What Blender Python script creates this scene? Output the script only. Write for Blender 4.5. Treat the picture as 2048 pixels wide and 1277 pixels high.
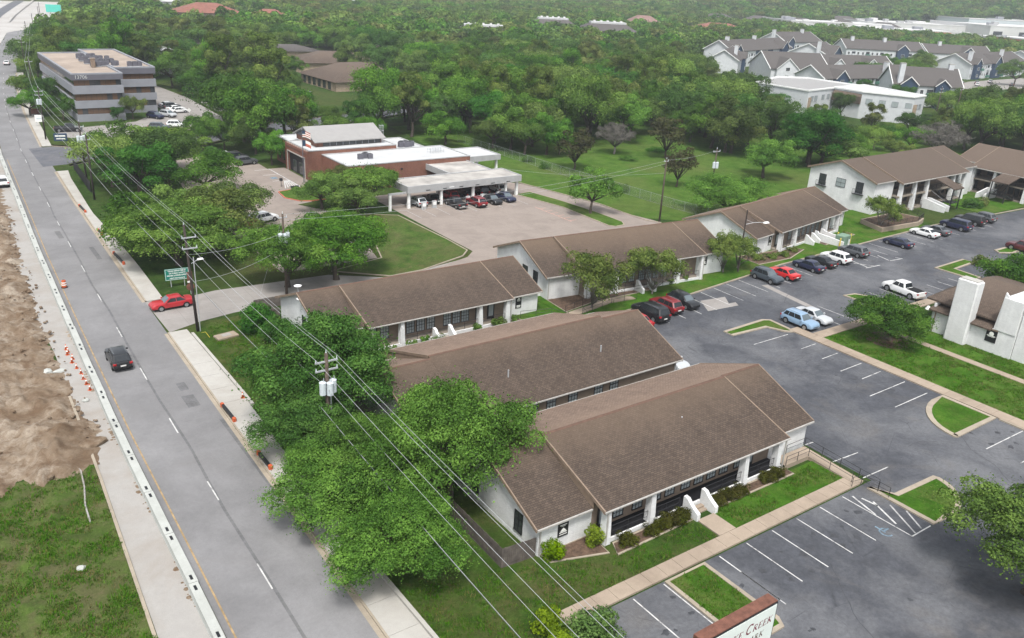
import bpy, bmesh, math, random
from mathutils import Vector, Matrix
R = math.radians
rnd = random.Random(7)
S = bpy.context.scene
for o in list(bpy.data.objects): bpy.data.objects.remove(o)
COL = S.collection

# ------------------------------------------------------------ camera, sky, sun, exposure
HC = 38.5
FPX = 1690.2
PITCH, ROLL, HEAD = 0.38741, 0.05405, 0.63372
def _axes():
    cp, sp = math.cos(PITCH), math.sin(PITCH)
    f = Vector((0, cp, -sp)); r = Vector((1, 0, 0)); u = Vector((0, sp, cp))
    cr, sr = math.cos(ROLL), math.sin(ROLL)
    r2 = r*cr + u*sr; u2 = -r*sr + u*cr
    c, s = math.cos(HEAD), math.sin(HEAD)
    w = lambda v: Vector((v[0]*c + v[1]*s, -v[0]*s + v[1]*c, v[2]))
    return w(r2), w(u2), w(f)
RW, UW, FW = _axes()
cam = bpy.data.cameras.new('camera'); camo = bpy.data.objects.new('camera', cam); COL.objects.link(camo)
m = Matrix.Identity(4)
for i in range(3): m[i][0] = RW[i]; m[i][1] = UW[i]; m[i][2] = -FW[i]
m[2][3] = HC
camo.matrix_world = m
cam.sensor_width = 36.0; cam.lens = 36.0*FPX/2048.0
cam.clip_start = 0.5; cam.clip_end = 12000
S.camera = camo
S.render.resolution_x, S.render.resolution_y = 1024, 638

SUN_EL, SUN_AZ = R(62), R(215)     # light comes mostly from high up, a little from behind and left of the lot
W = bpy.data.worlds.new('World'); S.world = W; W.use_nodes = True
nt = W.node_tree; nt.nodes.clear()
out = nt.nodes.new('ShaderNodeOutputWorld'); bg = nt.nodes.new('ShaderNodeBackground')
sky = nt.nodes.new('ShaderNodeTexSky'); sky.sky_type = 'NISHITA'; sky.sun_disc = False
sky.sun_elevation = SUN_EL; sky.sun_rotation = SUN_AZ; sky.air_density = 1.2; sky.dust_density = 4.0; sky.ozone_density = 1.0
hs = nt.nodes.new('ShaderNodeHueSaturation'); hs.inputs['Saturation'].default_value = 0.30
nt.links.new(sky.outputs[0], hs.inputs['Color']); nt.links.new(hs.outputs[0], bg.inputs['Color'])
bg.inputs['Strength'].default_value = 0.096
nt.links.new(bg.outputs[0], out.inputs[0])
sl = bpy.data.lights.new('sun', 'SUN'); sl.energy = 1.5; sl.angle = R(11); sl.color = (1.0, 0.965, 0.91)
so = bpy.data.objects.new('sun', sl); COL.objects.link(so)
# sun_rotation is measured clockwise from +Y seen from above
sd = Vector((math.sin(SUN_AZ)*math.cos(SUN_EL), math.cos(SUN_AZ)*math.cos(SUN_EL), math.sin(SUN_EL)))
so.rotation_euler = sd.to_track_quat('Z', 'Y').to_euler(); so.location = (0, 0, 120)
S.view_settings.view_transform = 'Standard'; S.view_settings.look = 'None'; S.view_settings.gamma = 1.0
S.view_settings.exposure = 1.30
S.render.engine = 'CYCLES'
S.cycles.max_bounces = 6; S.cycles.diffuse_bounces = 3; S.cycles.transparent_max_bounces = 8; S.cycles.volume_bounces = 0

# ------------------------------------------------------------ materials
MATS = {}
class NT:
    """tiny node-tree helper"""
    def __init__(s, name):
        s.m = bpy.data.materials.new(name); s.m.use_nodes = True
        s.t = s.m.node_tree; s.n = s.t.nodes; s.l = s.t.links
        s.b = s.n['Principled BSDF']
        s.co = None
    def new(s, t, **kw):
        n = s.n.new(t)
        for k, v in kw.items(): setattr(n, k, v)
        return n
    def link(s, a, b): s.l.new(a, b)
    def coord(s, kind='world'):
        if kind == 'world':
            g = s.new('ShaderNodeNewGeometry'); return g.outputs['Position']
        return s.new('ShaderNodeTexCoord').outputs['Object']
    def noise(s, vec, scale, detail=3, rough=.55, dist=0):
        n = s.new('ShaderNodeTexNoise'); n.inputs['Scale'].default_value = scale; n.inputs['Detail'].default_value = detail
        n.inputs['Roughness'].default_value = rough; n.inputs['Distortion'].default_value = dist
        s.link(vec, n.inputs['Vector']); return n.outputs['Fac']
    def ramp(s, fac, stops):
        n = s.new('ShaderNodeValToRGB'); e = n.color_ramp.elements
        while len(e) < len(stops): e.new(.5)
        for i, (p, c) in enumerate(stops):
            e[i].position = p; e[i].color = (c[0], c[1], c[2], 1) if hasattr(c, '__len__') else (c, c, c, 1)
        s.link(fac, n.inputs[0]); return n.outputs[0]
    def mix(s, fac, a, b, mode='MIX'):
        n = s.new('ShaderNodeMix'); n.data_type = 'RGBA'; n.blend_type = mode
        for sock, v in ((n.inputs[0], fac), (n.inputs[6], a), (n.inputs[7], b)):
            if hasattr(v, 'is_linked'): s.link(v, sock)
            elif hasattr(v, '__len__'): sock.default_value = (v[0], v[1], v[2], 1)
            else: sock.default_value = v
        return n.outputs[2]
    def math(s, op, a, b=None):
        n = s.new('ShaderNodeMath'); n.operation = op
        for sock, v in ((n.inputs[0], a), (n.inputs[1], b)):
            if v is None: continue
            if hasattr(v, 'is_linked'): s.link(v, sock)
            else: sock.default_value = v
        return n.outputs[0]
    def map(s, vec, scale=(1,1,1), rot=(0,0,0), loc=(0,0,0)):
        n = s.new('ShaderNodeMapping'); n.inputs['Scale'].default_value = scale; n.inputs['Rotation'].default_value = rot
        n.inputs['Location'].default_value = loc
        s.link(vec, n.inputs['Vector']); return n.outputs[0]
    def bump(s, h, strength=.3, dist=.05):
        n = s.new('ShaderNodeBump'); n.inputs['Strength'].default_value = strength; n.inputs['Distance'].default_value = dist
        s.link(h, n.inputs['Height']); s.link(n.outputs[0], s.b.inputs['Normal'])
    def col(s, c): s.link(c, s.b.inputs['Base Color'])
    def done(s, rough=.8, spec=.3, metal=0):
        s.b.inputs['Roughness'].default_value = rough; s.b.inputs['Specular IOR Level'].default_value = spec
        s.b.inputs['Metallic'].default_value = metal
        MATS[s.m.name] = s.m; return s.m

def plain(name, c, rough=.7, var=.18, scale=3.0, spec=.3, metal=0, coords='world', bump=0):
    t = NT(name); v = t.coord(coords); n = t.noise(v, scale, 4, .6)
    lo = [x*(1-var) for x in c]; hi = [min(1, x*(1+var)) for x in c]
    t.col(t.ramp(n, [(.3, lo), (.7, hi)]))
    if bump: t.bump(n, bump, .03)
    return t.done(rough, spec, metal)

def paint(name, c, rough=.3, coat=.45):
    t = NT(name); t.b.inputs['Base Color'].default_value = (*c, 1)
    v = t.coord('object'); n = t.noise(v, 2.5, 3)
    t.col(t.mix(n, [x*.93 for x in c], [min(1, x*1.05 + .002) for x in c]))
    t.b.inputs['Coat Weight'].default_value = coat; t.b.inputs['Coat Roughness'].default_value = .06
    return t.done(rough, .5)

def glass_mat(name, c, rough=.08):
    t = NT(name); v = t.coord(); n = t.noise(v, .7, 2)
    t.col(t.mix(n, [x*.75 for x in c], [x*1.2 for x in c]))
    return t.done(rough, .5)

def m_asphalt(name, c, wash, warm, crack=True, k=1.0):
    t = NT(name); v = t.coord()
    n1 = t.noise(v, .085, 8, .68, .35); n2 = t.noise(v, .55, 8, .72, .15); n3 = t.noise(v, 3.2, 5, .72); n4 = t.noise(v, 30, 2, .7)
    base = t.mix(t.ramp(n2, [(.3, 0), (.7, 1)]), [x*(1-.30*k) for x in c], [x*(1+.28*k) for x in c])
    col = t.mix(t.ramp(n1, [(.44, 0), (.62, 1)]), base, wash)
    n5 = t.noise(t.map(v, (1,1,1), loc=(41, 9, 0)), .16, 5, .65, .8)
    col = t.mix(t.ramp(n5, [(.55, 0), (.75, .55)]), col, warm)
    col = t.mix(t.ramp(n3, [(.30, 1-.28*k), (.68, 1+.06*k)]), (0,0,0), col)
    col = t.mix(.35, col, t.mix(n4, (0,0,0), t.mix(1.0, col, (1.9,1.9,1.9), 'MULTIPLY')))
    if crack:
        vo = t.new('ShaderNodeTexVoronoi'); vo.feature = 'DISTANCE_TO_EDGE'; vo.inputs['Scale'].default_value = .16
        dv = t.mix(.12, v, t.new('ShaderNodeTexNoise').outputs['Color'], 'ADD')
        t.link(dv, vo.inputs['Vector'])
        cr = t.ramp(vo.outputs['Distance'], [(.0, 1), (.006, 0)])
        gate = t.ramp(n2, [(.44, 0), (.58, .7)])
        col = t.mix(t.mix(1.0, cr, gate, 'MULTIPLY'), col, [x*.45 for x in c])
    t.col(col); t.bump(n4, .25, .02)
    return t.done(.85, .3)

def m_concrete(name, c, stain, joint=0, sc=.5, bump=.15, rot=0):
    t = NT(name); v = t.coord()
    n1 = t.noise(v, sc*.35, 5, .65, .6); n2 = t.noise(v, sc*3, 5, .65); n3 = t.noise(v, 22, 2, .6)
    col = t.mix(n2, [x*.85 for x in c], [min(1, x*1.12) for x in c])
    col = t.mix(t.ramp(n1, [(.42, 0), (.72, .8)]), col, stain)
    col = t.mix(t.ramp(n3, [(.3, .86), (.6, 1.0)]), (0,0,0), col)
    if joint:
        br = t.new('ShaderNodeTexBrick'); br.offset = 0; br.inputs['Scale'].default_value = 1
        br.inputs['Brick Width'].default_value = joint; br.inputs['Row Height'].default_value = joint
        br.inputs['Mortar Size'].default_value = .03; br.inputs['Mortar Smooth'].default_value = .3
        t.link(t.map(v, rot=(0,0,rot)), br.inputs['Vector'])
        col = t.mix(t.math('MULTIPLY', br.outputs['Fac'], .45), col, [x*.45 for x in c])
    t.col(col); t.bump(n3, bump, .01)
    return t.done(.88, .25)

def m_grass(name, cols, dry=.35, big=.03, drycol=(.17,.14,.06)):
    """cols: dark, mid, light"""
    t = NT(name); v = t.coord()
    n1 = t.noise(v, big, 5, .62, .8); n2 = t.noise(v, .45, 5, .65, .3); n3 = t.noise(v, 5, 4, .7); n4 = t.noise(t.map(v, (1,1,.2)), 30, 2, .7)
    c = t.ramp(n2, [(.33, cols[0]), (.5, cols[1]), (.67, cols[2])])
    n5 = t.noise(v, 1.3, 6, .7, .2)
    c = t.mix(t.ramp(n5, [(.52, 0), (.70, min(.8, dry*1.3))]), c, drycol)
    c = t.mix(t.ramp(n1, [(.48-dry*.1, 0), (.70, min(.9, dry*1.6))]), c, drycol)
    c = t.mix(t.ramp(n3, [(.3, .55), (.7, 0)]), c, [x*.45 for x in cols[0]])
    c = t.mix(t.ramp(n4, [(.35, .5), (.6, 0)]), c, [x*.5 for x in cols[0]])
    t.col(c)
    h = t.math('ADD', t.math('MULTIPLY', n3, .7), n4)
    t.bump(h, .8, .12)
    return t.done(.95, .03)

def m_shingle(name, a, b, tint, coords='object', row=.14):
    """asphalt shingles: courses run along local x, pieces about 0.3 m; tint = colour blended in towards the ridge (object z)"""
    t = NT(name); tc = t.new('ShaderNodeTexCoord'); v = tc.outputs['Object']
    sx = t.new('ShaderNodeSeparateXYZ'); t.link(v, sx.inputs[0])
    cb = t.new('ShaderNodeCombineXYZ'); t.link(sx.outputs[0], cb.inputs[0])
    t.link(t.math('MULTIPLY', sx.outputs[1], 1.07), cb.inputs[1])
    br = t.new('ShaderNodeTexBrick'); br.inputs['Scale'].default_value = 1
    br.inputs['Brick Width'].default_value = .34; br.inputs['Row Height'].default_value = row*1.25
    br.inputs['Mortar Size'].default_value = .018; br.inputs['Mortar Smooth'].default_value = .6
    br.inputs['Color1'].default_value = (.0,.0,.0,1); br.inputs['Color2'].default_value = (1,1,1,1); br.inputs['Mortar'].default_value = (.3,.3,.3,1)
    t.link(cb.outputs[0], br.inputs['Vector'])
    n1 = t.noise(v, .22, 5, .65, .5); n2 = t.noise(t.map(v, (1.4, .16, .3)), 1.0, 5, .7, .3); n3 = t.noise(v, 9, 3, .7)
    base = t.mix(n1, a, b)
    base = t.mix(.36, base, t.mix(1, base, t.mix(br.outputs['Color'], (.48,.48,.50), (1.6,1.55,1.5)), 'MULTIPLY'))
    base = t.mix(t.math('MULTIPLY', br.outputs['Fac'], .85), base, [x*.30 for x in a])
    base = t.mix(t.ramp(n2, [(.36, .30), (.60, 0)]), base, [x*.50 for x in a])
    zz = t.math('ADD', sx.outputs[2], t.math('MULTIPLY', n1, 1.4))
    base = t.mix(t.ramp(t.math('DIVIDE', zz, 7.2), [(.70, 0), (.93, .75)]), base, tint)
    base = t.mix(t.ramp(n3, [(.3, .78), (.65, 1)]), (0,0,0), base)
    t.col(base); t.bump(t.math('ADD', br.outputs['Fac'], n3), .35, .02)
    return t.done(.93, .15)

def m_brick(name, a, b, mortar, scale=1.0, bump=.5, soft=.25):
    t = NT(name); tc = t.new('ShaderNodeTexCoord'); v = tc.outputs['Object']
    sx = t.new('ShaderNodeSeparateXYZ'); t.link(v, sx.inputs[0])
    cb = t.new('ShaderNodeCombineXYZ')
    t.link(t.math('ADD', sx.outputs[0], sx.outputs[1]), cb.inputs[0]); t.link(sx.outputs[2], cb.inputs[1])
    br = t.new('ShaderNodeTexBrick'); br.inputs['Scale'].default_value = scale
    br.inputs['Brick Width'].default_value = .30; br.inputs['Row Height'].default_value = .10
    br.inputs['Mortar Size'].default_value = .012; br.inputs['Mortar Smooth'].default_value = soft
    br.inputs['Color1'].default_value = (*a, 1); br.inputs['Color2'].default_value = (*b, 1); br.inputs['Mortar'].default_value = (*mortar, 1)
    t.link(cb.outputs[0], br.inputs['Vector'])
    n = t.noise(v, .6, 5, .65); n2 = t.noise(t.map(v, (2, 2, .3)), 1.5, 4, .6); n3 = t.noise(v, 7, 3, .7)
    c = t.mix(t.ramp(n, [(.3, .82), (.7, 1.0)]), (0,0,0), br.outputs['Color'])
    c = t.mix(t.ramp(n2, [(.42, .16), (.66, 0)]), c, [x*.55 for x in a])
    t.col(c); t.bump(t.math('SUBTRACT', n3, br.outputs['Fac']), bump, .03)
    return t.done(.85, .25)

def m_leaf(name, cols, trans=.24):
    """cols: list of 3 leaf colours; varied per leaf, per clump (island/attribute) and per tree"""
    t = NT(name)
    g = t.new('ShaderNodeNewGeometry'); oi = t.new('ShaderNodeObjectInfo')
    at = t.new('ShaderNodeAttribute'); at.attribute_name = 'clump'
    f = t.math('ADD', t.math('MULTIPLY', g.outputs['Random Per Island'], .38), t.math('MULTIPLY', at.outputs['Fac'], .62))
    c = t.ramp(f, [(.1, cols[0]), (.5, cols[1]), (.9, cols[2])])
    h = t.new('ShaderNodeHueSaturation'); oc = t.new('ShaderNodeSeparateColor'); t.link(oi.outputs['Color'], oc.inputs[0]); rv = t.math('ADD', t.math('MULTIPLY', oc.outputs[1], oi.outputs['Random']), t.math('MULTIPLY', t.math('SUBTRACT', 1.0, oc.outputs[1]), oc.outputs[0])); r2 = t.math('FRACT', t.math('MULTIPLY', rv, 7.31))
    t.link(t.math('ADD', .474, t.math('MULTIPLY', r2, .040)), h.inputs['Hue'])
    t.link(t.math('ADD', .72, t.math('MULTIPLY', rv, .56)), h.inputs['Value'])
    t.link(t.math('ADD', .92, t.math('MULTIPLY', r2, .20)), h.inputs['Saturation'])
    t.link(c, h.inputs['Color'])
    t.col(h.outputs[0])
    t.b.inputs['Roughness'].default_value = .62; t.b.inputs['Specular IOR Level'].default_value = .08
    tr = t.new('ShaderNodeBsdfTranslucent')
    t.link(t.mix(1, h.outputs[0], (1.25,1.35,.6), 'MULTIPLY'), tr.inputs['Color'])
    ms = t.new('ShaderNodeMixShader'); ms.inputs[0].default_value = trans
    o = t.n['Material Output']
    t.link(t.b.outputs[0], ms.inputs[1]); t.link(tr.outputs[0], ms.inputs[2]); t.link(ms.outputs[0], o.inputs['Surface'])
    MATS[name] = t.m; return t.m

# ------------------------------------------------------------ mesh helpers
class MB:
    """collects geometry; build() links it as ONE mesh object"""
    def __init__(s): s.v = []; s.f = []; s.mi = []; s.cur = 0
    def add(s, vs, fs, M=None):
        o = len(s.v)
        s.v += [tuple(M @ Vector(v)) for v in vs] if M else [tuple(v) for v in vs]
        s.f += [tuple(i+o for i in f) for f in fs]; s.mi += [s.cur]*len(fs)
        return s
    def box(s, x0, x1, y0, y1, z0, z1, M=None):
        v = [(x0,y0,z0),(x1,y0,z0),(x1,y1,z0),(x0,y1,z0),(x0,y0,z1),(x1,y0,z1),(x1,y1,z1),(x0,y1,z1)]
        return s.add(v, [(0,3,2,1),(4,5,6,7),(0,1,5,4),(1,2,6,5),(2,3,7,6),(3,0,4,7)], M)
    def bbox(s, x0, x1, y0, y1, z0, z1, b=.03, M=None):
        """box with bevelled vertical and top edges"""
        def ring(i, z): return [(x0+i+ (b if i==0 else 0), y0+i, z), (x1-i-(b if i==0 else 0), y0+i, z), (x1-i, y0+i+(b if i==0 else 0), z), (x1-i, y1-i-(b if i==0 else 0), z), (x1-i-(b if i==0 else 0), y1-i, z), (x0+i+(b if i==0 else 0), y1-i, z), (x0+i, y1-i-(b if i==0 else 0), z), (x0+i, y0+i+(b if i==0 else 0), z)]
        def ring2(i, z): 
            j = i + b
            return [(x0+j,y0+i,z),(x1-j,y0+i,z),(x1-i,y0+j,z),(x1-i,y1-j,z),(x1-j,y1-i,z),(x0+j,y1-i,z),(x0+i,y1-j,z),(x0+i,y0+j,z)]
        rs = [ring2(0, z0), ring2(0, z1-b), ring2(b, z1)]
        return s.loft(rs, M)
    def loft(s, rings, M=None, cap=True, closed=True):
        n = len(rings[0]); v = [p for r in rings for p in r]; f = []
        for k in range(len(rings)-1):
            for i in range(n if closed else n-1):
                j = (i+1) % n
                f.append((k*n+i, k*n+j, (k+1)*n+j, (k+1)*n+i))
        if cap:
            f.append(tuple(reversed(range(n)))); f.append(tuple(range((len(rings)-1)*n, len(rings)*n)))
        return s.add(v, f, M)
    def prism(s, poly, z0, z1, M=None):
        """poly CCW in xy"""
        return s.loft([[(x, y, z0) for x, y in poly], [(x, y, z1) for x, y in poly]], M)
    def sheet(s, poly, z, M=None): return s.add([(x, y, z) for x, y in poly], [tuple(range(len(poly)))], M)
    def quad(s, a, b, c, d, M=None): return s.add([a, b, c, d], [(0,1,2,3)], M)
    def slab(s, a, b, c, d, t, M=None):
        """quad a,b,c,d (CCW from above) thickened downwards by t"""
        lo = [(p[0], p[1], p[2]-t) for p in (a, b, c, d)]
        return s.add([*lo, a, b, c, d], [(0,3,2,1),(4,5,6,7),(0,1,5,4),(1,2,6,5),(2,3,7,6),(3,0,4,7)], M)
    def tube(s, pts, r, n=6, M=None, cap=True):
        pts = [Vector(p) for p in pts]; rings = []
        rr = r if hasattr(r, '__len__') else [r]*len(pts)
        for i, p in enumerate(pts):
            d = (pts[min(i+1, len(pts)-1)] - pts[max(i-1, 0)])
            if d.length < 1e-9: d = Vector((0,0,1))
            d.normalize(); up = Vector((0,0,1)) if abs(d.z) < .95 else Vector((1,0,0))
            u = d.cross(up).normalized(); w = u.cross(d)
            rings.append([tuple(p + (u*math.cos(2*math.pi*k/n) + w*math.sin(2*math.pi*k/n))*rr[i]) for k in range(n)])
        return s.loft(rings, M, cap)
    def cyl(s, x, y, z0, z1, r, n=12, r2=None, M=None):
        r2 = r if r2 is None else r2
        return s.loft([[(x+r*math.cos(2*math.pi*k/n), y+r*math.sin(2*math.pi*k/n), z0) for k in range(n)],
                       [(x+r2*math.cos(2*math.pi*k/n), y+r2*math.sin(2*math.pi*k/n), z1) for k in range(n)]], M)
    def mesh(s, name, mats=None, smooth=False):
        me = bpy.data.meshes.new(name); me.from_pydata(s.v, [], s.f); 
        for m_ in (mats or []): me.materials.append(MATS[m_] if isinstance(m_, str) else m_)
        if s.mi and max(s.mi) > 0: me.polygons.foreach_set('material_index', s.mi)
        if smooth: me.polygons.foreach_set('use_smooth', [True]*len(me.polygons))
        me.update(); return me
    def build(s, name, mat, parent=None, smooth=False, label=None):
        mats = mat if isinstance(mat, (list, tuple)) else [mat]
        o = bpy.data.objects.new(name, s.mesh(name, mats, smooth)); COL.objects.link(o)
        if parent: o.parent = parent
        if label: o['label'] = label
        return o

def thing(name, label, cat, loc=(0,0,0), rz=0, group=None):
    o = bpy.data.objects.new(name, None); COL.objects.link(o); o.empty_display_size = .5
    o.location = loc; o.rotation_euler = (0, 0, rz); return tag(o, label, cat, group)
def tag(o, label, cat, group=None):
    o['label'] = label; o['category'] = cat
    if group: o['group'] = group
    return o
def struct(o, kind='structure'):
    o['kind'] = kind; return o
def inst(name, mesh, parent=None, loc=(0,0,0), rz=0, scale=None):
    o = bpy.data.objects.new(name, mesh); COL.objects.link(o)
    if parent: o.parent = parent
    o.location = loc; o.rotation_euler = (0, 0, rz)
    if scale: o.scale = scale if hasattr(scale, '__len__') else (scale,)*3
    return o
def copy_tree(o, parent=None):
    c = o.copy(); COL.objects.link(c); c.parent = parent
    for ch in o.children: copy_tree(ch, c)
    return c
def text_mesh(txt, size, align='CENTER', shear=0, extrude=.01, space=1.0, bold=0):
    cu = bpy.data.curves.new('t', 'FONT'); cu.body = txt; cu.size = size; cu.align_x = align; cu.align_y = 'CENTER'
    cu.extrude = extrude; cu.shear = shear; cu.space_character = space; cu.resolution_u = 3; cu.offset = bold
    o = bpy.data.objects.new('t', cu); COL.objects.link(o)
    dg = bpy.context.evaluated_depsgraph_get(); dg.update()
    me = bpy.data.meshes.new_from_object(o.evaluated_get(dg))
    bpy.data.objects.remove(o); bpy.data.curves.remove(cu)
    return me
def rect(x0, x1, y0, y1): return [(x0,y0),(x1,y0),(x1,y1),(x0,y1)]
def lerp(a, b, t): return a + (b-a)*t
def interp(tab, y, k):
    if y <= tab[0][0]: return tab[0][k]
    for a, b in zip(tab, tab[1:]):
        if y <= b[0]: return lerp(a[k], b[k], (y-a[0])/(b[0]-a[0]))
    return tab[-1][k]

ORD = ['first','second','third','fourth','fifth','sixth','seventh','eighth','ninth','tenth','eleventh','twelfth','thirteenth','fourteenth','fifteenth','sixteenth','seventeenth','eighteenth','nineteenth','twentieth','twenty-first','twenty-second','twenty-third','twenty-fourth','twenty-fifth','twenty-sixth','twenty-seventh','twenty-eighth','twenty-ninth','thirtieth','thirty-first','thirty-second']
# ------------------------------------------------------------ palette
m_asphalt('lot_asphalt', (.064,.068,.079), (.128,.132,.142), (.130,.122,.116))
m_asphalt('road_asphalt', (.166,.165,.169), (.210,.209,.214), (.175,.17,.17), crack=False, k=.35)
m_asphalt('street_asphalt', (.10,.105,.12), (.14,.14,.15), (.13,.125,.12), crack=False)
m_asphalt('patch_asphalt', (.13,.13,.135), (.15,.15,.15), (.12,.12,.12), crack=False)
m_concrete('walk_concrete', (.385,.375,.35), (.29,.27,.24))
m_concrete('tan_concrete', (.32,.262,.205), (.22,.175,.135), sc=.9)
m_concrete('curb_concrete', (.33,.285,.225), (.22,.19,.15), sc=1.2)
m_concrete('drive_concrete', (.27,.255,.242), (.20,.185,.172), joint=4.5, sc=.8)
m_concrete('lot_concrete', (.255,.218,.192), (.185,.155,.138), joint=4.6, sc=.8)
m_concrete('barrier_concrete', (.40,.415,.395), (.31,.32,.30), sc=1.6)
m_concrete('pale_concrete', (.42,.41,.395), (.30,.275,.25), sc=.1)
m_concrete('shoulder_concrete', (.31,.30,.285), (.25,.22,.19), sc=.5)
m_grass('ground_grass', [(.030,.058,.014), (.046,.095,.020), (.066,.128,.028)], dry=.30)
m_grass('lawn_grass', [(.040,.108,.010), (.064,.168,.015), (.105,.225,.026)], dry=.36, big=.25, drycol=(.19,.18,.07))
m_grass('meadow_grass', [(.052,.118,.018), (.084,.172,.026), (.128,.215,.044)], dry=.30, big=.05, drycol=(.18,.165,.07))
m_grass('rough_grass', [(.062,.088,.026), (.095,.160,.032), (.140,.235,.044)], dry=.60, big=.22, drycol=(.20,.165,.095))
m_grass('front_grass', [(.036,.074,.012), (.060,.120,.020), (.095,.165,.032)], dry=.45, big=.16, drycol=(.15,.12,.06))
m_grass('yard_grass', [(.048,.095,.018), (.078,.145,.028), (.115,.180,.044)], dry=.50, big=.10, drycol=(.19,.150,.085))
def m_dirt():
    t = NT('dirt'); v = t.coord()
    n1 = t.noise(v, .22, 6, .68, 1.2); n2 = t.noise(v, .8, 8, .72, .2); n3 = t.noise(v, 5, 4, .7)
    c = t.ramp(n1, [(.32, (.125,.086,.056)), (.5, (.21,.165,.122)), (.68, (.32,.28,.23))])
    c = t.mix(t.ramp(n2, [(.38, .85), (.54, 0)]), c, (.115,.076,.048))
    c = t.mix(t.ramp(n3, [(.34, .40), (.52, 0)]), c, (.09,.065,.045))
    t.col(c); t.bump(t.math('ADD', n2, n3), .55, .15); t.done(.95, .05)
m_dirt()
plain('oil', (.044,.046,.052), .75, .35, 3)
plain('mulch', (.085,.055,.038), .95, .5, 4, bump=.8)
def m_line():
    t = NT('white_line'); v = t.coord(); n = t.noise(v, 1.1, 7, .75)
    t.col(t.ramp(n, [(.34, (.10,.102,.11)), (.46, (.40,.40,.395)), (.62, (.54,.54,.53))])); t.done(.75, .25)
m_line()
plain('worn_line', (.34,.34,.34), .8, .4, 2.5)
plain('yellow_line', (.29,.205,.105), .75, .35, 1.5)
plain('blue_paint', (.13,.19,.24), .7, .5, 3)
plain('red_paint', (.42,.12,.08), .7, .25, 2)
plain('pink_paint', (.42,.24,.20), .8, .3, 2)
plain('cream_paint', (.62,.56,.36), .7, .2, 2)
SH_A, SH_B, SH_T = (.080,.061,.049), (.102,.080,.066), (.145,.106,.077)
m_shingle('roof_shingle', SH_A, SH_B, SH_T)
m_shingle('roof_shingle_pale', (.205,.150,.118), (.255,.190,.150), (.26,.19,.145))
m_shingle('roof_shingle_warm', (.098,.075,.060), (.135,.105,.086), (.13,.10,.08))
m_shingle('roof_shingle_high', (.088,.067,.054), (.115,.091,.075), (.11,.086,.070))
m_shingle('roof_shingle_grey', (.076,.070,.068), (.100,.092,.089), (.105,.097,.093))
m_brick('white_brick', (.80,.81,.81), (.74,.75,.755), (.66,.675,.685), bump=.7, soft=.5)
m_brick('red_brick', (.185,.072,.048), (.245,.100,.068), (.22,.15,.12), bump=.4)
m_brick('lime_stone', (.42,.33,.24), (.30,.22,.15), (.40,.34,.27), scale=.4)
plain('white_trim', (.72,.73,.72), .6, .06, 2)
plain('tan_siding', (.215,.168,.130), .8, .12, 1.2)
plain('tan_trim', (.20,.150,.112), .7, .18, 2)
plain('dark_trim', (.105,.062,.045), .7, .2, 2)
plain('gutter_white', (.36,.35,.33), .5, .15, 2)
plain('black_metal', (.014,.014,.016), .45, .2, 5, spec=.5)
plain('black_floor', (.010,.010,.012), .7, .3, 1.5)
plain('dark_interior', (.02,.02,.022), .5, .3, 1)
plain('porch_tan', (.23,.20,.165), .85, .15, 1.5)
plain('white_roof', (.44,.45,.455), .7, .10, .35)
plain('dirty_roof', (.34,.325,.305), .85, .32, .30)
plain('tan_roof', (.285,.235,.195), .9, .2, .22)
plain('grey_metal', (.33,.335,.34), .5, .1, 1.2)
plain('grey_roof_metal', (.27,.265,.26), .5, .06, .8)
plain('band_grey', (.225,.235,.26), .75, .08, .6)
plain('band_dark', (.105,.105,.125), .7, .08, .6)
plain('galv', (.42,.44,.46), .45, .12, 4, metal=.3)
plain('pole_wood', (.075,.058,.046), .9, .35, 3)
plain('pole_dark', (.045,.036,.032), .9, .3, 3)
plain('wire', (.36,.375,.39), .4, .05, 1, metal=.2)
plain('wire_dark', (.10,.105,.11), .5, .05, 1)
plain('canister', (.50,.55,.58), .4, .08, 2)
plain('fence_wood', (.105,.090,.080), .9, .3, 2)
plain('chain_link', (.30,.33,.32), .5, .1, 2, metal=.5)
plain('util_green', (.14,.22,.16), .55, .1, 2)
plain('safety_yellow', (.58,.44,.06), .5, .1, 2)
plain('safety_orange', (.44,.090,.032), .55, .2, 3)
plain('sign_green', (.006,.165,.125), .45, .05, 2)
plain('sign_white', (.74,.75,.72), .5, .04, 1)
plain('sign_black', (.012,.013,.015), .4, .1, 2)
plain('sign_rust', (.135,.060,.042), .8, .35, 2)
plain('letter_maroon', (.16,.012,.035), .5, .1, 2)
plain('letter_grey', (.45,.46,.46), .5, .1, 2)
plain('letter_brown', (.10,.06,.045), .5, .1, 2)
plain('mint_face', (.64,.70,.665), .4, .04, 1)
plain('teal_sign', (.10,.55,.46), .5, .05, 1)
plain('bark', (.060,.048,.038), .95, .4, 3, bump=.6)
plain('bark_grey', (.17,.155,.145), .95, .3, 3, bump=.5)
plain('tyre', (.015,.015,.016), .85, .2, 8)
plain('rim', (.36,.37,.38), .3, .1, 8, metal=.7)
plain('under', (.010,.010,.011), .9, .2, 4)
plain('chrome', (.55,.56,.57), .2, .05, 4, metal=.9)
glass_mat('car_glass', (.018,.022,.026), .04)
glass_mat('windshield', (.10,.125,.14), .04)  # lightened base colour stands in for the sky reflected in the windscreen
glass_mat('pane', (.32,.36,.37), .12)  # pale bluish base paints in the reflected sky and the white blinds
glass_mat('pane_dark', (.045,.05,.055), .06)
glass_mat('pane_bronze', (.105,.064,.040), .08)
glass_mat('pane_navy', (.05,.075,.11), .08)
glass_mat('lamp_lens', (.55,.57,.58), .1)
glass_mat('tail_lens', (.33,.012,.016), .15)
plain('plate_white', (.6,.6,.58), .5, .05, 3)
plain('navy_siding', (.028,.052,.095), .8, .1, 1)
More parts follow.
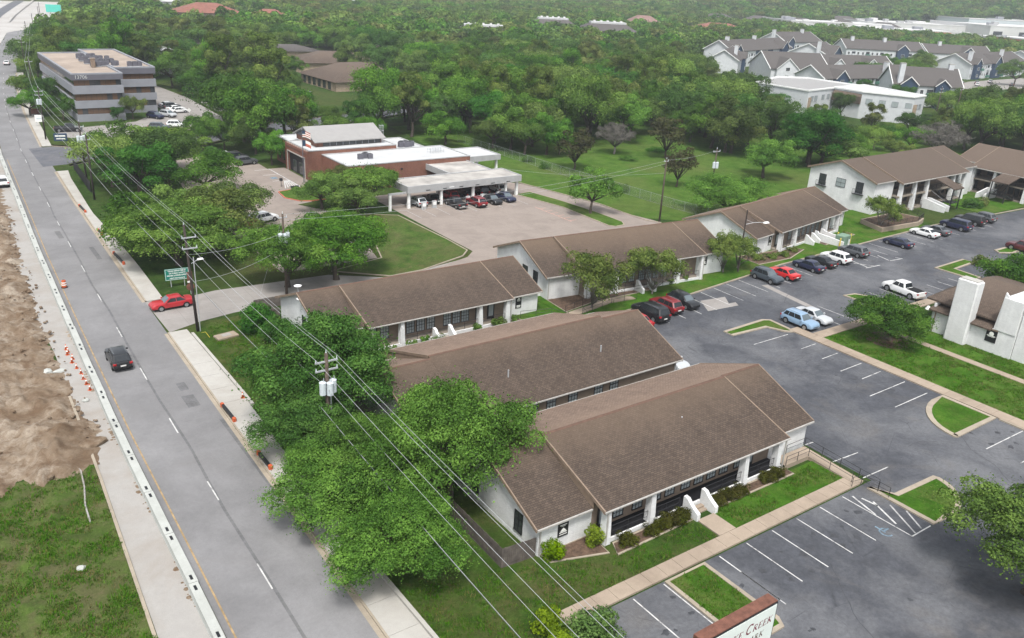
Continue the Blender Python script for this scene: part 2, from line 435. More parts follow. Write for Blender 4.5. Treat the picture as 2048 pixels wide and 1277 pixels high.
plain('white_siding', (.52,.54,.56), .75, .08, .8)
plain('green_panel', (.06,.16,.12), .7, .1, 1)
plain('mall_white', (.54,.54,.535), .7, .1, .1)
plain('mall_orange', (.42,.16,.085), .8, .1, .2)
plain('red_tile', (.20,.085,.062), .85, .2, .5)
plain('pink_tile', (.20,.125,.108), .85, .2, .5)
m_leaf('leaf_oak', [(.036,.084,.016), (.076,.158,.028), (.145,.250,.050)])
m_leaf('leaf_bright', [(.036,.090,.016), (.076,.165,.030), (.135,.255,.050)])
m_leaf('leaf_dark', [(.024,.070,.014), (.050,.130,.026), (.094,.195,.042)])
m_leaf('leaf_olive', [(.048,.080,.020), (.096,.142,.034), (.165,.210,.058)])
m_leaf('leaf_brown', [(.040,.036,.022), (.058,.058,.028), (.075,.085,.032)], .2)
m_leaf('leaf_cedar', [(.020,.066,.010), (.040,.125,.014), (.085,.190,.022)], .15)
m_leaf('leaf_hedge', [(.030,.030,.006), (.052,.056,.009), (.075,.088,.014)], .2)
m_leaf('leaf_lime', [(.085,.150,.010), (.150,.240,.014), (.22,.33,.02)], .3)
m_leaf('leaf_lawn', [(.050,.125,.012), (.088,.200,.020), (.145,.28,.034)], .3)
m_leaf('leaf_straw', [(.12,.115,.04), (.17,.16,.06), (.24,.22,.10)], .3)
m_leaf('twig_grey', [(.070,.066,.058), (.105,.100,.088), (.145,.138,.122)], .0)
# ------------------------------------------------------------ terrain
def hill(x, y):
    d = math.hypot(x, y); az = math.degrees(math.atan2(x, y))
    t = max(0, min(1, (d-800)/1300)); t = t*t*(3-2*t)
    w = .35 + .65*max(0, min(1, (az-22)/30))
    return 78*t*w + 5*t*math.sin(x*.004+1)*math.cos(y*.005)
def terrain():
    xs = [-900,-600,-400,-250,-150,-80,-40,0,40,80,120,180,260,360,480,620,780]
    v = xs[-1]
    while v < 4600: v += 140; xs.append(v)
    ys = [-500,-300,-150,-60,0,60,120,180,260,360,480,620,780]
    v = ys[-1]
    while v < 4600: v += 140; ys.append(v)
    vs = [(x, y, hill(x, y)) for y in ys for x in xs]; n = len(xs)
    fs = [(j*n+i, j*n+i+1, (j+1)*n+i+1, (j+1)*n+i) for j in range(len(ys)-1) for i in range(n-1)]
    struct(MB().add(vs, fs).build('ground', 'ground_grass', smooth=True))
terrain()

# road: (y, left edge, right edge)
ROAD = [(-60, 8.9,17.2),(0, 9.7,18.0),(42,10.6,18.9),(70,10.9,19.35),(97,11.6,19.85),(126,12.5,20.45),(155,13.7,21.2),(193,15.2,22.6),(247,18.5,25.8),(290,22.5,29.5),(352,29.5,36.6),(430,40,47.5),(520,54,62),(620,71,80),(720,90,100),(830,112,123),(1000,150,162)]
def RL(y): return interp(ROAD, y, 1)
def RR(y): return interp(ROAD, y, 2)
def strip(name, fl, fr, y0, y1, z, mat, step=6, kind='structure', z1=None):
    n = max(1, int(abs(y1-y0)/step)); b = MB(); vs = []
    for i in range(n+1):
        y = lerp(y0, y1, i/n); vs += [(fl(y), y, z), (fr(y), y, z)]
    fs = [(2*i, 2*i+1, 2*i+3, 2*i+2) for i in range(n)]
    return struct(b.add(vs, fs).build(name, mat), kind)
strip('road', RL, RR, -60, 1000, .012, 'road_asphalt')
# markings
ln = MB()
for k in range(-2, 40):
    y0 = 44.9 + 11.75*k; y1 = y0+3.0
    if y0 > 330: break
    c = lambda y: lerp(RL(y), RR(y), .468)
    ln.add([(c(y0)-.05,y0,.02),(c(y0)+.05,y0,.02),(c(y1)+.05,y1,.02),(c(y1)-.05,y1,.02)], [(0,1,2,3)])
struct(ln.build('lane_marking', 'white_line'))
strip('edge_line', lambda y: RL(y)+.42, lambda y: RL(y)+.54, -20, 190, .02, 'yellow_line')
sm = MB()   # sealed joint that runs along the lanes
for i in range(0, 46):
    y0 = 30+i*5; y1 = y0+5
    c = lambda y: lerp(RL(y), RR(y), .482) + .10*math.sin(y*.21) + .05*math.sin(y*.9)
    sm.add([(c(y0)-.11,y0,.016),(c(y0)+.11,y0,.016),(c(y1)+.11,y1,.016),(c(y1)-.11,y1,.016)], [(0,1,2,3)])
struct(sm.build('joint_seal', 'patch_asphalt'))
pt = MB()
for (x0,x1,y0,y1) in ((16.9,18.0,72.5,75.0),(17.2,18.0,76.2,78.0),(18.6,19.28,52.0,69.0),(18.3,18.9,120,126),(15.5,16.2,132,136)):
    pt.sheet(rect(x0,x1,y0,y1), .017)
struct(pt.build('asphalt_patch', 'patch_asphalt'))

# kerb and pavement on the right of the road: each slab a piece
walk = None
def slab_strip(parent, fa, fb, y0, y1, L, z0, z1, mat, gap=.03):
    n = max(1, round((y1-y0)/L)); L = (y1-y0)/n
    for i in range(n):
        a, b = y0+i*L+gap/2, y0+(i+1)*L-gap/2
        dz = rnd.uniform(-.004, .006)
        v = [(fa(a),a,z0),(fb(a),a,z0),(fb(b),b,z0),(fa(b),b,z0),(fa(a),a,z1+dz),(fb(a),a,z1+dz),(fb(b),b,z1+dz),(fa(b),b,z1+dz)]
        MB().add(v, [(0,3,2,1),(4,5,6,7),(0,1,5,4),(1,2,6,5),(2,3,7,6),(3,0,4,7)]).build('slab', mat, parent)
SWO = [(-40,19.9),(35,21.15),(47,21.0),(71,21.9),(91,21.8)]
SWO2 = [(101,22.0),(115,22.35),(132,22.4),(144,22.2),(170,23.4),(176,24.0)]
fk = lambda y: RR(y)+.16
bd = MB()
for fb_, y0_, y1_ in ((lambda y: interp(SWO,y,1)-.02, -20, 90.6), (lambda y: interp(SWO2,y,1)-.02, 101.2, 176), (lambda y: RR(y)+1.88, 201, 330)):
    n_ = int((y1_-y0_)/4)
    for i_ in range(n_):
        a_, c_ = lerp(y0_,y1_,i_/n_), lerp(y0_,y1_,(i_+1)/n_)
        bd.add([(fk(a_)+.02,a_,.10),(fb_(a_),a_,.10),(fb_(c_),c_,.10),(fk(c_)+.02,c_,.10)], [(0,1,2,3)])
walk = struct(bd.build('pavement', 'curb_concrete'))
slab_strip(walk, fk, lambda y: interp(SWO,y,1), -20, 90.6, 3.2, 0, .13, 'walk_concrete')
slab_strip(walk, fk, lambda y: interp(SWO2,y,1), 101.2, 176, 3.2, 0, .13, 'walk_concrete')
slab_strip(walk, fk, lambda y: RR(y)+1.9, 201, 330, 4, 0, .13, 'walk_concrete')
kb = MB()
for y0, y1 in ((-20,90.6),(101.2,176),(201,330)):
    n = int((y1-y0)/4)
    for i in range(n):
        a, b = lerp(y0,y1,i/n), lerp(y0,y1,(i+1)/n)
        kb.add([(RR(a)-.35,a,.018),(RR(a)+.0,a,.022),(RR(a)+.0,a,.14),(RR(a)+.15,a,.14),(RR(b)-.35,b,.018),(RR(b),b,.022),(RR(b),b,.14),(RR(b)+.15,b,.14)],
               [(0,1,5,4),(1,2,6,5),(2,3,7,6)])
struct(kb.build('kerb', 'curb_concrete'))
# low retaining edge at the back of the pavement
re = MB()
for tab, y0, y1 in ((SWO,-20,50),(SWO,70,89)):
    n = int((y1-y0)/3)
    for i in range(n):
        a, b = lerp(y0,y1,i/n), lerp(y0,y1,(i+1)/n); xa, xb = interp(tab,a,1)+.02, interp(tab,b,1)+.02
        re.add([(xa,a,0),(xa+.28,a,0),(xb+.28,b,0),(xb,b,0),(xa,a,.30),(xa+.28,a,.30),(xb+.28,b,.30),(xb,b,.30)], [(4,5,6,7),(0,4,7,3),(1,2,6,5),(0,1,5,4),(2,3,7,6)])
struct(re.build('retaining_kerb', 'walk_concrete'))

# works side (left of the barrier)
strip('works_pavement', lambda y: interp([(-60,5.5),(44,7.1),(66,8.0),(95,8.7),(110,7.2),(150,10),(200,14)],y,1), lambda y: RL(y)-.02, -60, 200, .010, 'shoulder_concrete')
b = MB()
for i in range(40):
    a, c = -40+i*3, -37+i*3
    if c > 80: break
    f = lambda y: interp([(-60,5.2),(44,6.85),(66,7.75),(95,8.45)],y,1)
    b.add([(f(a),a,.0),(f(a)+.22,a,.0),(f(c)+.22,c,0),(f(c),c,0),(f(a),a,.11),(f(a)+.22,a,.11),(f(c)+.22,c,.11),(f(c),c,.11)], [(4,5,6,7),(0,4,7,3),(1,2,6,5)])
struct(b.build('works_kerb', 'curb_concrete'))
from mathutils import noise as mnoise
def dirt():
    """bumpy bare earth with spoil heaps and ruts and a ragged edge towards the grass and the pavement"""
    vs = []; fs = []; nx, ny = 90, 330
    for j in range(ny+1):
        for i in range(nx+1):
            y = 61 + j*.42
            edge = min(RL(y)-1.0, interp([(60,6.5),(66,7.6),(70,9.2),(78,8.9),(90,8.7),(105,8.9),(130,10.2),(200,14.2)],y,1)) + 1.1*mnoise.noise((0,y*.35,3)) + .5*mnoise.noise((0,y*1.3,8))
            x = -22 + (edge+22)*(i/nx)**.62
            p = Vector((x*.30, y*.30, 0))
            h = .95*max(0, mnoise.fractal(p, .9, 2.1, 4)+.15) + .15*mnoise.fractal(Vector((x*1.3,y*1.3,5)), .9, 2.2, 3)
            h += 1.7*max(0, 1-math.hypot((x-5.2)/3.6,(y-72)/4.2)) * (.6+.6*mnoise.noise((x*.8,y*.8,2))) + .8*max(0, 1-math.hypot((x-2)/3.5,(y-100)/8)) + .6*max(0, 1-math.hypot((x-3.5)/2.5,(y-86)/4))
            h -= .18*max(0, 1-abs(x-3.2-.05*(y-80)-.4*math.sin(y*.2))/.3) + .18*max(0, 1-abs(x-5.0-.05*(y-80)-.4*math.sin(y*.2))/.3)
            z = .10 + max(h, -.06)
            if i > nx-8: z = lerp(-.02, z, max(0,(nx-i)/8))
            low = 66.2 + 1.6*mnoise.noise((x*.6,0,4)) + .8*mnoise.noise((x*2.2,0,9)) - y
            if low > 0: z = min(z, .10) - low*.3
            vs.append((x, y, max(z, -.4) + .004))
    n = nx+1
    for j in range(ny):
        for i in range(nx): fs.append((j*n+i, j*n+i+1, (j+1)*n+i+1, (j+1)*n+i))
    struct(MB().add(vs, fs).build('bare_earth', 'dirt', smooth=True))
dirt()
struct(MB().sheet([(-40,-60),(5.2,-60),(6.85,44),(7.75,66.8),(-40,66.8)], .006).build('verge', 'rough_grass'))
strip('works_ground', lambda y: RL(y)-60, lambda y: RL(y)-.05, 199, 440, .014, 'dirt')
strip('works_track', lambda y: RL(y)-3.4, lambda y: RL(y)-.3, 196, 400, .022, 'shoulder_concrete')
strip('highway', lambda y: RL(y)-60, lambda y: RL(y)-.1+ (RR(y)-RL(y)+.6)*max(0,min(1,(y-490)/30)) + 14*max(0,min(1,(y-500)/60)), 436, 1000, .03, 'pale_concrete')
strip('highway_ramp', lambda y: RL(y)-16, lambda y: RL(y)-9, 500, 1000, .06, 'street_asphalt')
strip('highway_wall', lambda y: RL(y)-3.0, lambda y: RL(y)-2.0, 560, 1000, 1.2, 'pale_concrete')

# side street
SST = [(20.5,181.2,199.8),(25,182.0,200.6),(28,184.3,198.2),(40,187.5,197.2),(50,190.8,200.6),(60,196.5,207.5),(80,204,214),(110,214,224),(150,234,244)]
def stripx(name, tab, z, mat, d0=0, d1=0):
    vs = []
    for x, a, c in tab: vs += [(x, a-d0, z), (x, c+d1, z)]
    return struct(MB().add(vs, [(2*i, 2*i+2, 2*i+3, 2*i+1) for i in range(len(tab)-1)]).build(name, mat))
stripx('side_street', SST, .016, 'street_asphalt')
b = MB()
for (x0,a0,c0),(x1,a1,c1) in zip(SST[1:], SST[2:]):
    for u0,u1,d in ((a0,a1,-1),(c0,c1,1)):
        for w0,w1,zz in ((0,.18,.13),(.9,2.1,.09)):
            b.add([(x0,u0+d*w0,0),(x1,u1+d*w0,0),(x1,u1+d*w1,0),(x0,u0+d*w1,0),(x0,u0+d*w0,zz),(x1,u1+d*w0,zz),(x1,u1+d*w1,zz),(x0,u0+d*w1,zz)],
                  [(4,5,6,7),(7,6,5,4),(0,1,5,4),(3,2,6,7)])
struct(b.build('side_street_kerb', 'curb_concrete'))

# concrete drives and the yard of the brick building
D = MB().sheet([(20.0,90.8),(24,92.4),(28,93.2),(48,94.2),(66,94.2),(66,98.5),(63,98.2),(50,95.6),(43,100.5),(28.3,101.4),(24.4,100.7),(21.0,101.2),(19.9,101.2)][::1], .020)
struct(D.build('driveway', 'drive_concrete'))
Y = MB().sheet([(48,94.3),(98,92.6),(104,92.2),(104,101.5),(102.3,108),(102.3,114),(98.4,133),(95,138),(95,160),(92,160),(92,136),(66.5,136),(66.0,100.6),(63.8,98.6),(55,95.8)], .024)
struct(Y.build('concrete_yard', 'lot_concrete'))
struct(MB().sheet([(38,104),(52,104),(53.5,110),(57.5,118),(58.5,126),(53,136),(55.9,136.8),(58.3,147),(61.5,151),(61.5,164),(58.0,164),(58.5,184),(44,178),(40,165),(38,140)], .018).build('visitor_parking', 'lot_concrete'))
def kerbline(b, pts, w=.16, z0=0, z1=.14, close=False):
    pts = [Vector((p[0], p[1], 0)) for p in pts]; n = len(pts); L = []; Rr = []
    for i in range(n):
        if close: a, c = pts[(i-1)%n], pts[(i+1)%n]
        else: a, c = pts[max(0,i-1)], pts[min(n-1,i+1)]
        d = (c-a).normalized(); nn = Vector((-d.y, d.x, 0))
        L.append(pts[i]+nn*w/2); Rr.append(pts[i]-nn*w/2)
    for i in range(n if close else n-1):
        j = (i+1)%n
        q = [Rr[i], Rr[j], L[j], L[i]]
        b.add([(p.x,p.y,z0) for p in q]+[(p.x,p.y,z1) for p in q], [(0,3,2,1),(4,5,6,7),(0,1,5,4),(1,2,6,5),(2,3,7,6),(3,0,4,7)])
    return b
def arc(cx, cy, r, a0, a1, n=7, ry=None):
    ry = ry or r
    return [(cx+r*math.cos(R(lerp(a0,a1,i/n))), cy+ry*math.sin(R(lerp(a0,a1,i/n)))) for i in range(n+1)]
def island(name, poly, mat='lawn_grass', kerb='curb_concrete', z=.12, kw=.2, kn='kerb', sub=True):
    """raised planted island with its own kerb"""
    o = struct(MB().prism(poly, 0, z-.02).build(name, mat))
    struct(kerbline(MB(), poly, kw, .0, z+.02, True).build(kn, kerb, o)) if sub else None
    if sub and 'kind' in o.children[0]: del o.children[0]['kind']
    return o
# grass between the drive, the yard and the brick building
island('lawn', [(50,96.2),(55,96.4),(63.4,99.2),(65.4,101.2),(65.6,107.4),(65.2,122.6),(59.2,126.4),(57.8,117.6),(54,108),(52.5,103.6),(44,101.5)], 'yard_grass')
island('strip_island', [(92.2,126.2),(94.6,115),(94.2,102.2),(95.0,101.2),(97.0,101.4),(98.0,103),(98.0,110),(97.2,119),(95.8,126.8)], 'meadow_grass')
island('entry_island', [(53.2,145.4),(52.7,141),(54.2,138),(56,137.2),(60,137.5),(61.3,148.5),(58.4,146.8)], 'meadow_grass', 'red_paint')
struct(MB().sheet([(112.4,96),(175,100),(230,112),(235,150),(190,200),(150,200),(104,200),(99,165),(96,150),(98.6,134.5),(102.6,114),(102.4,104)], .010).build('meadow', 'meadow_grass'))
struct(kerbline(MB(), [(104,99.6),(102.6,102),(102.4,108),(102.5,114),(98.6,133.2),(97,140)], .18).build('yard_kerb', 'curb_concrete'))
# painted bays in the yard
b = MB()
for i in range(9): b.sheet(rect(68+i*2.75, 68.1+i*2.75, 119.5, 124.6), .030)
struct(b.build('yard_bay_line', 'worn_line'))
b = MB()
for i in range(6): b.sheet(rect(90.2, 91.6, 107.5+i*1.7, 107.65+i*1.7), .030)
b.sheet(rect(90.0,90.15,107,117.5), .031)
struct(b.build('fire_lane_marking', 'pink_paint'))
b = MB()
for i in range(6):
    b.add([(58.2,163.5-i*.0,.03)]*0 or [(55.3+i*.55,147.6,.03),(55.5+i*.55,147.6,.03),(57.4+i*.2,153.2,.03),(57.2+i*.2,153.2,.03)], [(0,1,2,3)])
for (x0,x1,y0,y1) in ((58.2,58.4,147.8,164),(55.2,58.2,153.6,153.8),(55.2,58.2,158.8,159),(55.2,58.2,163.4,163.6)): b.sheet(rect(x0,x1,y0,y1), .031)
struct(b.build('accessible_bay_line', 'white_line'))
struct(MB().sheet(rect(55.8,57,155.4,156.8), .03).build('wheelchair_patch', 'blue_paint'))

# ------------------------------------------------------------ asphalt lot of the office park
LOT = [(30.5,-20),(140,-20),(140,27),(83.8,27),(83.8,54.1),(84.2,54.1),(120,54.8),(126,54.8),(140,56),(200,58),(200,74),(168,75),(150,76.2),(132,75.5),(104,74.4),(96,73.4),(81,71.5),(70,71.2),(62.5,70.2),(62.2,58),(62.2,31.6),(31.0,31.6)]
struct(MB().sheet(LOT, .008).build('parking_lot', 'lot_asphalt'))
def bays(name, segs, mat='white_line', w=.10):
    b = MB()
    for (x0,y0,x1,y1) in segs:
        d = Vector((x1-x0,y1-y0,0)).normalized(); n = Vector((-d.y,d.x,0))*w/2
        b.add([(x0-n.x,y0-n.y,.016),(x1-n.x,y1-n.y,.016),(x1+n.x,y1+n.y,.016),(x0+n.x,y0+n.y,.016)][::1], [(0,1,2,3)])
    return struct(b.build(name, mat))
FR = [54.85-2.965*i for i in range(0,6)]
seg = []
for i, x in enumerate(FR):
    seg += [(x, 31.45, x, 29.4 if i==4 else 26.4)]
seg += [(57.8,31.4,57.8,25.2),(57.8,25.2,60.4,25.2),(34.45,31.4,34.45,24.5),(37.3,31.4,37.3,24.8)]
bays('bay_line', seg)
bays('bay_line_worn', [(FR[4],29.4,FR[4],25.5),(43.0,29.4,43.0,26)], 'worn_line')
bays('hatch_line', [(58.6,31.0,57.9,28.4),(59.0,30.4,59.2,29.0),(59.4,29.6,58.2,26.8)], 'white_line', .16)
bays('hatch_line_worn', [(60.2,28.6,58.4,25.3),(60.6,27.4,59.4,25.4)], 'worn_line', .14)
b = MB()   # wheelchair symbol, worn blue paint
for k in range(10):
    a0, a1 = R(20+k*26), R(20+(k+1)*26)
    b.add([(56.5+.42*math.cos(a0),26.6+.42*math.sin(a0),.017),(56.5+.55*math.cos(a0),26.6+.55*math.sin(a0),.017),(56.5+.55*math.cos(a1),26.6+.55*math.sin(a1),.017),(56.5+.42*math.cos(a1),26.6+.42*math.sin(a1),.017)],[(0,1,2,3)])
b.sheet(rect(56.35,56.5,26.6,27.5), .018); b.sheet(rect(56.5,57.1,26.7,26.85), .018)
struct(b.build('wheelchair_symbol', 'blue_paint'))
seg = [(79.2,46.5,83.2,46.6),(79.6,44.1,83.2,44.2),(76.6,41.2,83.2,41.3),(76.7,38.4,82.8,38.5),(76.6,29.1,83.4,29.0),(76.8,26.1,83.4,26.1),(61.9,38.4,63.3,38.3),(61.9,35.2,65.3,35.0),(61.9,32.2,65.5,32.1),(76.4,56.2,82.6,56.2),(80.4,52.6,83.2,52.7),(80.2,49.6,83.2,49.7)]
seg += [(91.2,54.9,91.2,61.0),(94.3,54.9,94.3,60.6)]
for i in range(3): seg.append((104.6+i*2.9+1.0, 55.2, 104.6+i*2.9+1.0, 60.6))
for i in range(4): seg.append((113.6+i*2.95, 55.4, 113.6+i*2.95, 58.2))
def by(x): return interp([(62,70.4),(70,71.2),(81,71.5),(96,73.2),(104,74.2),(132,75.3),(150,76)],x,1)
for i in range(33):
    x = 66.5+2.92*i
    if abs(x-117.5) < 1.5: continue
    y = by(x)-.15; seg.append((x, y, x-.1, y-5.3))
for i in range(6): seg.append((146+2.9*i, 57.6, 146+2.9*i, 61))
bays('lot_bay_line', seg)
bays('accessible_hatch', [(116.4,70.3,115.7,67.0),(115.6,69.6,117.4,67.2),(115.2,67.2,118.6,67.0),(122.9,70.2,122.2,67.8),(122.2,67.6,125,67.3),(124.6,68.2,125.1,67.2)], 'white_line', .16)
# concrete patches in the asphalt
struct(MB().prism([(79.6,66.3),(84.8,65.8),(85.4,66.8),(84.2,66.9),(85.7,68.9),(81.5,69.4)], 0, .013).build('concrete_patch', 'drive_concrete'))
strip2 = MB().prism([(92.6,60.5),(93.6,60.5),(95.0,69.4),(94.0,69.6)], 0, .012); struct(strip2.build('concrete_channel', 'drive_concrete'))

# pavements of the lot
fw = struct(MB().sheet(rect(28.95,60.95,31.75,32.97), .12).sheet(rect(44.8,46.55,33.06,35.25), .12).build('front_walk', 'tan_concrete'))
def slabx(parent, x0, x1, fa, fb, L, z0, z1, mat, gap=.025):
    n = max(1, round((x1-x0)/L)); L = (x1-x0)/n
    for i in range(n):
        a, c = x0+i*L+gap/2, x0+(i+1)*L-gap/2; dz = rnd.uniform(-.005,.006); z = z1+dz
        v = [(a,fa(a),z0),(c,fa(c),z0),(c,fb(c),z0),(a,fb(a),z0),(a,fa(a),z),(c,fa(c),z),(c,fb(c),z),(a,fb(a),z)]
        MB().add(v, [(0,3,2,1),(4,5,6,7),(0,1,5,4),(1,2,6,5),(2,3,7,6),(3,0,4,7)]).build('slab', mat, parent)
K = lambda c: (lambda x: c)
slabx(fw, 28.9, 61.0, K(31.72), K(33.0), 1.55, 0, .15, 'tan_concrete')
slabx(fw, 44.75, 46.6, K(33.03), K(35.3), 1.9, 0, .15, 'tan_concrete')
ew = struct(MB().sheet(rect(83.8,85.35,14.05,53.95), .12).sheet(rect(85.5,119.9,53.35,54.7), .12).sheet(rect(83.8,85.35,54.08,56.95), .12).build('east_walk', 'tan_concrete'))
slab_strip(ew, K(83.75), K(85.4), 14, 54.0, 1.65, 0, .15, 'tan_concrete')
slabx(ew, 85.43, 120, K(53.3), K(54.75), 1.8, 0, .15, 'tan_concrete')
slabx(ew, 83.75, 85.4, K(54.03), K(57.0), 1.6, 0, .15, 'tan_concrete')
gw = struct(MB().sheet(rect(94.45,95.45,14.05,53.15), .10).build('garden_path', 'tan_concrete'))
slab_strip(gw, K(94.4), K(95.5), 14, 53.2, 4.4, 0, .13, 'tan_concrete')
mw = struct(MB().sheet(rect(34.05,62.35,69.25,70.55), .12).sheet(rect(44.75,46.65,70.66,73.35), .12).build('court_walk', 'tan_concrete'))
slabx(mw, 34, 62.4, K(69.2), K(70.6), 1.55, 0, .15, 'tan_concrete')
slabx(mw, 44.7, 46.7, K(70.63), K(73.4), 1.4, 0, .15, 'tan_concrete')
# lawns in the park
L1 = struct(MB().prism([(21.2,-10),(29.8,-10),(29.8,31.5),(28.7,31.6),(28.7,33.03),(44.7,33.03),(44.7,38),(36,52),(36,69.1),(34,69.1),(34,76),(32,77),(32,92),(24.2,91.8),(22.2,89.5),(22.25,76),(21.3,47),(21.45,36)], 0, .10).build('lawn', 'front_grass'))
struct(MB().prism(rect(46.65,60.2,33.05,36.2), 0, .10).build('lawn', 'lawn_grass'))
struct(MB().prism([(85.45,14),(94.36,14),(94.36,53.25),(85.45,53.25)], 0, .10).build('lawn', 'lawn_grass'))
struct(MB().prism([(95.54,14),(101,14),(101,53.25),(95.54,53.25)], 0, .10).build('lawn', 'lawn_grass'))
struct(MB().prism([(36,70.7),(44.6,70.7),(44.6,74),(36,74)], 0, .10).build('lawn', 'lawn_grass'))
struct(MB().prism([(46.8,70.7),(62.2,70.7),(62.2,79),(46.8,75)], 0, .10).build('lawn', 'lawn_grass'))
struct(MB().prism([(62.3,70.6),(70,71.4),(81,71.7),(96,73.4),(104,74.4),(132,75.7),(148,76.4),(148,90),(112,90),(62.3,90)], 0, .10).build('lawn', 'lawn_grass'))
struct(MB().prism([(168,76),(190,75.5),(190,92),(168,88)], 0, .10).build('lawn', 'lawn_grass'))
struct(kerbline(MB(), [(62.3,70.4),(70,71.3),(81,71.6),(96,73.3),(104,74.3),(132,75.6),(150,76.3),(168,75.4),(195,74.4)], .22, 0, .15).build('lot_kerb', 'curb_concrete'))
struct(kerbline(MB(), [(83.6,14),(83.6,31.4)], .2, 0, .152).build('lot_kerb', 'curb_concrete'))
# lot islands
island('parking_island', [(83.4,31.9),(83.4,37.2)]+arc(82.6,31.9,6.3,100,180,8,5.2)+[(76.3,31.9)], kw=.55)
island('parking_island', [(60.9,25.2),(62.6,25.2)]+arc(62.2,28.8,5.3,-75,-2,8,3.9)+[(67.5,28.9),(61.9,29.1),(60.9,31.0)], kw=.45)
island('parking_island', [(37.6,31.4),(37.6,24.9),(38.4,24.3),(41.0,24.3),(41.3,24.9),(41.3,31.4)], kw=.35)
island('parking_island', [(76.1,60.4),(76.1,59.3),(82.0,59.0),(82.9,57.0),(83.6,56.4),(84.0,57.2),(84.2,60.2),(83.4,60.7)], kw=.4)
island('parking_island', [(101.1,61.2),(101.2,58.7),(103.2,56.0),(104.2,56.0),(104.2,59.0),(103.0,60.8)], kw=.4)
island('parking_island', [(125.4,61.9),(125.4,56),(127.3,56),(127.8,60.2),(134.2,60.6),(134.0,62.2)], kw=.4)
island('parking_island', [(143.6,61.3),(145.6,60.2),(150.5,60.3),(149.7,62.3),(144.4,62.3)], kw=.5)
island('parking_island', [(76.6,24.6),(83.3,24.6),(83.3,23.2),(78.6,23.0)], kw=.5)
# planting beds
for poly in ([(31.9,37.3),(36.2,35.9),(36.4,38.3),(31.8,38.3)], [(36.6,35.4),(44.5,35.6),(44.5,36.7),(37.2,36.6)], [(46.8,35.7),(57.0,35.7),(57.0,36.7),(46.8,36.7)],
             [(36,72.6),(44.6,73.2),(44.6,75.2),(36,75.2)], [(46.8,73.3),(55.5,73.9),(56.6,74.6),(56.4,75.6),(46.8,75.2)], [(63,74.5),(68,75.5),(76,75.4),(76,79),(63.4,79)], [(101,75.8),(108,75.6),(114,77.6),(113,79),(101,80)], [(119.5,77.5),(130,79.2),(130,80.6),(119.5,79)]):
    struct(MB().prism(poly, 0, .125).build('planting_bed', 'mulch'))
    struct(kerbline(MB(), poly, .16, .0, .17, True).build('bed_edging', 'curb_concrete'))
struct(MB().prism(arc(92.0,48.9,2.6,0,330,11), 0, .108).build('tree_pit', 'mulch'))
# office car park beyond the side street
struct(MB().sheet([(56.8,212),(66,216),(69,228),(70,262),(68,292),(58,292),(58,242),(47.5,226),(36,222),(29,221),(28,211),(34,206),(48,208)], .014).sheet([(70.5,236),(92,231),(94,247),(71,254)], .014).build('office_car_park', 'drive_concrete'))
island('car_park_island', [(52,209),(60,213),(59,215.6),(51,211.6)], 'meadow_grass')

# wear on the asphalt: oil stains in the bays and sealed cracks
def stains():
    g = random.Random(21); b = MB()
    spots = [(g.uniform(34,57), g.uniform(26.5,30.4)) for _ in range(26)] + [(g.uniform(66,148), g.uniform(67.5,72.5)) for _ in range(46)] + [(g.uniform(77.5,82.5), g.uniform(27,52)) for _ in range(20)] + [(g.uniform(40,75), g.uniform(10,26)) for _ in range(10)] + [(g.uniform(105,124), g.uniform(55.5,60)) for _ in range(10)]
    for k, (x, y) in enumerate(spots):
        n = 11; r = g.uniform(.08,.30); e = g.uniform(.7,1.5); ph = g.uniform(0,6)
        b.add([(x+r*e*(1+.35*math.sin(3*a+ph)+.2*math.sin(5*a))*math.cos(a), y+r*(1+.35*math.sin(2*a+ph))*math.sin(a), .0125+.0001*(k%20)) for a in (2*math.pi*i/n for i in range(n))], [tuple(range(n))])
    struct(b.build('oil_stain', 'oil'))
    b = MB()
    for k in range(30):
        x, y = g.uniform(40,140), g.uniform(16,68)
        if not (62.5 < x < 82 and 20 < y < 70) and not (62 < x < 140 and 61.5 < y < 67) and not (36 < x < 82 and 12 < y < 25): continue
        a = g.choice([0, math.pi/2, .8]) + g.uniform(-.3,.3); pts = []
        for i in range(g.randint(5,14)):
            pts.append((x,y)); a += g.uniform(-.35,.35); x += math.cos(a)*.9; y += math.sin(a)*.9
        for (p0, p1) in zip(pts, pts[1:]):
            d = math.atan2(p1[1]-p0[1], p1[0]-p0[0]); nx_, ny_ = -math.sin(d)*.025, math.cos(d)*.025
            b.add([(p0[0]-nx_,p0[1]-ny_,.0145),(p1[0]-nx_,p1[1]-ny_,.0145),(p1[0]+nx_,p1[1]+ny_,.0145),(p0[0]+nx_,p0[1]+ny_,.0145)],[(0,1,2,3)])
    struct(b.build('sealed_crack', 'oil'))
stains()

b = MB(); g = random.Random(31)
for k in range(420):
    y = g.uniform(66,150); x = interp([(60,6.5),(70,9.0),(90,8.6),(130,10),(200,14)],y,1) - abs(g.gauss(0,3.2)) + .5
    r = g.uniform(.05,.20)*(1.6 if g.random() < .08 else 1); n = 6; z = .12+.25*g.random(); ph = g.uniform(0,6)
    rings = [[(x+r*f*(.7+.5*g.random())*math.cos(2*math.pi*i/n+ph), y+r*f*(.7+.5*g.random())*math.sin(2*math.pi*i/n+ph), z+r*h) for i in range(n)] for f,h in ((.9,-.6),(1.0,.1),(.45,.55))]
    b.loft(rings)
o = struct(b.build('soil_clods', 'dirt'), 'stuff'); o['label'] = 'clods and stones strewn over the bare earth'
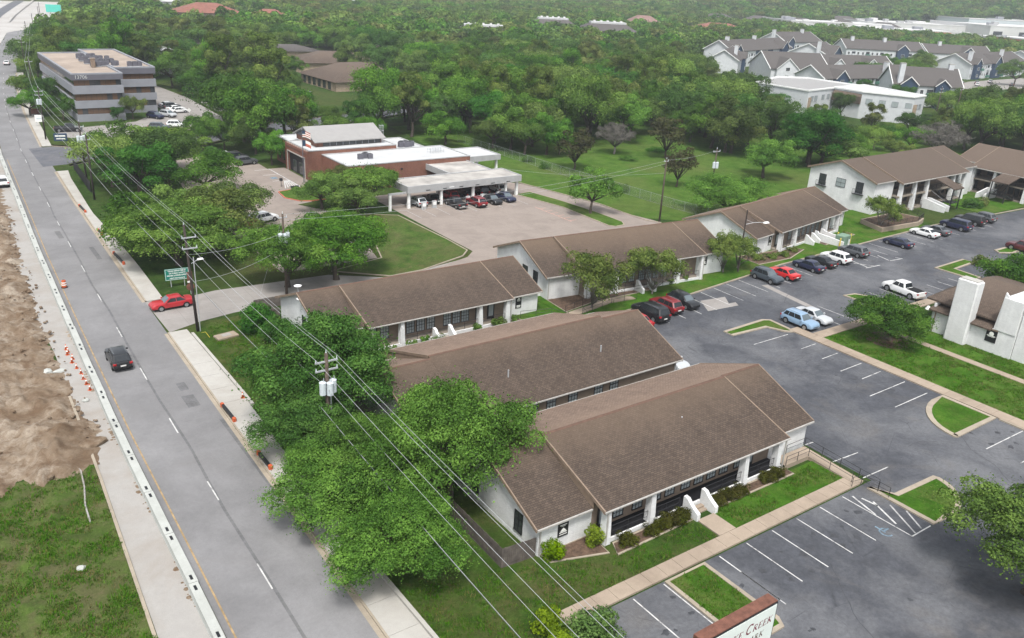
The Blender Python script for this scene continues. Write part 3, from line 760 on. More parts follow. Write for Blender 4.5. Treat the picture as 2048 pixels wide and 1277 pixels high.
# ------------------------------------------------------------ shared window / railing pieces
def window_mesh(w, h, nx=3, ny=4, d=.06, frame='black_metal'):
    f = MB(); t = .06
    f.box(-w/2-t, w/2+t, -d, 0, h, h+t).box(-w/2-t, w/2+t, -d-.03, 0, -t, 0).box(-w/2-t, -w/2, -d, 0, 0, h).box(w/2, w/2+t, -d, 0, 0, h)
    for i in range(1, nx): x = -w/2 + w*i/nx; f.box(x-.013, x+.013, -d+.005, -.012, 0, h)
    for j in range(1, ny):
        z = h*j/ny; q = .03 if j*2 == ny else .013; f.box(-w/2, w/2, -d+.007, -.014, z-q, z+q)
    return f.mesh('window', [frame])
def pane_mesh(w, h, mat): return MB().box(-w/2, w/2, -.02, -.008, 0, h).mesh('pane', [mat])
WIN = {}
def window(parent, x, y, z, w=1.0, h=1.5, rz=0, nx=3, ny=4, glass='pane', frame='black_metal', name='window'):
    k = (w, h, nx, ny, frame)
    if k not in WIN: WIN[k] = window_mesh(w, h, nx, ny, frame=frame)
    k2 = (w, h, glass)
    if k2 not in WIN: WIN[k2] = pane_mesh(w, h, glass)
    o = inst(name, WIN[k], parent, (x, y, z), rz); inst('pane', WIN[k2], o); return o
def railing(parent, pts, h=.95, mat='black_metal', bars=True, name='railing', step=.14, mid=None):
    b = MB(); pts = [Vector(p) for p in pts]
    for a, c in zip(pts, pts[1:]):
        d = c-a; L = d.length
        b.tube([a+Vector((0,0,h)), c+Vector((0,0,h))], .028, 4)
        if bars:
            b.tube([a+Vector((0,0,.1)), c+Vector((0,0,.1))], .018, 4)
            n = int(L/step)
            for i in range(1, n): p = a+d*(i/n); b.tube([p+Vector((0,0,.1)), p+Vector((0,0,h))], .010, 3, cap=False)
        if mid: b.tube([a+Vector((0,0,mid)), c+Vector((0,0,mid))], .022, 4)
        n = max(1, round(L/1.8))
        for i in range(n+1): p = a+d*(i/n); b.tube([p, p+Vector((0,0,h))], .03, 4)
    return b.build(name, mat, parent)
def poster(parent, x, y, z, w, h, rz=0, kind=0):
    """black board with pale marks, fixed to a wall"""
    o = inst('sign_board', MB().box(-w/2, w/2, -.05, 0, 0, h).mesh('sign_board', ['sign_black']), parent, (x, y, z), rz)
    b = MB(); yy = -.056
    def q(x0, x1, z0, z1): b.box(x0*w, x1*w, yy, -.048, z0*h, z1*h)
    def disc(cx, cz, r, n=10): b.add([(cx*w+r*w*math.cos(2*math.pi*k/n), yy, cz*h+r*w*math.sin(2*math.pi*k/n)) for k in range(n)], [tuple(range(n))])
    def peak(cx, cz, r): b.add([(cx*w-r*w, yy, cz*h), (cx*w+r*w, yy, cz*h), (cx*w+.45*r*w, yy, cz*h+.7*r*w), (cx*w, yy, cz*h+1.1*r*w), (cx*w-.5*r*w, yy, cz*h+.7*r*w)], [(0,1,2,3,4)])
    if kind == 0: disc(0,.86,.08); q(-.03,.03,.76,.84); q(-.34,.34,.62,.66); q(-.22,.2,.56,.585); peak(0,.28,.3); q(-.36,.36,.21,.26); q(-.38,.38,.10,.14)
    elif kind == 1: peak(0,.74,.26); q(-.32,.32,.66,.70); q(-.24,.24,.60,.625); q(-.36,.36,.20,.25); q(-.33,.30,.13,.165); q(-.3,.33,.06,.10)
    elif kind == 2: q(-.3,.3,.78,.82); q(-.25,.25,.72,.745); q(-.3,.3,.55,.58); disc(0,.28,.2); q(-.34,.34,.12,.17)
    else: disc(0,.70,.22); q(-.4,.4,.50,.56); q(-.3,.3,.44,.47)
    b.build('lettering', 'sign_white', o); return o

def gable_poly(y0, y1, yr, ze0, zr, ze1): return [(y0,0),(y1,0),(y1,ze1),(yr,zr),(y0,ze0)]
def office_row(label, loc, rz, L=30.2, wl=4.9, wr=5.0, back=13.1, yr=6.55, zr=5.5, porch='tan', wins=None, doors=None, cols=None, step=14.2,
               backwins=(), group='low brown-roofed office buildings', left_wins=(), posters=(), pale=True, whitewings=True, extra=None):
    """single-storey office: two end wings, a longer porch roof between them; front faces -y, x along the length"""
    t = thing('office_building', label, 'building', loc, rz, None)
    s = .404; sm = .315
    fw_ = lambda y: zr - s*(yr-y); fb = lambda y: zr - s*(y-yr)
    ym = yr - .35; fm = lambda y: fb(ym) - sm*(ym-y); ze = fw_(-.3); zb = fb(back+.3)
    yE = -1.62; xa, xb = wl-.25, L-wr+.25
    W_ = 'white_brick' if whitewings else 'tan_siding'
    # end walls with gables
    for x0, x1 in ((0, .25), (L-.25, L)):
        p = [(0,0),(back,0),(back,fb(back)-.2),(yr,zr-.2),(0,fw_(0)-.2)]
        MB().loft([[(x0, y, z) for y, z in p], [(x1, y, z) for y, z in p]]).build('gable_wall', W_, t)
    MB().box(.25, wl, 0, .25, 0, fw_(0)-.18).build('wing_wall', W_, t)
    MB().box(L-wr, L-.25, 0, .25, 0, fw_(0)-.18).build('wing_wall', W_, t)
    for x in (wl-.25, L-wr): MB().box(x, x+.25, .252, .5, 0, fw_(0)-.1).build('return_wall', 'tan_siding' if porch != 'white' else W_, t)
    MB().box(wl, L-wr, .05, .25, 0, fm(.05)-.3).build('porch_wall', 'tan_siding', t)
    MB().box(.25, L-.25, back-.2, back, 0, fb(back)-.18).build('back_wall', 'tan_siding', t)
    # porch
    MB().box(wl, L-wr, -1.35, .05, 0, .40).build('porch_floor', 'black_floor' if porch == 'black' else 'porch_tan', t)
    MB().box(wl, L-wr, -1.50, -1.35, 0, .46).build('porch_edge', 'white_brick', t)
    cols = cols or (5.2, 9.7, 20.3, 24.5)
    for x in cols: MB().loft([[(x-.28,-1.66,0),(x+.28,-1.66,0),(x+.28,-.95,0),(x-.28,-.95,0)],[(x-.22,-1.52,fm(-1.52)-.2),(x+.22,-1.52,fm(-1.52)-.2),(x+.22,-.98,fm(-.98)-.2),(x-.22,-.98,fm(-.98)-.2)]]).build('column', 'white_brick', t)
    for x in (step-1.05, step+.95):
        pr = [(-1.5,1.55),(-1.9,1.50),(-2.15,1.25),(-2.6,.95),(-3.1,.70),(-3.1,0),(-1.5,0)]
        o = MB(); o.loft([[(x-.08,y,z) for y,z in pr],[(x+.26,y,z) for y,z in pr]]); o.build('step_wall', 'white_brick', t)
    for k in range(2): MB().box(step-.78, step+.92, -2.0-.35*k, -1.65-.35*k, 0, .42-.15*(k+1)).build('step', 'tan_concrete', t)
    segs = [c for c in cols if c < step-1] + [step-1.05] ; segs2 = [step+1.15] + [c for c in cols if c > step+1]
    for sg in (segs, segs2):
        for a, c in zip(sg, sg[1:]): railing(t, [(a+.3,-1.3,.42),(c-.25,-1.3,.42)], .95, bars=False, mid=.45)
    for x in (wins if wins is not None else (8.0, 10.9, 12.2, 13.5, 15.2, 16.4, 17.7, 19.1)): window(t, x, .05, .78, .95, 1.45)
    for x in (doors if doors is not None else (6.5, 21.9)):
        d = MB().box(x-.5, x+.5, -.02, .045, .40, 2.50).build('door', 'black_metal', t)
        MB().box(x-.32, x+.32, -.035, -.015, .75, 2.30).build('door_glass', 'pane', d)
    for x, z in backwins: window(t, x, back, z, 1.0, 1.5, R(180))
    for y, z, w, h in left_wins: window(t, 0, y, z, w, h, R(-90), 2, 3, 'pane_dark')
    # roof: each slope a slab
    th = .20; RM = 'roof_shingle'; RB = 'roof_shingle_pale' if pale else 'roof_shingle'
    def slope(name, x0, x1, y0, y1, f, mat):
        return MB().slab((x0,y0,f(y0)),(x1,y0,f(y0)),(x1,y1,f(y1)),(x0,y1,f(y1)), th).build(name, mat, t)
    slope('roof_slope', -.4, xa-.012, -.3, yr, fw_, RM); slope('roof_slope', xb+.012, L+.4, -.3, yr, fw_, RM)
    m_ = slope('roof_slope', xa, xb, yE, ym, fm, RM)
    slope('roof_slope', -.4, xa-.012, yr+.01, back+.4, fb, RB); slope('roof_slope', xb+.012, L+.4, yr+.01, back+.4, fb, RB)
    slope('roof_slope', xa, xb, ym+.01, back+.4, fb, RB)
    # cheek walls under the raised middle roof
    for x in (xa+.02, xb-.10): MB().add([(x,-.3,fw_(-.3)-.1),(x+.08,-.3,fw_(-.3)-.1),(x+.08,ym,fw_(ym)-.1),(x,ym,fw_(ym)-.1),(x,-.3,fm(-.3)-.19),(x+.08,-.3,fm(-.3)-.19),(x+.08,ym,fm(ym)-.19),(x,ym,fm(ym)-.19)],[(0,3,2,1),(4,5,6,7),(0,1,5,4),(1,2,6,5),(2,3,7,6),(3,0,4,7)]).build('roof_cheek', 'tan_trim', t)
    # trim boards along the rakes and the ridge cap
    def rake(x, y0, y1, f, w=.10): MB().add([(x-w/2,y0,f(y0)-.24),(x+w/2,y0,f(y0)-.24),(x+w/2,y1,f(y1)-.24),(x-w/2,y1,f(y1)-.24),(x-w/2,y0,f(y0)+.035),(x+w/2,y0,f(y0)+.035),(x+w/2,y1,f(y1)+.035),(x-w/2,y1,f(y1)+.035)],[(0,3,2,1),(4,5,6,7),(0,1,5,4),(1,2,6,5),(2,3,7,6),(3,0,4,7)]).build('rake_trim', 'tan_trim', t)
    for x in (-.45, L+.45): rake(x, -.32, yr, fw_); rake(x, yr+.005, back+.42, fb)
    for x in (xa+.03, xb-.03): rake(x, yE-.02, ym, fm, .12)
    rw = .17
    for x0, x1, y, z in ((-.4, xa-.02, yr, zr), (xb+.02, L+.4, yr, zr), (xa, xb, ym, fm(ym))):
        MB().add([(x0,y-rw,z-rw*s+.035),(x1,y-rw,z-rw*s+.035),(x1,y,z+.05),(x0,y,z+.05),(x1,y+rw,z-rw*s+.035),(x0,y+rw,z-rw*s+.035)],[(0,1,2,3),(3,2,4,5)]).build('ridge_cap', 'dark_trim', t)
    for g_ in ((xa-.02, xb+.02, yE-.12, yE-.005, fm(yE)-.13, fm(yE)-.03), (-.4, xa-.05, -.42, -.305, fw_(-.3)-.17, fw_(-.3)-.03), (xb+.05, L+.4, -.42, -.305, fw_(-.3)-.17, fw_(-.3)-.03), (-.4, L+.4, back+.405, back+.50, fb(back+.4)-.15, fb(back+.4)-.03)):
        MB().box(*g_).build('gutter', 'gutter_white', t)
    for x, y, z in ((wl+.12,-1.62,fm(yE)-.2),(L-wr-.12,-1.62,fm(yE)-.2),(.1,-.07,fw_(-.3)-.1),(.25,back+.07,fb(back+.4)-.1),(L-.25,back+.07,fb(back+.4)-.1)):
        MB().box(x-.05,x+.05,y-.05,y+.05,0,z).build('downspout', 'gutter_white', t)
    for args in posters: poster(t, *args)
    if extra: extra(t)
    return t

# ramp with handrails at the end of the nearest building
def b1_extra(t):
    pass
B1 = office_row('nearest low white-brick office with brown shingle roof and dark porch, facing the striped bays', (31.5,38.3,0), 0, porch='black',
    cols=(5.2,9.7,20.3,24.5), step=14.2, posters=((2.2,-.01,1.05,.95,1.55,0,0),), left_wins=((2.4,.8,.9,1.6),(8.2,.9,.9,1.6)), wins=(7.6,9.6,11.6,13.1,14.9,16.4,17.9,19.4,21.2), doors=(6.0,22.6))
for x in (17.5,):
    MB().cyl(x, 3.6, 4.2, 4.9, .06, 8).build('vent_pipe', 'galv', B1)
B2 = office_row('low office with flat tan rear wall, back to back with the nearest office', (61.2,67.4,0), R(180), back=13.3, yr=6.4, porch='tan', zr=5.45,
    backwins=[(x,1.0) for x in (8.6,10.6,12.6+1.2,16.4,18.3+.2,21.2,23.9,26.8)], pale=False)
# the rear slope of this one faces the camera and is the dark side; its porch side is the pale one
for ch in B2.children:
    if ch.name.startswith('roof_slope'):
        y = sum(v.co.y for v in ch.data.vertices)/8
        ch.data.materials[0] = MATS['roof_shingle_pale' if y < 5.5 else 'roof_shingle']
for x, y in ((8.0, 10.3), (19.4, 10.4)):
    MB().cyl(x, y, 3.6, 4.55, .07, 8).build('vent_pipe', 'galv', B2)
B3 = office_row('low white-brick office with a railed porch, wires and leafy tree at its left end', (32.1,76.6,0), 0, L=27.9, wl=4.6, wr=5.0, back=12.4, yr=6.2, zr=5.35, cols=(8.5-.1,18.6,22.4), step=13.7-.4,
    wins=(7.0,10.2,11.5,12.8,15.0,16.2,17.4,18.0+1.4), doors=(5.6,21.0), posters=((25.0,-.01,1.0,.85,1.5,0,1),), left_wins=((2.6,1.0,.9,1.7),(5.4,1.0,.9,1.7),(.9,.6,.6,1.4)))
db = MB().tube([(-.2,6.2,5.1),(-.25,6.2,6.1)], .04, 6); db = db.build('antenna_mast', 'galv', B3)
MB().cyl(-.25,6.2,6.0,6.12,.34,12,.42).build('antenna_dish', 'white_trim', db); MB().cyl(-.25,5.6,4.7,4.82,.36,12,.42).build('antenna_dish', 'white_trim', db)
a4 = math.atan2(76.4-79.0, 93.2-63.4)
B4 = office_row('low white-brick office half hidden by two small leafy trees beside parked cars', (63.4,79.0,0), a4, L=29.9, zr=6.1, yr=6.7, back=13.2, cols=(5.3,9.8,20.4,24.6), left_wins=((3.0,.9,1.0,2.1),(5.6,1.4,1.2,1.6)),
    posters=((26.4,-.01,1.5,.9,1.6,0,2),), porch='tan')
MB().box(-.9,0,1.6,3.6,0,.95).build('side_landing', 'white_brick', B4); railing(B4, [(-.85,1.7,.95),(-.85,3.5,.95)], .9)
lampb = MB().cyl(22.6, .55, 2.62, 2.75, .14, 10); lampb.build('porch_lamp', 'white_trim', B4)
a5 = R(9.2)
B5 = office_row('low white-brick office with white ramp walls and green cabinet at its right end', (104.0,79.3,0), a5, L=29.8, zr=5.7, yr=6.6, back=13.1, left_wins=(), wins=(8.0,10.6,12.0,13.6,15.2,16.8,18.4,20.0), posters=((4.2,-.01,1.0,.85,1.5,0,1),))
for x in (16.2, 18.3):
    pr = [(-1.5,1.7),(-2.0,1.7),(-2.2,1.45),(-6.6,1.0),(-6.6,0),(-1.5,0)]
    MB().loft([[(x,y,z) for y,z in pr],[(x+.26,y,z) for y,z in pr]]).build('ramp_wall', 'white_brick', B5)
MB().add([(16.3,-6.6,.14),(18.3,-6.6,.14),(18.3,-1.5,.45),(16.3,-1.5,.45)],[(0,1,2,3)]).build('ramp', 'tan_concrete', B5)

# ramp and handrails at the corner of the nearest office
rp = thing('access_ramp', 'concrete access ramp with black handrails at the nearest office corner', 'ramp', (0,0,0))
MB().add([(56.9,36.6,.45),(60.2,36.6,.40),(60.2,37.9,.40),(56.9,37.9,.45),(56.9,36.6,0),(60.2,36.6,0),(60.2,37.9,0),(56.9,37.9,0)],[(0,1,2,3),(4,5,1,0)]).build('ramp_slab', 'tan_concrete', rp)
MB().add([(60.2,31.8,.16),(61.3,31.8,.16),(61.3,37.9,.40),(60.2,37.9,.40),(60.2,31.8,0),(61.3,31.8,0),(61.3,37.9,0),(60.2,37.9,0)],[(0,1,2,3),(4,5,1,0),(4,0,3,7),(1,5,6,2)]).build('ramp_slab', 'tan_concrete', rp)
railing(rp, [(57.0,36.6,.42),(60.15,36.6,.40),(60.15,32.2,.20)], .9, bars=False, mid=.5)
railing(rp, [(58.6,37.85,.42),(61.25,37.85,.40),(61.25,30.4,.16)], .9, bars=False, mid=.5)
railing(rp, [(59.6,31.8,.16),(60.6,31.6,.16),(60.9,30.2,.16),(60.9,29.2,.16)], .9, bars=False, mid=.5)
rp2 = thing('access_ramp', 'concrete ramp with black handrails between the two white-brick offices', 'ramp', (0,0,0))
MB().prism([(62.2,70.8),(63.6,70.8),(63.6,73.0),(70,74.2),(74,73.8),(74,74.9),(70,75.4),(62.2,74.0)], 0, .20).build('ramp_slab', 'tan_concrete', rp2)
railing(rp2, [(56.8,75.6,.1),(60.6,74.4,.15),(61.6,72.4,.15)], .9, bars=False, mid=.5)
railing(rp2, [(63.7,71.4,.2),(64.2,72.8,.2),(70,74.0,.2),(74,73.6,.2)], .9, bars=False, mid=.5)
railing(rp2, [(62.6,74.2,.2),(66,75.0,.2),(70,75.5,.2),(82,75.2,.3)], .9, bars=False, mid=.5)

# ------------------------------------------------------------ two-storey office
def two_storey(label, loc, rz, L, back, wl, wr, yE, cols, slope_s=.36, yr=7.6, ze=6.1, seed=0, sidewins=True, stairx=None, mat='roof_shingle_high', bays_=None):
    t = thing('office_building', label, 'building', loc, rz)
    zr = ze + slope_s*(yr+.35); f = lambda y: zr - slope_s*(yr-y); fm = lambda y: f(y)+.22; fb = lambda y: zr - slope_s*(y-yr)
    for x0, x1 in ((0,.3),(L-.3,L)):
        p = [(0,0),(back,0),(back,fb(back)-.2),(yr,zr-.2),(0,f(0)-.2)]
        MB().loft([[(x0,y,z) for y,z in p],[(x1,y,z) for y,z in p]]).build('gable_wall', 'white_brick', t)
    MB().box(.3,wl,0,.3,0,f(0)-.18).build('wing_wall', 'white_brick', t); MB().box(L-wr,L-.3,0,.3,0,f(0)-.18).build('wing_wall', 'white_brick', t)
    MB().box(wl,L-wr,1.7,1.9,0,f(1.7)-.2).build('porch_wall', 'tan_siding', t); MB().box(.3,L-.3,back-.3,back,0,fb(back)-.2).build('back_wall', 'tan_siding', t)
    MB().box(wl,L-wr,yE+.5,1.7,0,.35).build('porch_floor', 'porch_tan', t); MB().box(wl,L-wr,yE+.5,1.7,2.85,3.15).build('gallery_floor', 'porch_tan', t)
    for x in cols:
        MB().loft([[(x-.34,yE+.1,0),(x+.34,yE+.1,0),(x+.34,yE+1.0,0),(x-.34,yE+1.0,0)],[(x-.30,yE+.4,ze-.55),(x+.30,yE+.4,ze-.55),(x+.30,yE+1.0,ze-.45),(x-.30,yE+1.0,ze-.45)]]).build('column', 'white_brick', t)
    cc = sorted(cols)
    for a, c in zip(cc, cc[1:]):
        for z in (.35, 3.15): railing(t, [(a+.3,yE+.75,z),(c-.3,yE+.75,z)], .95, step=.28)
        mid = (a+c)/2
        for z in (.75, 3.6):
            for dx in (-1.25, 0, 1.25) if c-a > 4.6 else (-.75, .75):
                if (dx == 0) and z < 1: 
                    d = MB().box(mid-.5,mid+.5,1.62,1.695,.35,2.5).build('door', 'black_metal', t); MB().box(mid-.3,mid+.3,1.60,1.625,.7,2.3).build('door_glass', 'pane_dark', d)
                else: window(t, mid+dx, 1.7, z, 1.0, 1.7, 0, 2, 3, 'pane_dark')
    if sidewins:
        for y, z, w, h, g in ((3.2,3.5,1.4,2.0,'pane_dark'),(7.2,3.9,1.9,1.5,'pane'),(11.2,3.5,1.4,2.0,'pane_dark')):
            window(t, 0, y, z, w, h, R(-90), 2, 2, g)
            if h > 1.8: 
                railing(t, [(-.45,y-1.1,z-.2),(-.45,y+1.1,z-.2)], .9); MB().box(-.5,0,y-1.1,y+1.1,z-.3,z-.2).build('balcony_floor', 'black_metal', t)
        window(t, 4.6, 0, 1.3, 1.2, 1.5, 0, 2, 2, 'pane_dark')
    th = .22
    def slab(x0,x1,y0,y1,ff,mt): MB().slab((x0,y0,ff(y0)),(x1,y0,ff(y0)),(x1,y1,ff(y1)),(x0,y1,ff(y1)),th).build('roof_slope', mt, t)
    ym = yr-.22/(2*slope_s)
    slab(-.4,wl-.21,-.35,yr,f,mat); slab(L-wr+.21,L+.4,-.35,yr,f,mat); slab(wl-.2,L-wr+.2,yE,ym,fm,mat)
    slab(-.4,wl-.21,yr+.01,back+.4,fb,mat); slab(L-wr+.21,L+.4,yr+.01,back+.4,fb,mat); slab(wl-.2,L-wr+.2,ym+.01,back+.4,fb,mat)
    def rake(x,y0,y1,ff,w=.12): MB().add([(x-w/2,y0,ff(y0)-.28),(x+w/2,y0,ff(y0)-.28),(x+w/2,y1,ff(y1)-.28),(x-w/2,y1,ff(y1)-.28),(x-w/2,y0,ff(y0)+.04),(x+w/2,y0,ff(y0)+.04),(x+w/2,y1,ff(y1)+.04),(x-w/2,y1,ff(y1)+.04)],[(0,3,2,1),(4,5,6,7),(0,1,5,4),(1,2,6,5),(2,3,7,6),(3,0,4,7)]).build('rake_trim', 'tan_trim', t)
    for x in (-.46,L+.46): rake(x,-.36,yr,f); rake(x,yr+.005,back+.42,fb)
    for x in (wl-.16,L-wr+.16): rake(x,yE-.02,ym,fm)
    for g_ in ((wl-.2,L-wr+.2,yE-.13,yE-.005,fm(yE)-.18,fm(yE)-.02),(-.4,wl-.25,-.48,-.355,f(-.35)-.18,f(-.35)-.02),(L-wr+.25,L+.4,-.48,-.355,f(-.35)-.18,f(-.35)-.02)): MB().box(*g_).build('gutter', 'gutter_white', t)
    if stairx is not None:
        x0 = stairx
        # covered outside stair in front of the gallery
        y0, y1 = yE-4.2, yE
        MB().slab((x0-1.7,y0,ze-1.75),(x0+2.0,y0,ze-1.75),(x0+2.0,y1+.2,fm(y1)+.03),(x0-1.7,y1+.2,fm(y1)+.03),.2).build('stair_roof', mat, t)
        for px in (x0-1.4, x0+1.7): MB().box(px-.09,px+.09,y0+.25,y0+.43,0,ze-1.95).build('stair_post', 'black_metal', t)
        st = MB()
        for sx in (x0-1.2,x0-.05): st.tube([(sx,yE+.4,3.05),(sx,y0+1.5,1.55)], .09, 4)
        for k in range(9): yy = lerp(yE+.3,y0+1.5,k/8); zz = lerp(2.95,1.6,k/8); st.box(x0-1.2,x0-.05,yy-.14,yy+.14,zz-.03,zz)
        st.box(x0-1.3,x0+1.6,y0+.2,y0+1.5,1.45,1.52)
        for sx in (x0+.25,x0+1.4): st.tube([(sx,yE+.6,.3),(sx,y0+1.5,1.5)], .09, 4)
        for k in range(8): yy = lerp(yE+.4,y0+1.6,k/7); zz = lerp(.45,1.45,k/7); st.box(x0+.25,x0+1.4,yy-.14,yy+.14,zz-.03,zz)
        st.build('stair', 'black_metal', t)
        railing(t, [(x0-1.2,yE+.4,3.05),(x0-1.2,y0+1.5,1.55)], .95, name='stair_railing'); railing(t, [(x0-1.25,y0+.25,1.5),(x0+1.55,y0+.25,1.5)], .95, name='stair_railing'); railing(t, [(x0+1.4,yE+.4,.4),(x0+1.4,y0+1.5,1.5)], .95, name='stair_railing')
        for px in (x0-4.0, x0-2.4):
            pr = [(yE+.3,1.9),(yE-.3,1.9),(yE-4.0,1.15),(yE-4.2,1.15),(yE-4.2,0),(yE+.3,0)]
            MB().loft([[(px,y,z) for y,z in pr],[(px+.3,y,z) for y,z in pr]]).build('ramp_wall', 'white_brick', t)
    return t
B6 = two_storey('two-storey white-brick office with galleries and covered black outside stair', (145.2,86.2,0), R(1.8), 37.0, 14.2, 6.3, 5.8, -1.9, (6.9,11.8,16.4,26.6,31.0), stairx=19.5)
B7 = two_storey('two-storey brown-roofed office at the right edge, galleries facing the drive', (187.5,93.5,0), R(-92), 46, 15, 4.5, 5, -2.6, (5.0,9.6,16.4,21.0,25.6), ze=6.0, yr=7.6, sidewins=False, stairx=13.0, mat='roof_shingle_warm')
# planter and ramp in front of the two-storey office
pl = thing('planter_wall', 'long stone planter and ramp wall below the two-storey office gallery', 'wall', (0,0,0))
MB().prism([(135.8,77.8),(146.5,77.2),(150.0,78.4),(149,83.5),(137.8,83.4)], 0, .85).build('planter_box', 'tan_concrete', pl)
MB().prism([(136.2,78.2),(146.3,77.6),(149.4,78.7),(148.6,83.1),(138.0,83.0)], .85, .90).build('soil', 'mulch', pl)
railing(pl, [(138,78.2,.86),(146.5,77.5,.86),(150,78.6,.86),(152,82,.86)], .95)

# ------------------------------------------------------------ white building with chimney, right edge
t = thing('chimney_building', 'white-brick building with a tall chimney beside the garden path', 'building', (0,0,0))
MB().box(99.7,100.0,38.35,48.1,0,3.0).build('wall', 'white_brick', t)
MB().loft([[(99.72,38.36,3.0),(99.98,38.36,3.0),(99.98,40.9,3.0),(99.72,40.9,3.0)],[(99.72,38.36,5.4),(99.98,38.36,5.4),(99.98,40.6,7.6),(99.72,40.6,7.6)]]).build('tall_wall', 'white_brick', t)
MB().prism([(100.0,36.0),(112,36.0),(112,38.3),(100.0,38.3)], 0, 7.2).build('tower', 'white_brick', t)
MB().prism(rect(99.62,112,38.4,40.6), 3.0, 7.0).build('tower', 'white_brick', t)
MB().box(100.0,101.2,30,36.0,0,4.6).build('side_wing', 'tan_siding', t)
MB().bbox(98.85,100.4,43.4,45.9,0,7.9,.12).build('chimney', 'white_brick', t)
MB().prism([(99.0,43.6),(100.2,43.6),(100.2,45.7),(99.0,45.7)], 7.9, 8.0).build('chimney_cap', 'walk_concrete', t)
MB().slab((99.3,41.0,2.95),(101.2,41.0,3.5),(101.2,48.6,3.5),(99.3,48.6,2.95),.18).build('lower_roof', 'roof_shingle_warm', t)
MB().box(101.0,101.2,41.0,48.4,3.3,3.9).build('clerestory_wall', 'dark_trim', t)
MB().slab((100.2,40.7,3.95),(108.5,40.7,6.1),(108.5,47.0,6.1),(100.2,49.6,3.95),.2).build('roof_slope', 'roof_shingle_warm', t)
MB().slab((108.51,40.7,6.1),(118.0,40.7,3.9),(118.0,49.6,3.9),(108.51,47.0,6.1),.2).build('roof_slope', 'roof_shingle_warm', t)
MB().add([(100.2,49.6,3.95),(108.5,47.0,6.1),(118.0,49.6,3.9),(109,51.5,3.0)],[(0,3,1),(1,3,2)]).build('roof_hip', 'roof_shingle_warm', t)
MB().box(100.0,117.6,48.15,48.4,0,3.6).box(117.4,117.6,38,48.15,0,3.6).build('wall', 'white_brick', t)
MB().box(99.56,99.66,47.75,47.85,0,2.7).build('downspout', 'tan_trim', t)
MB().cyl(99.9,49.0,2.6,3.0,.35,10,.15).build('floodlight', 'white_trim', t)
poster(t, 99.7, 40.9, 1.35, 1.25, 1.45, R(-90), 3)
for o_ in t.children:
    if o_.name.startswith('sign_board'): MB().box(-.62,.62,-.06,-.0,1.46,1.62).build('board_cap', 'tan_trim', o_)

# ------------------------------------------------------------ red brick public building with carport
dps = thing('brick_building', 'red brick office with white flat roofs, dormer roof and attached carport', 'building', (0,0,0))
def flat_block(x0,x1,y0,y1,h,wall,roof,par=.45,cop='grey_metal',name='wall'):
    MB().box(x0,x1,y0,y1,0,h).build(name, wall, dps)
    b = MB(); w=.28
    b.box(x0-.05,x1+.05,y0-.05,y0+w,h+.003,h+.16).box(x0-.05,x1+.05,y1-w,y1+.05,h+.003,h+.16).box(x0-.05,x0+w,y0+w,y1-w,h+.003,h+.16).box(x1-w,x1+.05,y0+w,y1-w,h+.003,h+.16)
    b.build('coping', cop, dps)
    MB().sheet(rect(x0+w,x1-w,y0+w,y1-w), h+.02).build('flat_roof', roof, dps)
flat_block(62.1,80.6,152.2,163.2,5.4,'red_brick','white_roof')
flat_block(62.9,83.5,163.25,171.5,5.0,'red_brick','white_roof')
flat_block(64.6,91.0,140.8,152.15,4.6,'red_brick','white_roof')
flat_block(80.65,87.2,152.2,163.2,4.55,'red_brick','white_roof')
# dormer
MB().box(65.0,79.0,155.6,165.6,5.45,6.5).build('dormer_wall', 'red_brick', dps)
MB().box(66.4,78.8,155.5,155.6,5.5,6.4).build('dormer_glazing', 'pane_dark', dps)
gl = MB()
for i in range(1,9): gl.box(66.4+i*1.38-.05,66.4+i*1.38+.05,155.42,155.5,5.5,6.4)
gl.build('glazing_bar', 'band_grey', dps)
MB().slab((64.4,155.0,6.5),(79.7,155.0,6.5),(79.7,160.6,8.6),(64.4,160.6,8.6),.2).build('dormer_roof', 'grey_roof_metal', dps)
MB().slab((64.4,160.61,8.6),(79.7,160.61,8.6),(79.7,166.2,6.5),(64.4,166.2,6.5),.2).build('dormer_roof', 'grey_roof_metal', dps)
for x in (64.9, 79.0): MB().loft([[(x,155.6,6.45),(x,165.6,6.45),(x,160.6,8.35)],[(x+.15,155.6,6.45),(x+.15,165.6,6.45),(x+.15,160.6,8.35)]]).build('dormer_gable', 'band_dark', dps)
# entrance portal on the left face
MB().box(61.6,62.1,152.2,153.3,0,5.4).build('portal_pier', 'red_brick', dps); MB().box(61.6,62.1,162.1,163.2,0,5.4).build('portal_pier', 'red_brick', dps)
MB().box(61.6,62.1,153.3,162.1,3.9,5.4).build('portal_beam', 'red_brick', dps)
MB().box(62.06,62.12,153.3,162.1,0,3.9).build('portal_recess', 'dark_interior', dps)
MB().box(61.5,61.6,153.2,153.45,0,4.0).box(61.5,61.6,161.95,162.2,0,4.0).box(61.5,61.6,153.2,162.2,3.85,4.05).build('portal_frame', 'walk_concrete', dps)
for y in (156.2,159.4): MB().box(61.98,62.05,y-.9,y+.9,0,2.5).build('entrance_door', 'pane_dark', dps)
for y in (165,167.4,169.6): MB().box(62.84,62.9,y-.5,y+.5,.8,2.9).build('window', 'pane_dark', dps)
o_ = inst('lettering', text_mesh('TEXAS DEPARTMENT OF PUBLIC SAFETY', .55), dps); o_.data.materials.append(MATS['letter_brown']); o_.matrix_local = Matrix.Translation((61.57,157.7,4.75)) @ Matrix.Rotation(R(-90),4,'Z') @ Matrix.Rotation(R(90),4,'X')
MB().box(64.9,65.6,151.0,151.01,0,2.2).build('side_door', 'dark_interior', dps)
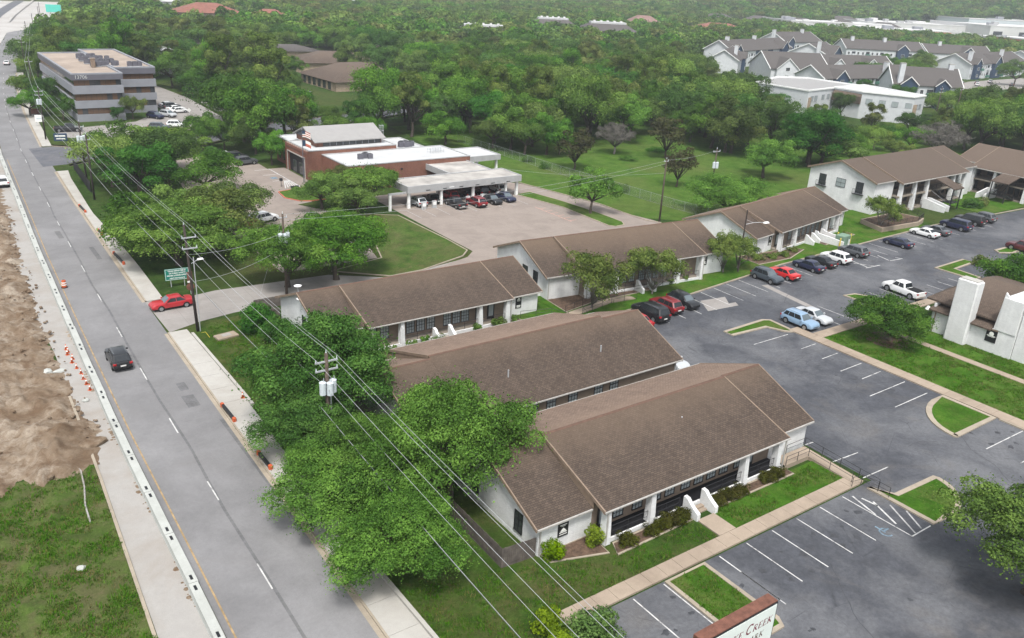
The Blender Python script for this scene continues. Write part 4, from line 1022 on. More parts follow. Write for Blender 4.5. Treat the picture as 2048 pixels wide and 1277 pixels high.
aw = MB().loft([[(69.6,140.75,3.4),(72.4,140.75,3.4),(72.6,139.3,2.6),(69.4,139.3,2.6)],[(69.6,140.75,3.5),(72.4,140.75,3.5),(72.6,139.3,2.7),(69.4,139.3,2.7)]]); aw.build('awning', 'sign_black', dps)
MB().box(70.2,71.8,140.7,140.79,0,2.4).build('side_door', 'dark_interior', dps)
MB().box(75.5,75.9,140.7,140.79,3.2,3.5).build('wall_light', 'sign_black', dps)
# carport (L-shaped) and rear canopy
def canopy(x0,x1,y0,y1,z0,z1,cols,roof='dirty_roof'):
    b = MB(); w=.25
    b.box(x0,x1,y0,y0+w,z0,z1).box(x0,x1,y1-w,y1,z0,z1).box(x0,x0+w,y0+w,y1-w,z0,z1).box(x1-w,x1,y0+w,y1-w,z0,z1); b.build('fascia', 'grey_metal', dps)
    MB().box(x0+w,x1-w,y0+w,y1-w,z1-.35,z1-.15).build('canopy_roof', roof, dps)
    for x, y in cols: MB().loft([[(x-.24,y-.24,0),(x+.24,y-.24,0),(x+.24,y+.24,0),(x-.24,y+.24,0)],[(x-.2,y-.2,z0+.05),(x+.2,y-.2,z0+.05),(x+.2,y+.2,z0+.05),(x-.2,y+.2,z0+.05)]]).build('canopy_column', 'white_trim', dps)
canopy(68.6,92.6,125.4,131.9,2.75,3.95,[(68.9+.2,126.0),(75.6,126.0),(82.4,126.2),(89.6,126.2),(92.1,126.2),(72,131.2),(78,131.2),(84,131.2),(90.5,131.2)])
canopy(80.9,90.3,131.95,142.0,2.78,3.90,[])
canopy(91.1,99.4,142.2,150.9,3.0,4.1,[(98.8,142.9),(98.8,150.2)], 'white_roof')
MB().box(65.1,68.5,125.7,126.0,2.7,3.0).build('canopy_beam', 'grey_metal', dps); MB().box(65.2,65.6,125.6,126.0,0,2.7).build('canopy_column', 'white_trim', dps)
sl_ = MB()
for i in range(6): sl_.box(72.2+i*3.4,73.0+i*3.4,125.37,125.40,2.95,3.08)
sl_.build('fascia_vent', 'sign_black', dps)
MB().box(76.9,77.9,125.36,125.40,3.05,3.2).build('fascia_plate', 'white_trim', dps)
# rooftop machinery: each unit is its own thing
AC = None
def ac_unit(x, y, z, label, s=1, group=None, dark=True):
    global AC
    if AC is None:
        AC = thing('air_conditioner', 'x', 'air conditioner')
        MB().bbox(-.45,.45,-.45,.45,.12,1.0,.05).build('cabinet', 'band_dark', AC)
        MB().cyl(0,0,1.0,1.05,.36,12).build('fan_grille', 'black_metal', AC)
        MB().box(-.5,.5,-.5,-.3,0,.12).box(-.5,.5,.3,.5,0,.12).build('stand', 'galv', AC)
        u = AC
    else: u = copy_tree(AC)
    u.location = (x,y,z); u.scale = (s,s,s); tag(u, label, 'air conditioner', group); return u
for i, (x,y) in enumerate(((69.6,145.8),(70.6,146.2),(71.5,145.6),(71.2,146.9))): ac_unit(x, y, 4.62, 'dark rooftop cooler in the cluster near the flagpole end of the brick building', 1.0, 'coolers on the lower brick roof near the trees')
for i, (x,y) in enumerate(((82.4,153.6),(83.3,153.2),(84.2,153.4),(83.0,152.7+1.8),(84.0,154.6),(85,154))): ac_unit(x, y, 4.57, 'dark rooftop cooler in the row behind the grey dormer roof', 1.1, 'coolers behind the dormer roof')
rk = thing('pipe_rack', 'light pipe rack on the white roof near the carport', 'pipe rack', (86.5,146.5,4.62))
b = MB()
for i in range(6): b.tube([(i*.6-1.6,-.6,0),(i*.6-1.6,-.6,.9),(i*.6-1.6,.6,.9),(i*.6-1.6,.6,0)], .05, 4)
b.tube([(-1.8,-.6,.5),(1.7,-.6,.5)], .05, 4).tube([(-1.8,.6,.5),(1.7,.6,.5)], .05, 4); b.build('frame', 'galv', rk)
ld = thing('roof_ladder', 'caged roof ladder at the end of the grey dormer roof', 'ladder', (81.2,160.2,4.6))
b = MB()
for sx in (-.35,.35): b.tube([(sx,0,0),(sx,0,3.6)], .05, 4); b.tube([(sx,-.6,1.2),(sx,-.6,3.6)], .04, 4)
for k in range(9): b.tube([(-.35,0,.4*k+.2),(.35,0,.4*k+.2)], .03, 4)
for k in range(3): b.tube([(-.35,0,1.4+k),(-.35,-.6,1.4+k),(.35,-.6,1.4+k),(.35,0,1.4+k)], .035, 4)
b.build('rails', 'galv', ld)
for i,(x,y) in enumerate(((71.2,124.6),(73.4,124.8),(77.2,125.2),(80.6,125.2),(83.9,125.4),(87.6,125.6))):
    o = MB().bbox(-.42,.42,-.22,.22,0,1.25,.05).build('test_kiosk', 'grey_metal'); o.location=(x,y-.2,0)
    MB().box(-.32,.32,-.235,-.222,.55,1.12).build('panel', 'white_trim', o); tag(o, 'grey waist-high kiosk, %s from the left along the carport edge' % ORD[i], 'kiosk', 'kiosks under the carport')

# ------------------------------------------------------------ three-storey office block by the road
ob = thing('office_block', 'three-storey grey banded office block by the road with bronze windows', 'building', (0,0,0))
def band_block(x0,x1,y0,y1,top):
    lev = [(0,1.75,'band_grey',.0),(3.2,5.0,'band_grey',.12),(6.6,8.5,'band_grey',.22),(9.85,top,'band_dark',.30)]
    for z0,z1,mt,p in lev: MB().box(x0-p,x1+p,y0-p,y1+p,z0,z1).build('wall_band', mt, ob)
    MB().box(x0+.25,x1-.25,y0+.25,y1-.25,1.75,9.85).build('core', 'dark_interior', ob)
    for z0, z1 in ((1.8,3.15),(5.05,6.55),(8.55,9.8)):
        n = max(3, round((x1-x0)/1.15)); wd = (x1-x0-.3)/n
        for i in range(n):
            g = rnd.choice(['pane_bronze','pane_bronze','pane_bronze','pane_dark'])
            MB().box(x0+.15+i*wd+.03, x0+.15+(i+1)*wd-.03, y0+.16, y0+.24, z0, z1).build('window_pane', g, ob)
        n = round((y1-y0)/1.8); wd = (y1-y0-.3)/n
        for i in range(n): MB().box(x0+.16,x0+.24,y0+.15+i*wd+.03,y0+.15+(i+1)*wd-.03,z0,z1).build('window_pane', rnd.choice(['pane_dark','pane_dark','pane_bronze']), ob)
    MB().sheet(rect(x0+.2,x1-.2,y0+.2,y1-.2), top+.01).build('flat_roof', 'tan_roof', ob)
    b = MB(); p=.32
    b.box(x0-p,x1+p,y0-p,y0+.2,top+.002,top+.35).box(x0-p,x1+p,y1-.2,y1+p,top+.002,top+.35).box(x0-p,x0+.2,y0+.2,y1-.2,top+.002,top+.35).box(x1-.2,x1+p,y0+.2,y1-.2,top+.002,top+.35); b.build('parapet', 'band_grey', ob)
band_block(35.0,45.9,229.0,279,11.1)
band_block(46.6,56.0,239.2,286,11.25)
o_ = inst('lettering', text_mesh('13706', 1.15, 'LEFT'), ob); o_.data.materials.append(MATS['letter_grey']); o_.matrix_local = Matrix.Translation((35.4,228.66,10.55)) @ Matrix.Rotation(R(90),4,'X')
for i in range(22):
    x = 42.4+1.25*(i%6)+rnd.uniform(-.3,.3); y = 245.5+6.2*(i//6)+rnd.uniform(-1.2,1.2)
    ac_unit(x, y, 11.2, 'dark cooler among the machines crowded on the grey office block roof', 1.25, 'coolers on the grey office block roof')
for x in (51.0,52.2,53.4): ac_unit(x, 242.5, 11.3, 'dark cooler in the short row near the front edge of the grey office block roof', 1.25, 'coolers in a short row on the grey office block roof')
ho = thing('roof_hatch', 'tan upright vent box on the grey office block roof', 'vent', (42.4,243,11.15)); MB().bbox(-.5,.5,-.5,.5,0,2.2,.06).build('vent_box', 'tan_trim', ho); MB().box(-.6,.6,-.6,.6,2.2,2.3).build('vent_cap', 'tan_roof', ho)
# ------------------------------------------------------------ concrete works barrier: every block is its own thing
pr = [(-.36,0),(.36,0),(.33,.12),(.30,.5),(-.30,.5),(-.33,.12)]
def barrier_mesh(L):
    b = MB(); h = L/2-.02
    b.loft([[(x,-h,z) for x,z in pr],[(x,h,z) for x,z in pr]])
    return b.mesh('concrete_barrier', ['barrier_concrete'])
BM = barrier_mesh(6.05)
SLM = MB().box(-.09,.09,-.26,.26,.496,.508).mesh('lifting_slot', ['sign_black'])
y = 35.5-6.07*3; k = -3
while y < 196:
    x0 = RL(y)-.45; x1 = RL(y+6)-.45
    o = inst('concrete_barrier', BM, None, ((x0+x1)/2 + rnd.uniform(-.03,.03), y+3, .01), -math.atan2(x1-x0, 6)+rnd.uniform(-.004,.004))
    tag(o, ('pale concrete barrier block, %s up from the bottom edge of the picture' % ORD[k]) if k >= 0 else 'pale concrete barrier block just below the bottom edge of the picture', 'barrier', 'concrete barrier blocks along the road'); k += 1
    for s in (-2.45, 2.45): inst('lifting_slot', SLM, o, (0, s, 0))
    y += 6.07
# traffic cones and drums
def cone_proto():
    t = thing('traffic_cone', 'x', 'cone')
    MB().bbox(-.19,.19,-.19,.19,0,.05,.02).build('base', 'safety_orange', t)
    MB().cyl(0,0,.05,.72,.14,12,.035).build('body', 'safety_orange', t, smooth=True)
    MB().cyl(0,0,.40,.55,.092,12,.070).build('collar', 'sign_white', t); return t
C0 = cone_proto()
CN = [(9.75,91.2),(9.65,89.8),(9.9,88.4),(9.7,87.6),(9.85,86.0),(10.0,84.6),(9.95,83.2),(10.0,81.9),(10.05,80.5),(9.8,90.4)]
for i,(x,yy) in enumerate(CN):
    c = C0 if i == 0 else copy_tree(C0); c.location = (x,yy,.012); c.rotation_euler.z = rnd.uniform(0,6); s = rnd.uniform(.78,.95); c.scale = (s,s,s)
    tag(c, 'orange cone behind the concrete barrier, %s nearest of the line' % ORD[sorted(q[1] for q in CN).index(yy)], 'cone', 'orange cones behind the barrier')
dr = thing('traffic_drum', 'orange drum with white bands at the kink of the barrier', 'drum', (12.75,110.6,.012))
MB().cyl(0,0,0,.1,.36,14).build('base', 'tyre', dr); MB().cyl(0,0,.1,.95,.29,14,.24).build('body', 'safety_orange', dr)
MB().cyl(0,0,.35,.47,.29,14,.283).cyl(0,0,.62,.74,.274,14,.266).build('band', 'sign_white', dr); MB().tube([(-.12,0,.95),(-.1,0,1.02),(.1,0,1.02),(.12,0,.95)], .02, 5).build('handle', 'tyre', dr)
# kerb-side plank barriers
def plank(x, y, L, rz, label):
    t = thing('plank_barrier', label, 'barrier', (x,y,.14), rz, None)
    MB().box(-.12,.12,-L/2,L/2,.05,.32).build('plank', 'sign_black', t)
    for s in (-1,1): MB().bbox(-.16,.16,s*L/2-.18,s*L/2+.18,0,.40,.06).build('end_block', 'safety_orange', t)
plank(19.55,69.4,3.2,R(1),'black plank with orange ends on the kerb nearest the dark round tree')
plank(19.5,60.0,2.6,R(1),'black plank with an orange end poking out from under the pale tree')
plank(20.7,118.6,5.0,R(2),'long low plank barrier along the kerb opposite the green sign'); plank(21.2,146.5,4.0,R(2),'dark plank barrier on the kerb before the side street'); plank(21.0,132.0,2.2,R(2),'short dark plank on the kerb under the overhanging tree')
for x,yy,l in ((21.7,71.8,'orange cone at the back edge of the pavement by the dark round tree'),(21.4,132.5,'orange cone under the tree overhanging the pavement')):
    c = copy_tree(C0); c.location = (x,yy,.14); tag(c, l, 'cone')
# debris on the works side
def rock(x,y,r,label,mat='walk_concrete',sx=1):
    g = random.Random(int(x*100+y)); bm = bmesh.new(); bmesh.ops.create_icosphere(bm, subdivisions=2, radius=1)
    for v in bm.verts:
        k = .8+.35*g.random(); v.co = Vector((v.co.x*sx*k, v.co.y*k, max(-.25,v.co.z*.6*k)))*r
    me = bpy.data.meshes.new('rubble'); bm.to_mesh(me); bm.free(); me.materials.append(MATS[mat])
    o = inst('rubble', me, None, (x,y,r*.15)); o.rotation_euler.z = g.uniform(0,6); tag(o, label, 'rubble'); return o
rock(7.3,86.4,.5,'pale lump of broken concrete on the bare earth','barrier_concrete'); rock(8.3,86.0,.38,'flat pale slab of rubble beside the broken lump','barrier_concrete',1.8)
rock(9.3,78.4,.33,'small pale lump of rubble near the cones','barrier_concrete'); rock(3.3,94.4,.55,'long pale slab lying on the bare earth at the left edge','shoulder_concrete',2.6)
rock(3.2,75.5,.28,'small white stone on the brown soil','barrier_concrete'); rock(6.8,75.0,.5,'brown clod pile at the end of the soil','dirt',1.4); rock(8.3,69.9,.8,'dark brown clod where the soil spills on the pavement','dirt',1.5)
rock(2.6,109,.6,'pale broken slab on the earth far left','shoulder_concrete',2.0); rock(4.5,53.5,.3,'scrap of pale rubble in the rough grass bottom left','barrier_concrete')
hs_ = MB().tube([(6.0,58.6,.06),(6.1,61,.07),(6.5,63.5,.08),(6.7,66,.1),(6.4,67.5,.15)], .07, 6).build('hose', 'shoulder_concrete'); tag(hs_, 'pale hose curving from the soil into the grass', 'hose')
# soil heaps spilled along the barrier foot
b = MB(); g = random.Random(5)
for i in range(150):
    yy = g.uniform(42,96); x = RL(yy)-.86+g.gauss(0,.10); r = g.uniform(.06,.22)
    if math.sin(yy*.55) < .1: continue
    b.cyl(x,yy,.012,.012+r*.28,r,6,r*.4)
o = b.build('soil_spill', 'dirt'); struct(o,'stuff'); o['label'] = 'brown soil spilled in clots along the foot of the barrier'

# ------------------------------------------------------------ poles and wires
def upole(label, x, y, h, arms=((.95,.35),), cans=0, lamp=False, riser=False, lean=(0,0), r=.17, mat='pole_wood'):
    t = thing('utility_pole', label, 'pole', (x,y,0))
    MB().tube([(0,0,0),(lean[0]*.5,lean[1]*.5,h*.5),(lean[0],lean[1],h)], [r,r*.85,r*.68], 10).build('pole', mat, t, smooth=True)
    for dz, hw in arms:
        z = h-dz; a = MB().box(-hw,hw,-.06,.06,z-.06,z+.06).build('crossarm', 'galv' if hw<1 else 'pole_wood', t)
        for s in (-hw+.06, hw-.06): MB().cyl(s,0,z+.06,z+.30,.05,8,.03).build('insulator', 'canister', a)
    MB().cyl(lean[0],lean[1],h,h+.28,.05,8,.03).build('insulator', 'canister', t)
    for i in range(cans):
        ang = R(200+i*75); cx, cy = .48*math.cos(ang), .48*math.sin(ang); z = h-3.5
        c = MB().cyl(cx,cy,z,z+1.05,.27,14).build('transformer', 'canister', t)
        MB().cyl(cx,cy,z+1.05,z+1.12,.29,14,.20).build('lid', 'canister', c); MB().cyl(cx+.1,cy,z+1.12,z+1.42,.045,8,.03).build('bushing', 'galv', c)
        MB().box(min(0,cx*.6),max(0,cx*.6),min(0,cy*.6)-.03,max(0,cy*.6)+.03,z+.5,z+.6).build('bracket', 'galv', c)
    if riser: MB().tube([(.24,-.1,0),(.24,-.1,h-3.6)], .055, 6).build('riser', 'galv', t)
    if lamp:
        l = MB().tube([(0,0,h-4.3),(.7,-.1,h-3.9)], .035, 6).build('lamp_arm', 'galv', t); MB().loft([[(.6,-.22,h-3.96),(1.3,-.18,h-3.96),(1.3,.02,h-3.96),(.6,.02,h-3.96)],[(.68,-.16,h-3.78),(1.2,-.14,h-3.78),(1.2,-.04,h-3.78),(.68,-.04,h-3.78)]]).build('lamp_head', 'white_trim', l)
    return t
P3 = upole('utility pole with three grey transformers rising out of the roadside trees', 24.1,57.3,10.1, arms=((.75,.95),(1.5,.95)), cans=3, riser=True, r=.21)
P1 = upole('dark utility pole with street lamp at the mouth of the driveway', 22.7,89.5,12.3, arms=((1.4,.75),(2.6,.8)), lamp=True, riser=True, lean=(-.35,.2), mat='pole_dark')
P2 = upole('utility pole with grey transformers beside the live oak behind the office', 35.5,96.1,10.4, arms=((.5,.55),), cans=3)
PA = upole('leaning dark pole nearest the trees by the black fence', 24.1,152.5,10.9, arms=((.9,.6),), mat='pole_dark')
PB = upole('dark pole with transformers behind the black fence', 24.7,161.4,11.5, arms=((.9,.7),), cans=3, mat='pole_dark')
PC = upole('pole on the grass in front of the grey office block', 25.0,208.5,11.1, arms=((.8,.8),(1.6,.8)), cans=2, mat='pole_dark')
FP = [(30.2,262),(35.5,318),(41.5,345),(47,400),(56,450),(66,505),(72,545)]
for i,(x,yy) in enumerate(FP): upole(['tall dark pole beyond the grey office block, nearest of the far row','thin dark pole standing by the overhanging roadside tree','second of the close pair of far poles by the road','far roadside pole near the green-topped sign','farther thin pole beside the pale highway','distant thin pole by the highway trees','farthest thin pole before the highway bend'][i], x,yy,11.5,arms=((.8,.9),),mat='pole_dark')
LB = upole('slim grey pole behind the second low office, at the meadow fence', 104.0,100.1,11.0, arms=((.4,.5),))
XB = upole('pole with two transformers in the meadow before a brown tree', 122.5,105.5,10.4, arms=((.5,.9),), cans=2)
UP2 = upole('pole at the far corner of the white flat-roofed building', 262,141,13, arms=((.6,.9),(1.6,.9))); UP3 = upole('twin pole right of the white flat-roofed building', 268,138,13, arms=((.6,.9),))
# lot lamp
t = thing('lot_lamp', 'brown lamp post with long arm between parked cars and low offices', 'lamp', (95.4,75.1,0))
MB().tube([(0,0,0),(0,0,9.3)], [.12,.09], 8).build('post', 'pole_dark', t); a_ = MB().tube([(0,0,7.2),(1.2,-.5,7.45),(2.6,-1.2,7.5)], .04, 6).build('arm', 'galv', t)
MB().tube([(0,0,7.9),(1.0,-.45,7.5)], .02, 5).build('brace', 'galv', t)
MB().loft([[(2.4,-1.5,7.38),(3.3,-1.6,7.38),(3.3,-1.2,7.38),(2.4,-1.1,7.38)],[(2.5,-1.42,7.6),(3.15,-1.5,7.6),(3.15,-1.3,7.6),(2.5,-1.2,7.6)]]).build('lamp_head', 'white_trim', t)
def wire(label, a, c, sag, r=.017, mat='wire', n=14, group='overhead wires along the road'):
    a, c = Vector(a), Vector(c); pts = []
    for i in range(n+1):
        t_ = i/n; p = a.lerp(c, t_); p.z -= sag*4*t_*(1-t_); pts.append(p)
    o = MB().tube(pts, r, 4, cap=False).build('overhead_wire', mat); tag(o, label, 'wire', group); return o
PN = (22.6, 4.0, 10.2)
tops = [PN, (24.1,57.3,10.4), (22.4,89.7,12.5), (24.1,152.5,11.1), (25,208.5,11.3), (30.2,262,11.7), (41.5,345,11.7), (56,450,11.7), (72,545,11.7)]
NM = ['near span, foreground to the transformer pole','span from the transformer pole to the driveway pole','span from the driveway pole past the trees','span past the black fence to the office block','far span beyond the office block','far span along the highway','far span by the highway trees','farthest span by the highway']
for i,(a,c) in enumerate(zip(tops, tops[1:])):
    far = i >= 4; rr = .016 if i < 1 else .016 if i < 3 else .024
    for nm, dx, dz, mt in (('top',0,0,'wire'),('right arm',.9,-.65,'wire'),('left arm',-.9,-.75,'wire'),('middle',-.15,-3.2,'wire'),('lower cable',-.60,-5.05,'wire_dark'),('thick lower cable',-.65,-4.9,'wire')):
        if far and nm not in ('top','left arm','thick lower cable'): continue
        wire('%s wire, %s' % (nm, NM[i]), (a[0]+dx,a[1],a[2]+dz), (c[0]+dx,c[1],c[2]+dz), .55 if i<4 else .9, (.018 if nm=='thick lower cable' else rr), mt)
wire('thin wire from the driveway pole to the pole by the live oak', (22.5,89.6,9.0),(35.5,96.1,8.0), .5, .015)
wire('lower wire from the driveway pole to the pole by the live oak', (22.5,89.6,5.9),(35.5,96.1,6.2), .7, .015)
wire('long wire from the pole by the live oak to the meadow pole', (35.5,96.1,10.3),(104,100.1,10.7), 1.3, .015); wire('second long wire from the live oak pole to the meadow pole', (35.5,96.1,9.6),(104,100.1,10.2), 1.5, .015)
wire('wire between the two meadow poles', (104,100.1,10.8),(122.5,105.5,10.2), .4, .015); wire('stay wire slanting down from the pole by the live oak', (35.5,96.1,10.0),(32.5,97.2,.1), 0, .012)
wire('wire from the meadow pole towards the lone tree', (104,100.1,8.6),(92.5,131.5,3.9), .8, .015)

# ------------------------------------------------------------ signs
t = thing('green_sign', 'green road sign with white lettering on the grass by the driveway', 'sign', (24.75,104.9,-.35), R(-6))
MB().box(-1.45,1.45,-.04,.0,1.25,2.75).build('panel', 'sign_green', t)
b = MB()
for x0,x1,z0,z1 in ((-1.38,1.38,2.66,2.70),(-1.38,1.38,1.30,1.34),(-1.38,-1.34,1.34,2.66),(1.34,1.38,1.34,2.66)): b.box(x0,x1,-.05,-.042,z0,z1)
b.build('border', 'sign_white', t)
for s in (-.8,.8): MB().box(s-.05,s+.05,.01,.09,0,2.6).build('post', 'galv', t)
for i,(tx,sz) in enumerate((('TEXAS DEPARTMENT',.225),('OF PUBLIC SAFETY',.225),('DRIVER LICENSE OFFICE',.225),('NEXT ENTRANCE',.225))):
    z = (2.46,2.16,1.86,1.50)[i]; o = inst('lettering', text_mesh(tx, sz, bold=.006), t); o.data.materials.append(MATS['sign_white']); o.matrix_local = Matrix.Translation((0,-.055,z)) @ Matrix.Rotation(R(90),4,'X')
t = thing('route_sign', 'brown backs of two road signs on a post by the driveway pole', 'sign', (25.4,101.6,0), R(-4))
MB().cyl(0,0,0,3.1,.05,8).build('post', 'galv', t); MB().box(-.32,.32,-.05,-.02,1.75,2.9).build('upper_plate', 'sign_rust', t); MB().cyl(0,0,-.02,.02,.48,16, M=Matrix.Translation((0,-.04,.95)) @ Matrix.Rotation(R(90),4,'X')).build('round_plate', 'sign_rust', t); MB().box(-.3,.3,-.06,-.02,1.5,1.72).build('small_plate', 'sign_white', t)
# park sign in the near foreground: only its upper right corner reaches the picture
SG = thing('park_sign', 'white sign with maroon lettering and rusty brown top at the bottom edge', 'sign', (33.2,22.0,0))
MB().box(-3.2,2.98,.0,.72,2.6,6.0).build('cabinet', 'sign_rust', SG); MB().box(-3.12,2.96,-.05,-.002,2.7,5.93).build('frame', 'sign_black', SG)
MB().box(-3.0,2.87,-.075,-.052,2.8,5.84).build('face', 'mint_face', SG); MB().box(-1.2,-.7,.2,.5,0,2.6).box(.7,1.2,.2,.5,0,2.6).build('leg', 'sign_rust', SG)
def glyphs(txt, h, big, mat, parent, x, z, shear=.22, gap=.12):
    """serif capitals drawn as strokes; the first letter of a word may be larger; x is the right end"""
    def S_(x0,z0,x1,z1,w):  # stroke
        d = Vector((x1-x0,0,z1-z0)); n = Vector((-d.z,0,d.x)).normalized()*w/2
        return [(x0-n.x,z0-n.z),(x1-n.x,z1-n.z),(x1+n.x,z1+n.z),(x0+n.x,z0+n.z)]
    T, t_ = .17, .07
    def stem(x): return [S_(x,0,x,1,T), S_(x-.16,.025,x+.16,.025,.05), S_(x-.16,.975,x+.16,.975,.05)]
    def bowl(cx,cz,rx,rz,a0,a1,w):
        out=[]; n=9
        for i in range(n):
            p0=R(lerp(a0,a1,i/n)); p1=R(lerp(a0,a1,(i+1)/n))
            out.append([(cx+(rx-w/2)*math.cos(p0),cz+(rz-w/2)*math.sin(p0)),(cx+(rx+w/2)*math.cos(p0),cz+(rz+w/2)*math.sin(p0)),(cx+(rx+w/2)*math.cos(p1),cz+(rz+w/2)*math.sin(p1)),(cx+(rx-w/2)*math.cos(p1),cz+(rz-w/2)*math.sin(p1))])
        return out
    G = {'K': (.86, stem(.18)+[S_(.2,.42,.72,.97,t_),S_(.32,.55,.76,.03,T),S_(.6,.975,.84,.975,.05),S_(.62,.025,.88,.025,.05)]),
         'E': (.74, stem(.18)+[S_(.18,.965,.66,.965,t_),S_(.18,.5,.5,.5,t_),S_(.18,.035,.68,.035,t_),S_(.65,.99,.65,.8,.05),S_(.68,.01,.68,.22,.05),S_(.5,.6,.5,.4,.04)]),
         'C': (.86, bowl(.48,.5,.38,.46,48,312,.14)+[S_(.76,.98,.76,.72,.05)]),
         'R': (.84, stem(.18)+bowl(.36,.74,.26,.23,-90,90,.10)+[S_(.18,.97,.36,.97,t_),S_(.18,.51,.36,.51,t_),S_(.38,.5,.74,.03,T),S_(.66,.025,.86,.025,.05)]),
         'A': (.86, [S_(.12,.02,.44,.98,t_),S_(.44,.98,.74,.02,T),S_(.24,.34,.62,.34,t_),S_(.02,.025,.26,.025,.05),S_(.6,.025,.88,.025,.05)]),
         'P': (.74, stem(.18)+bowl(.36,.72,.26,.25,-90,90,.10)+[S_(.18,.97,.36,.97,t_),S_(.18,.47,.36,.47,t_)]),
         'L': (.70, stem(.18)+[S_(.18,.035,.64,.035,t_),S_(.64,.01,.64,.26,.05)])}
    sizes = []; start = True
    for ch in txt:
        if ch == ' ': sizes.append(0); start = True; continue
        sizes.append(big if start else h); start = False
    w = sum((G[c][0]+gap)*s if c != ' ' else .45*h for c, s in zip(txt, sizes)); b = MB(); px = x-w; k = 0
    for c, s in zip(txt, sizes):
        if c == ' ': px += .45*h; continue
        for q in G[c][1]:
            k += 1; b.add([(px+s*(a+shear*d), -.082-.0006*(k%7), z+s*d) for a, d in q], [(0,1,2,3)])
        px += s*(G[c][0]+gap)
    return b.build('lettering', mat, parent)
glyphs('LAKE CREEK', .46, .66, 'letter_maroon', SG, 2.62, 4.72)
glyphs('PARK', .40, .40, 'letter_brown', SG, 2.05, 3.98, shear=.18, gap=.16)
t = thing('wooden_sign', 'dark framed sign with a pale lettered strip at the bottom edge', 'sign', (21.7,31.1,0), R(-33))
MB().box(-1.1,1.1,-.03,.03,1.3,2.62).build('panel', 'sign_black', t); MB().box(-.95,.95,-.05,-.032,2.36,2.53).build('strip', 'cream_paint', t)
for s in (-1.1,1.1): p_ = MB().box(s-.06,s+.06,-.06,.06,0,2.7).build('post', 'sign_black', t); MB().cyl(s,0,2.7,2.8,.07,8,.02).build('finial', 'sign_white', p_)
b = MB(); g_ = random.Random(2); x_ = -.88
while x_ < .85:
    w_ = g_.uniform(.03,.06); b.box(x_,x_+w_*.7,-.056,-.051,2.405,2.485); x_ += w_+(.07 if g_.random()<.15 else .012)
b.build('lettering', 'tan_trim', t)
# office block signs
t = thing('monument_sign', 'low blue monument sign at the office block entrance', 'sign', (27.6,206.4,0), R(-14)); MB().bbox(-1.3,1.3,-.2,.2,0,1.6,.05).build('block', 'navy_siding', t)
b = MB(); b.box(-1.0,1.0,-.22,-.205,.95,1.25).box(-.8,.9,-.22,-.205,.4,.62); b.build('lettering', 'sign_white', t)
t = thing('white_sign', 'white panel sign on the grass before the grey office block', 'sign', (26.4,226,0), R(-14)); MB().box(-.9,.9,-.06,.06,1.0,2.6).build('panel', 'sign_white', t); MB().box(-.7,-.6,-.05,.05,0,1.0).box(.6,.7,-.05,.05,0,1.0).build('leg', 'galv', t); MB().box(-.6,.6,-.075,-.062,1.6,2.0).build('panel_print', 'canister', t)
t = thing('red_box_sign', 'dull red low sign on the verge before the office block', 'sign', (27.6,243,0), R(-14)); MB().bbox(-1.1,1.1,-.2,.2,.2,1.5,.05).build('box', 'sign_rust', t); MB().box(-.8,.8,-.15,.15,0,.2).build('foot', 'band_dark', t)
t = thing('street_sign', 'green street-name sign on a thin post beside the side street', 'sign', (50.9,190.0,0), R(10)); MB().cyl(0,0,0,3.2,.05,8).build('post', 'galv', t); MB().box(-.75,.75,-.03,.03,2.7,3.25).build('plate', 'sign_green', t); MB().box(-.55,.55,-.045,-.032,2.9,3.05).build('lettering', 'sign_white', t)
t = thing('diamond_sign', 'white diamond sign in the office car park', 'sign', (60.5,226,0)); MB().cyl(0,0,0,2.0,.04,8).build('post', 'galv', t); MB().loft([[(0,-.04,1.6),(.5,-.04,2.2),(0,-.04,2.8),(-.5,-.04,2.2)],[(0,.0,1.6),(.5,.0,2.2),(0,.0,2.8),(-.5,.0,2.2)]]).build('plate', 'sign_white', t)
t = thing('lawn_sign', 'small pale board sign on the grass before the brown-roofed building', 'sign', (104.5,255,0)); MB().box(-1.0,1.0,-.06,.06,.5,1.7).build('board', 'band_grey', t); MB().box(-.8,-.7,-.05,.05,0,.5).box(.7,.8,-.05,.05,0,.5).build('leg', 'galv', t)
t = thing('tower_sign', 'tall pale sign with a green top beside the far highway', 'sign', (69,476,0), R(-20)); MB().box(-3.3,3.3,-.5,.5,4,14).build('cabinet', 'mall_white', t); MB().box(-3.3,3.3,-.55,-.502,10.6,14).build('green_top', 'teal_sign', t); MB().box(-.8,.8,-.4,.4,0,4).build('stem', 'tan_trim', t)
t = thing('mail_box', 'dark post box at the red-kerbed entry island', 'box', (55.2,149.2,0)); MB().cyl(0,0,0,1.1,.05,8).build('post', 'black_metal', t); MB().bbox(-.25,.25,-.3,.3,1.1,1.6,.08).build('box', 'black_metal', t)
t = thing('notice_lectern', 'dark slanted board on the entry island lawn', 'sign', (56.2,145.0,.1)); MB().loft([[(-.8,-.3,.2),(.8,-.3,.2),(.8,.3,.8),(-.8,.3,.8)],[(-.8,-.3,.26),(.8,-.3,.26),(.8,.3,.86),(-.8,.3,.86)]]).build('board', 'sign_black', t); MB().box(-.6,-.5,0,.1,0,.5).box(.5,.6,0,.1,0,.5).build('leg', 'black_metal', t)
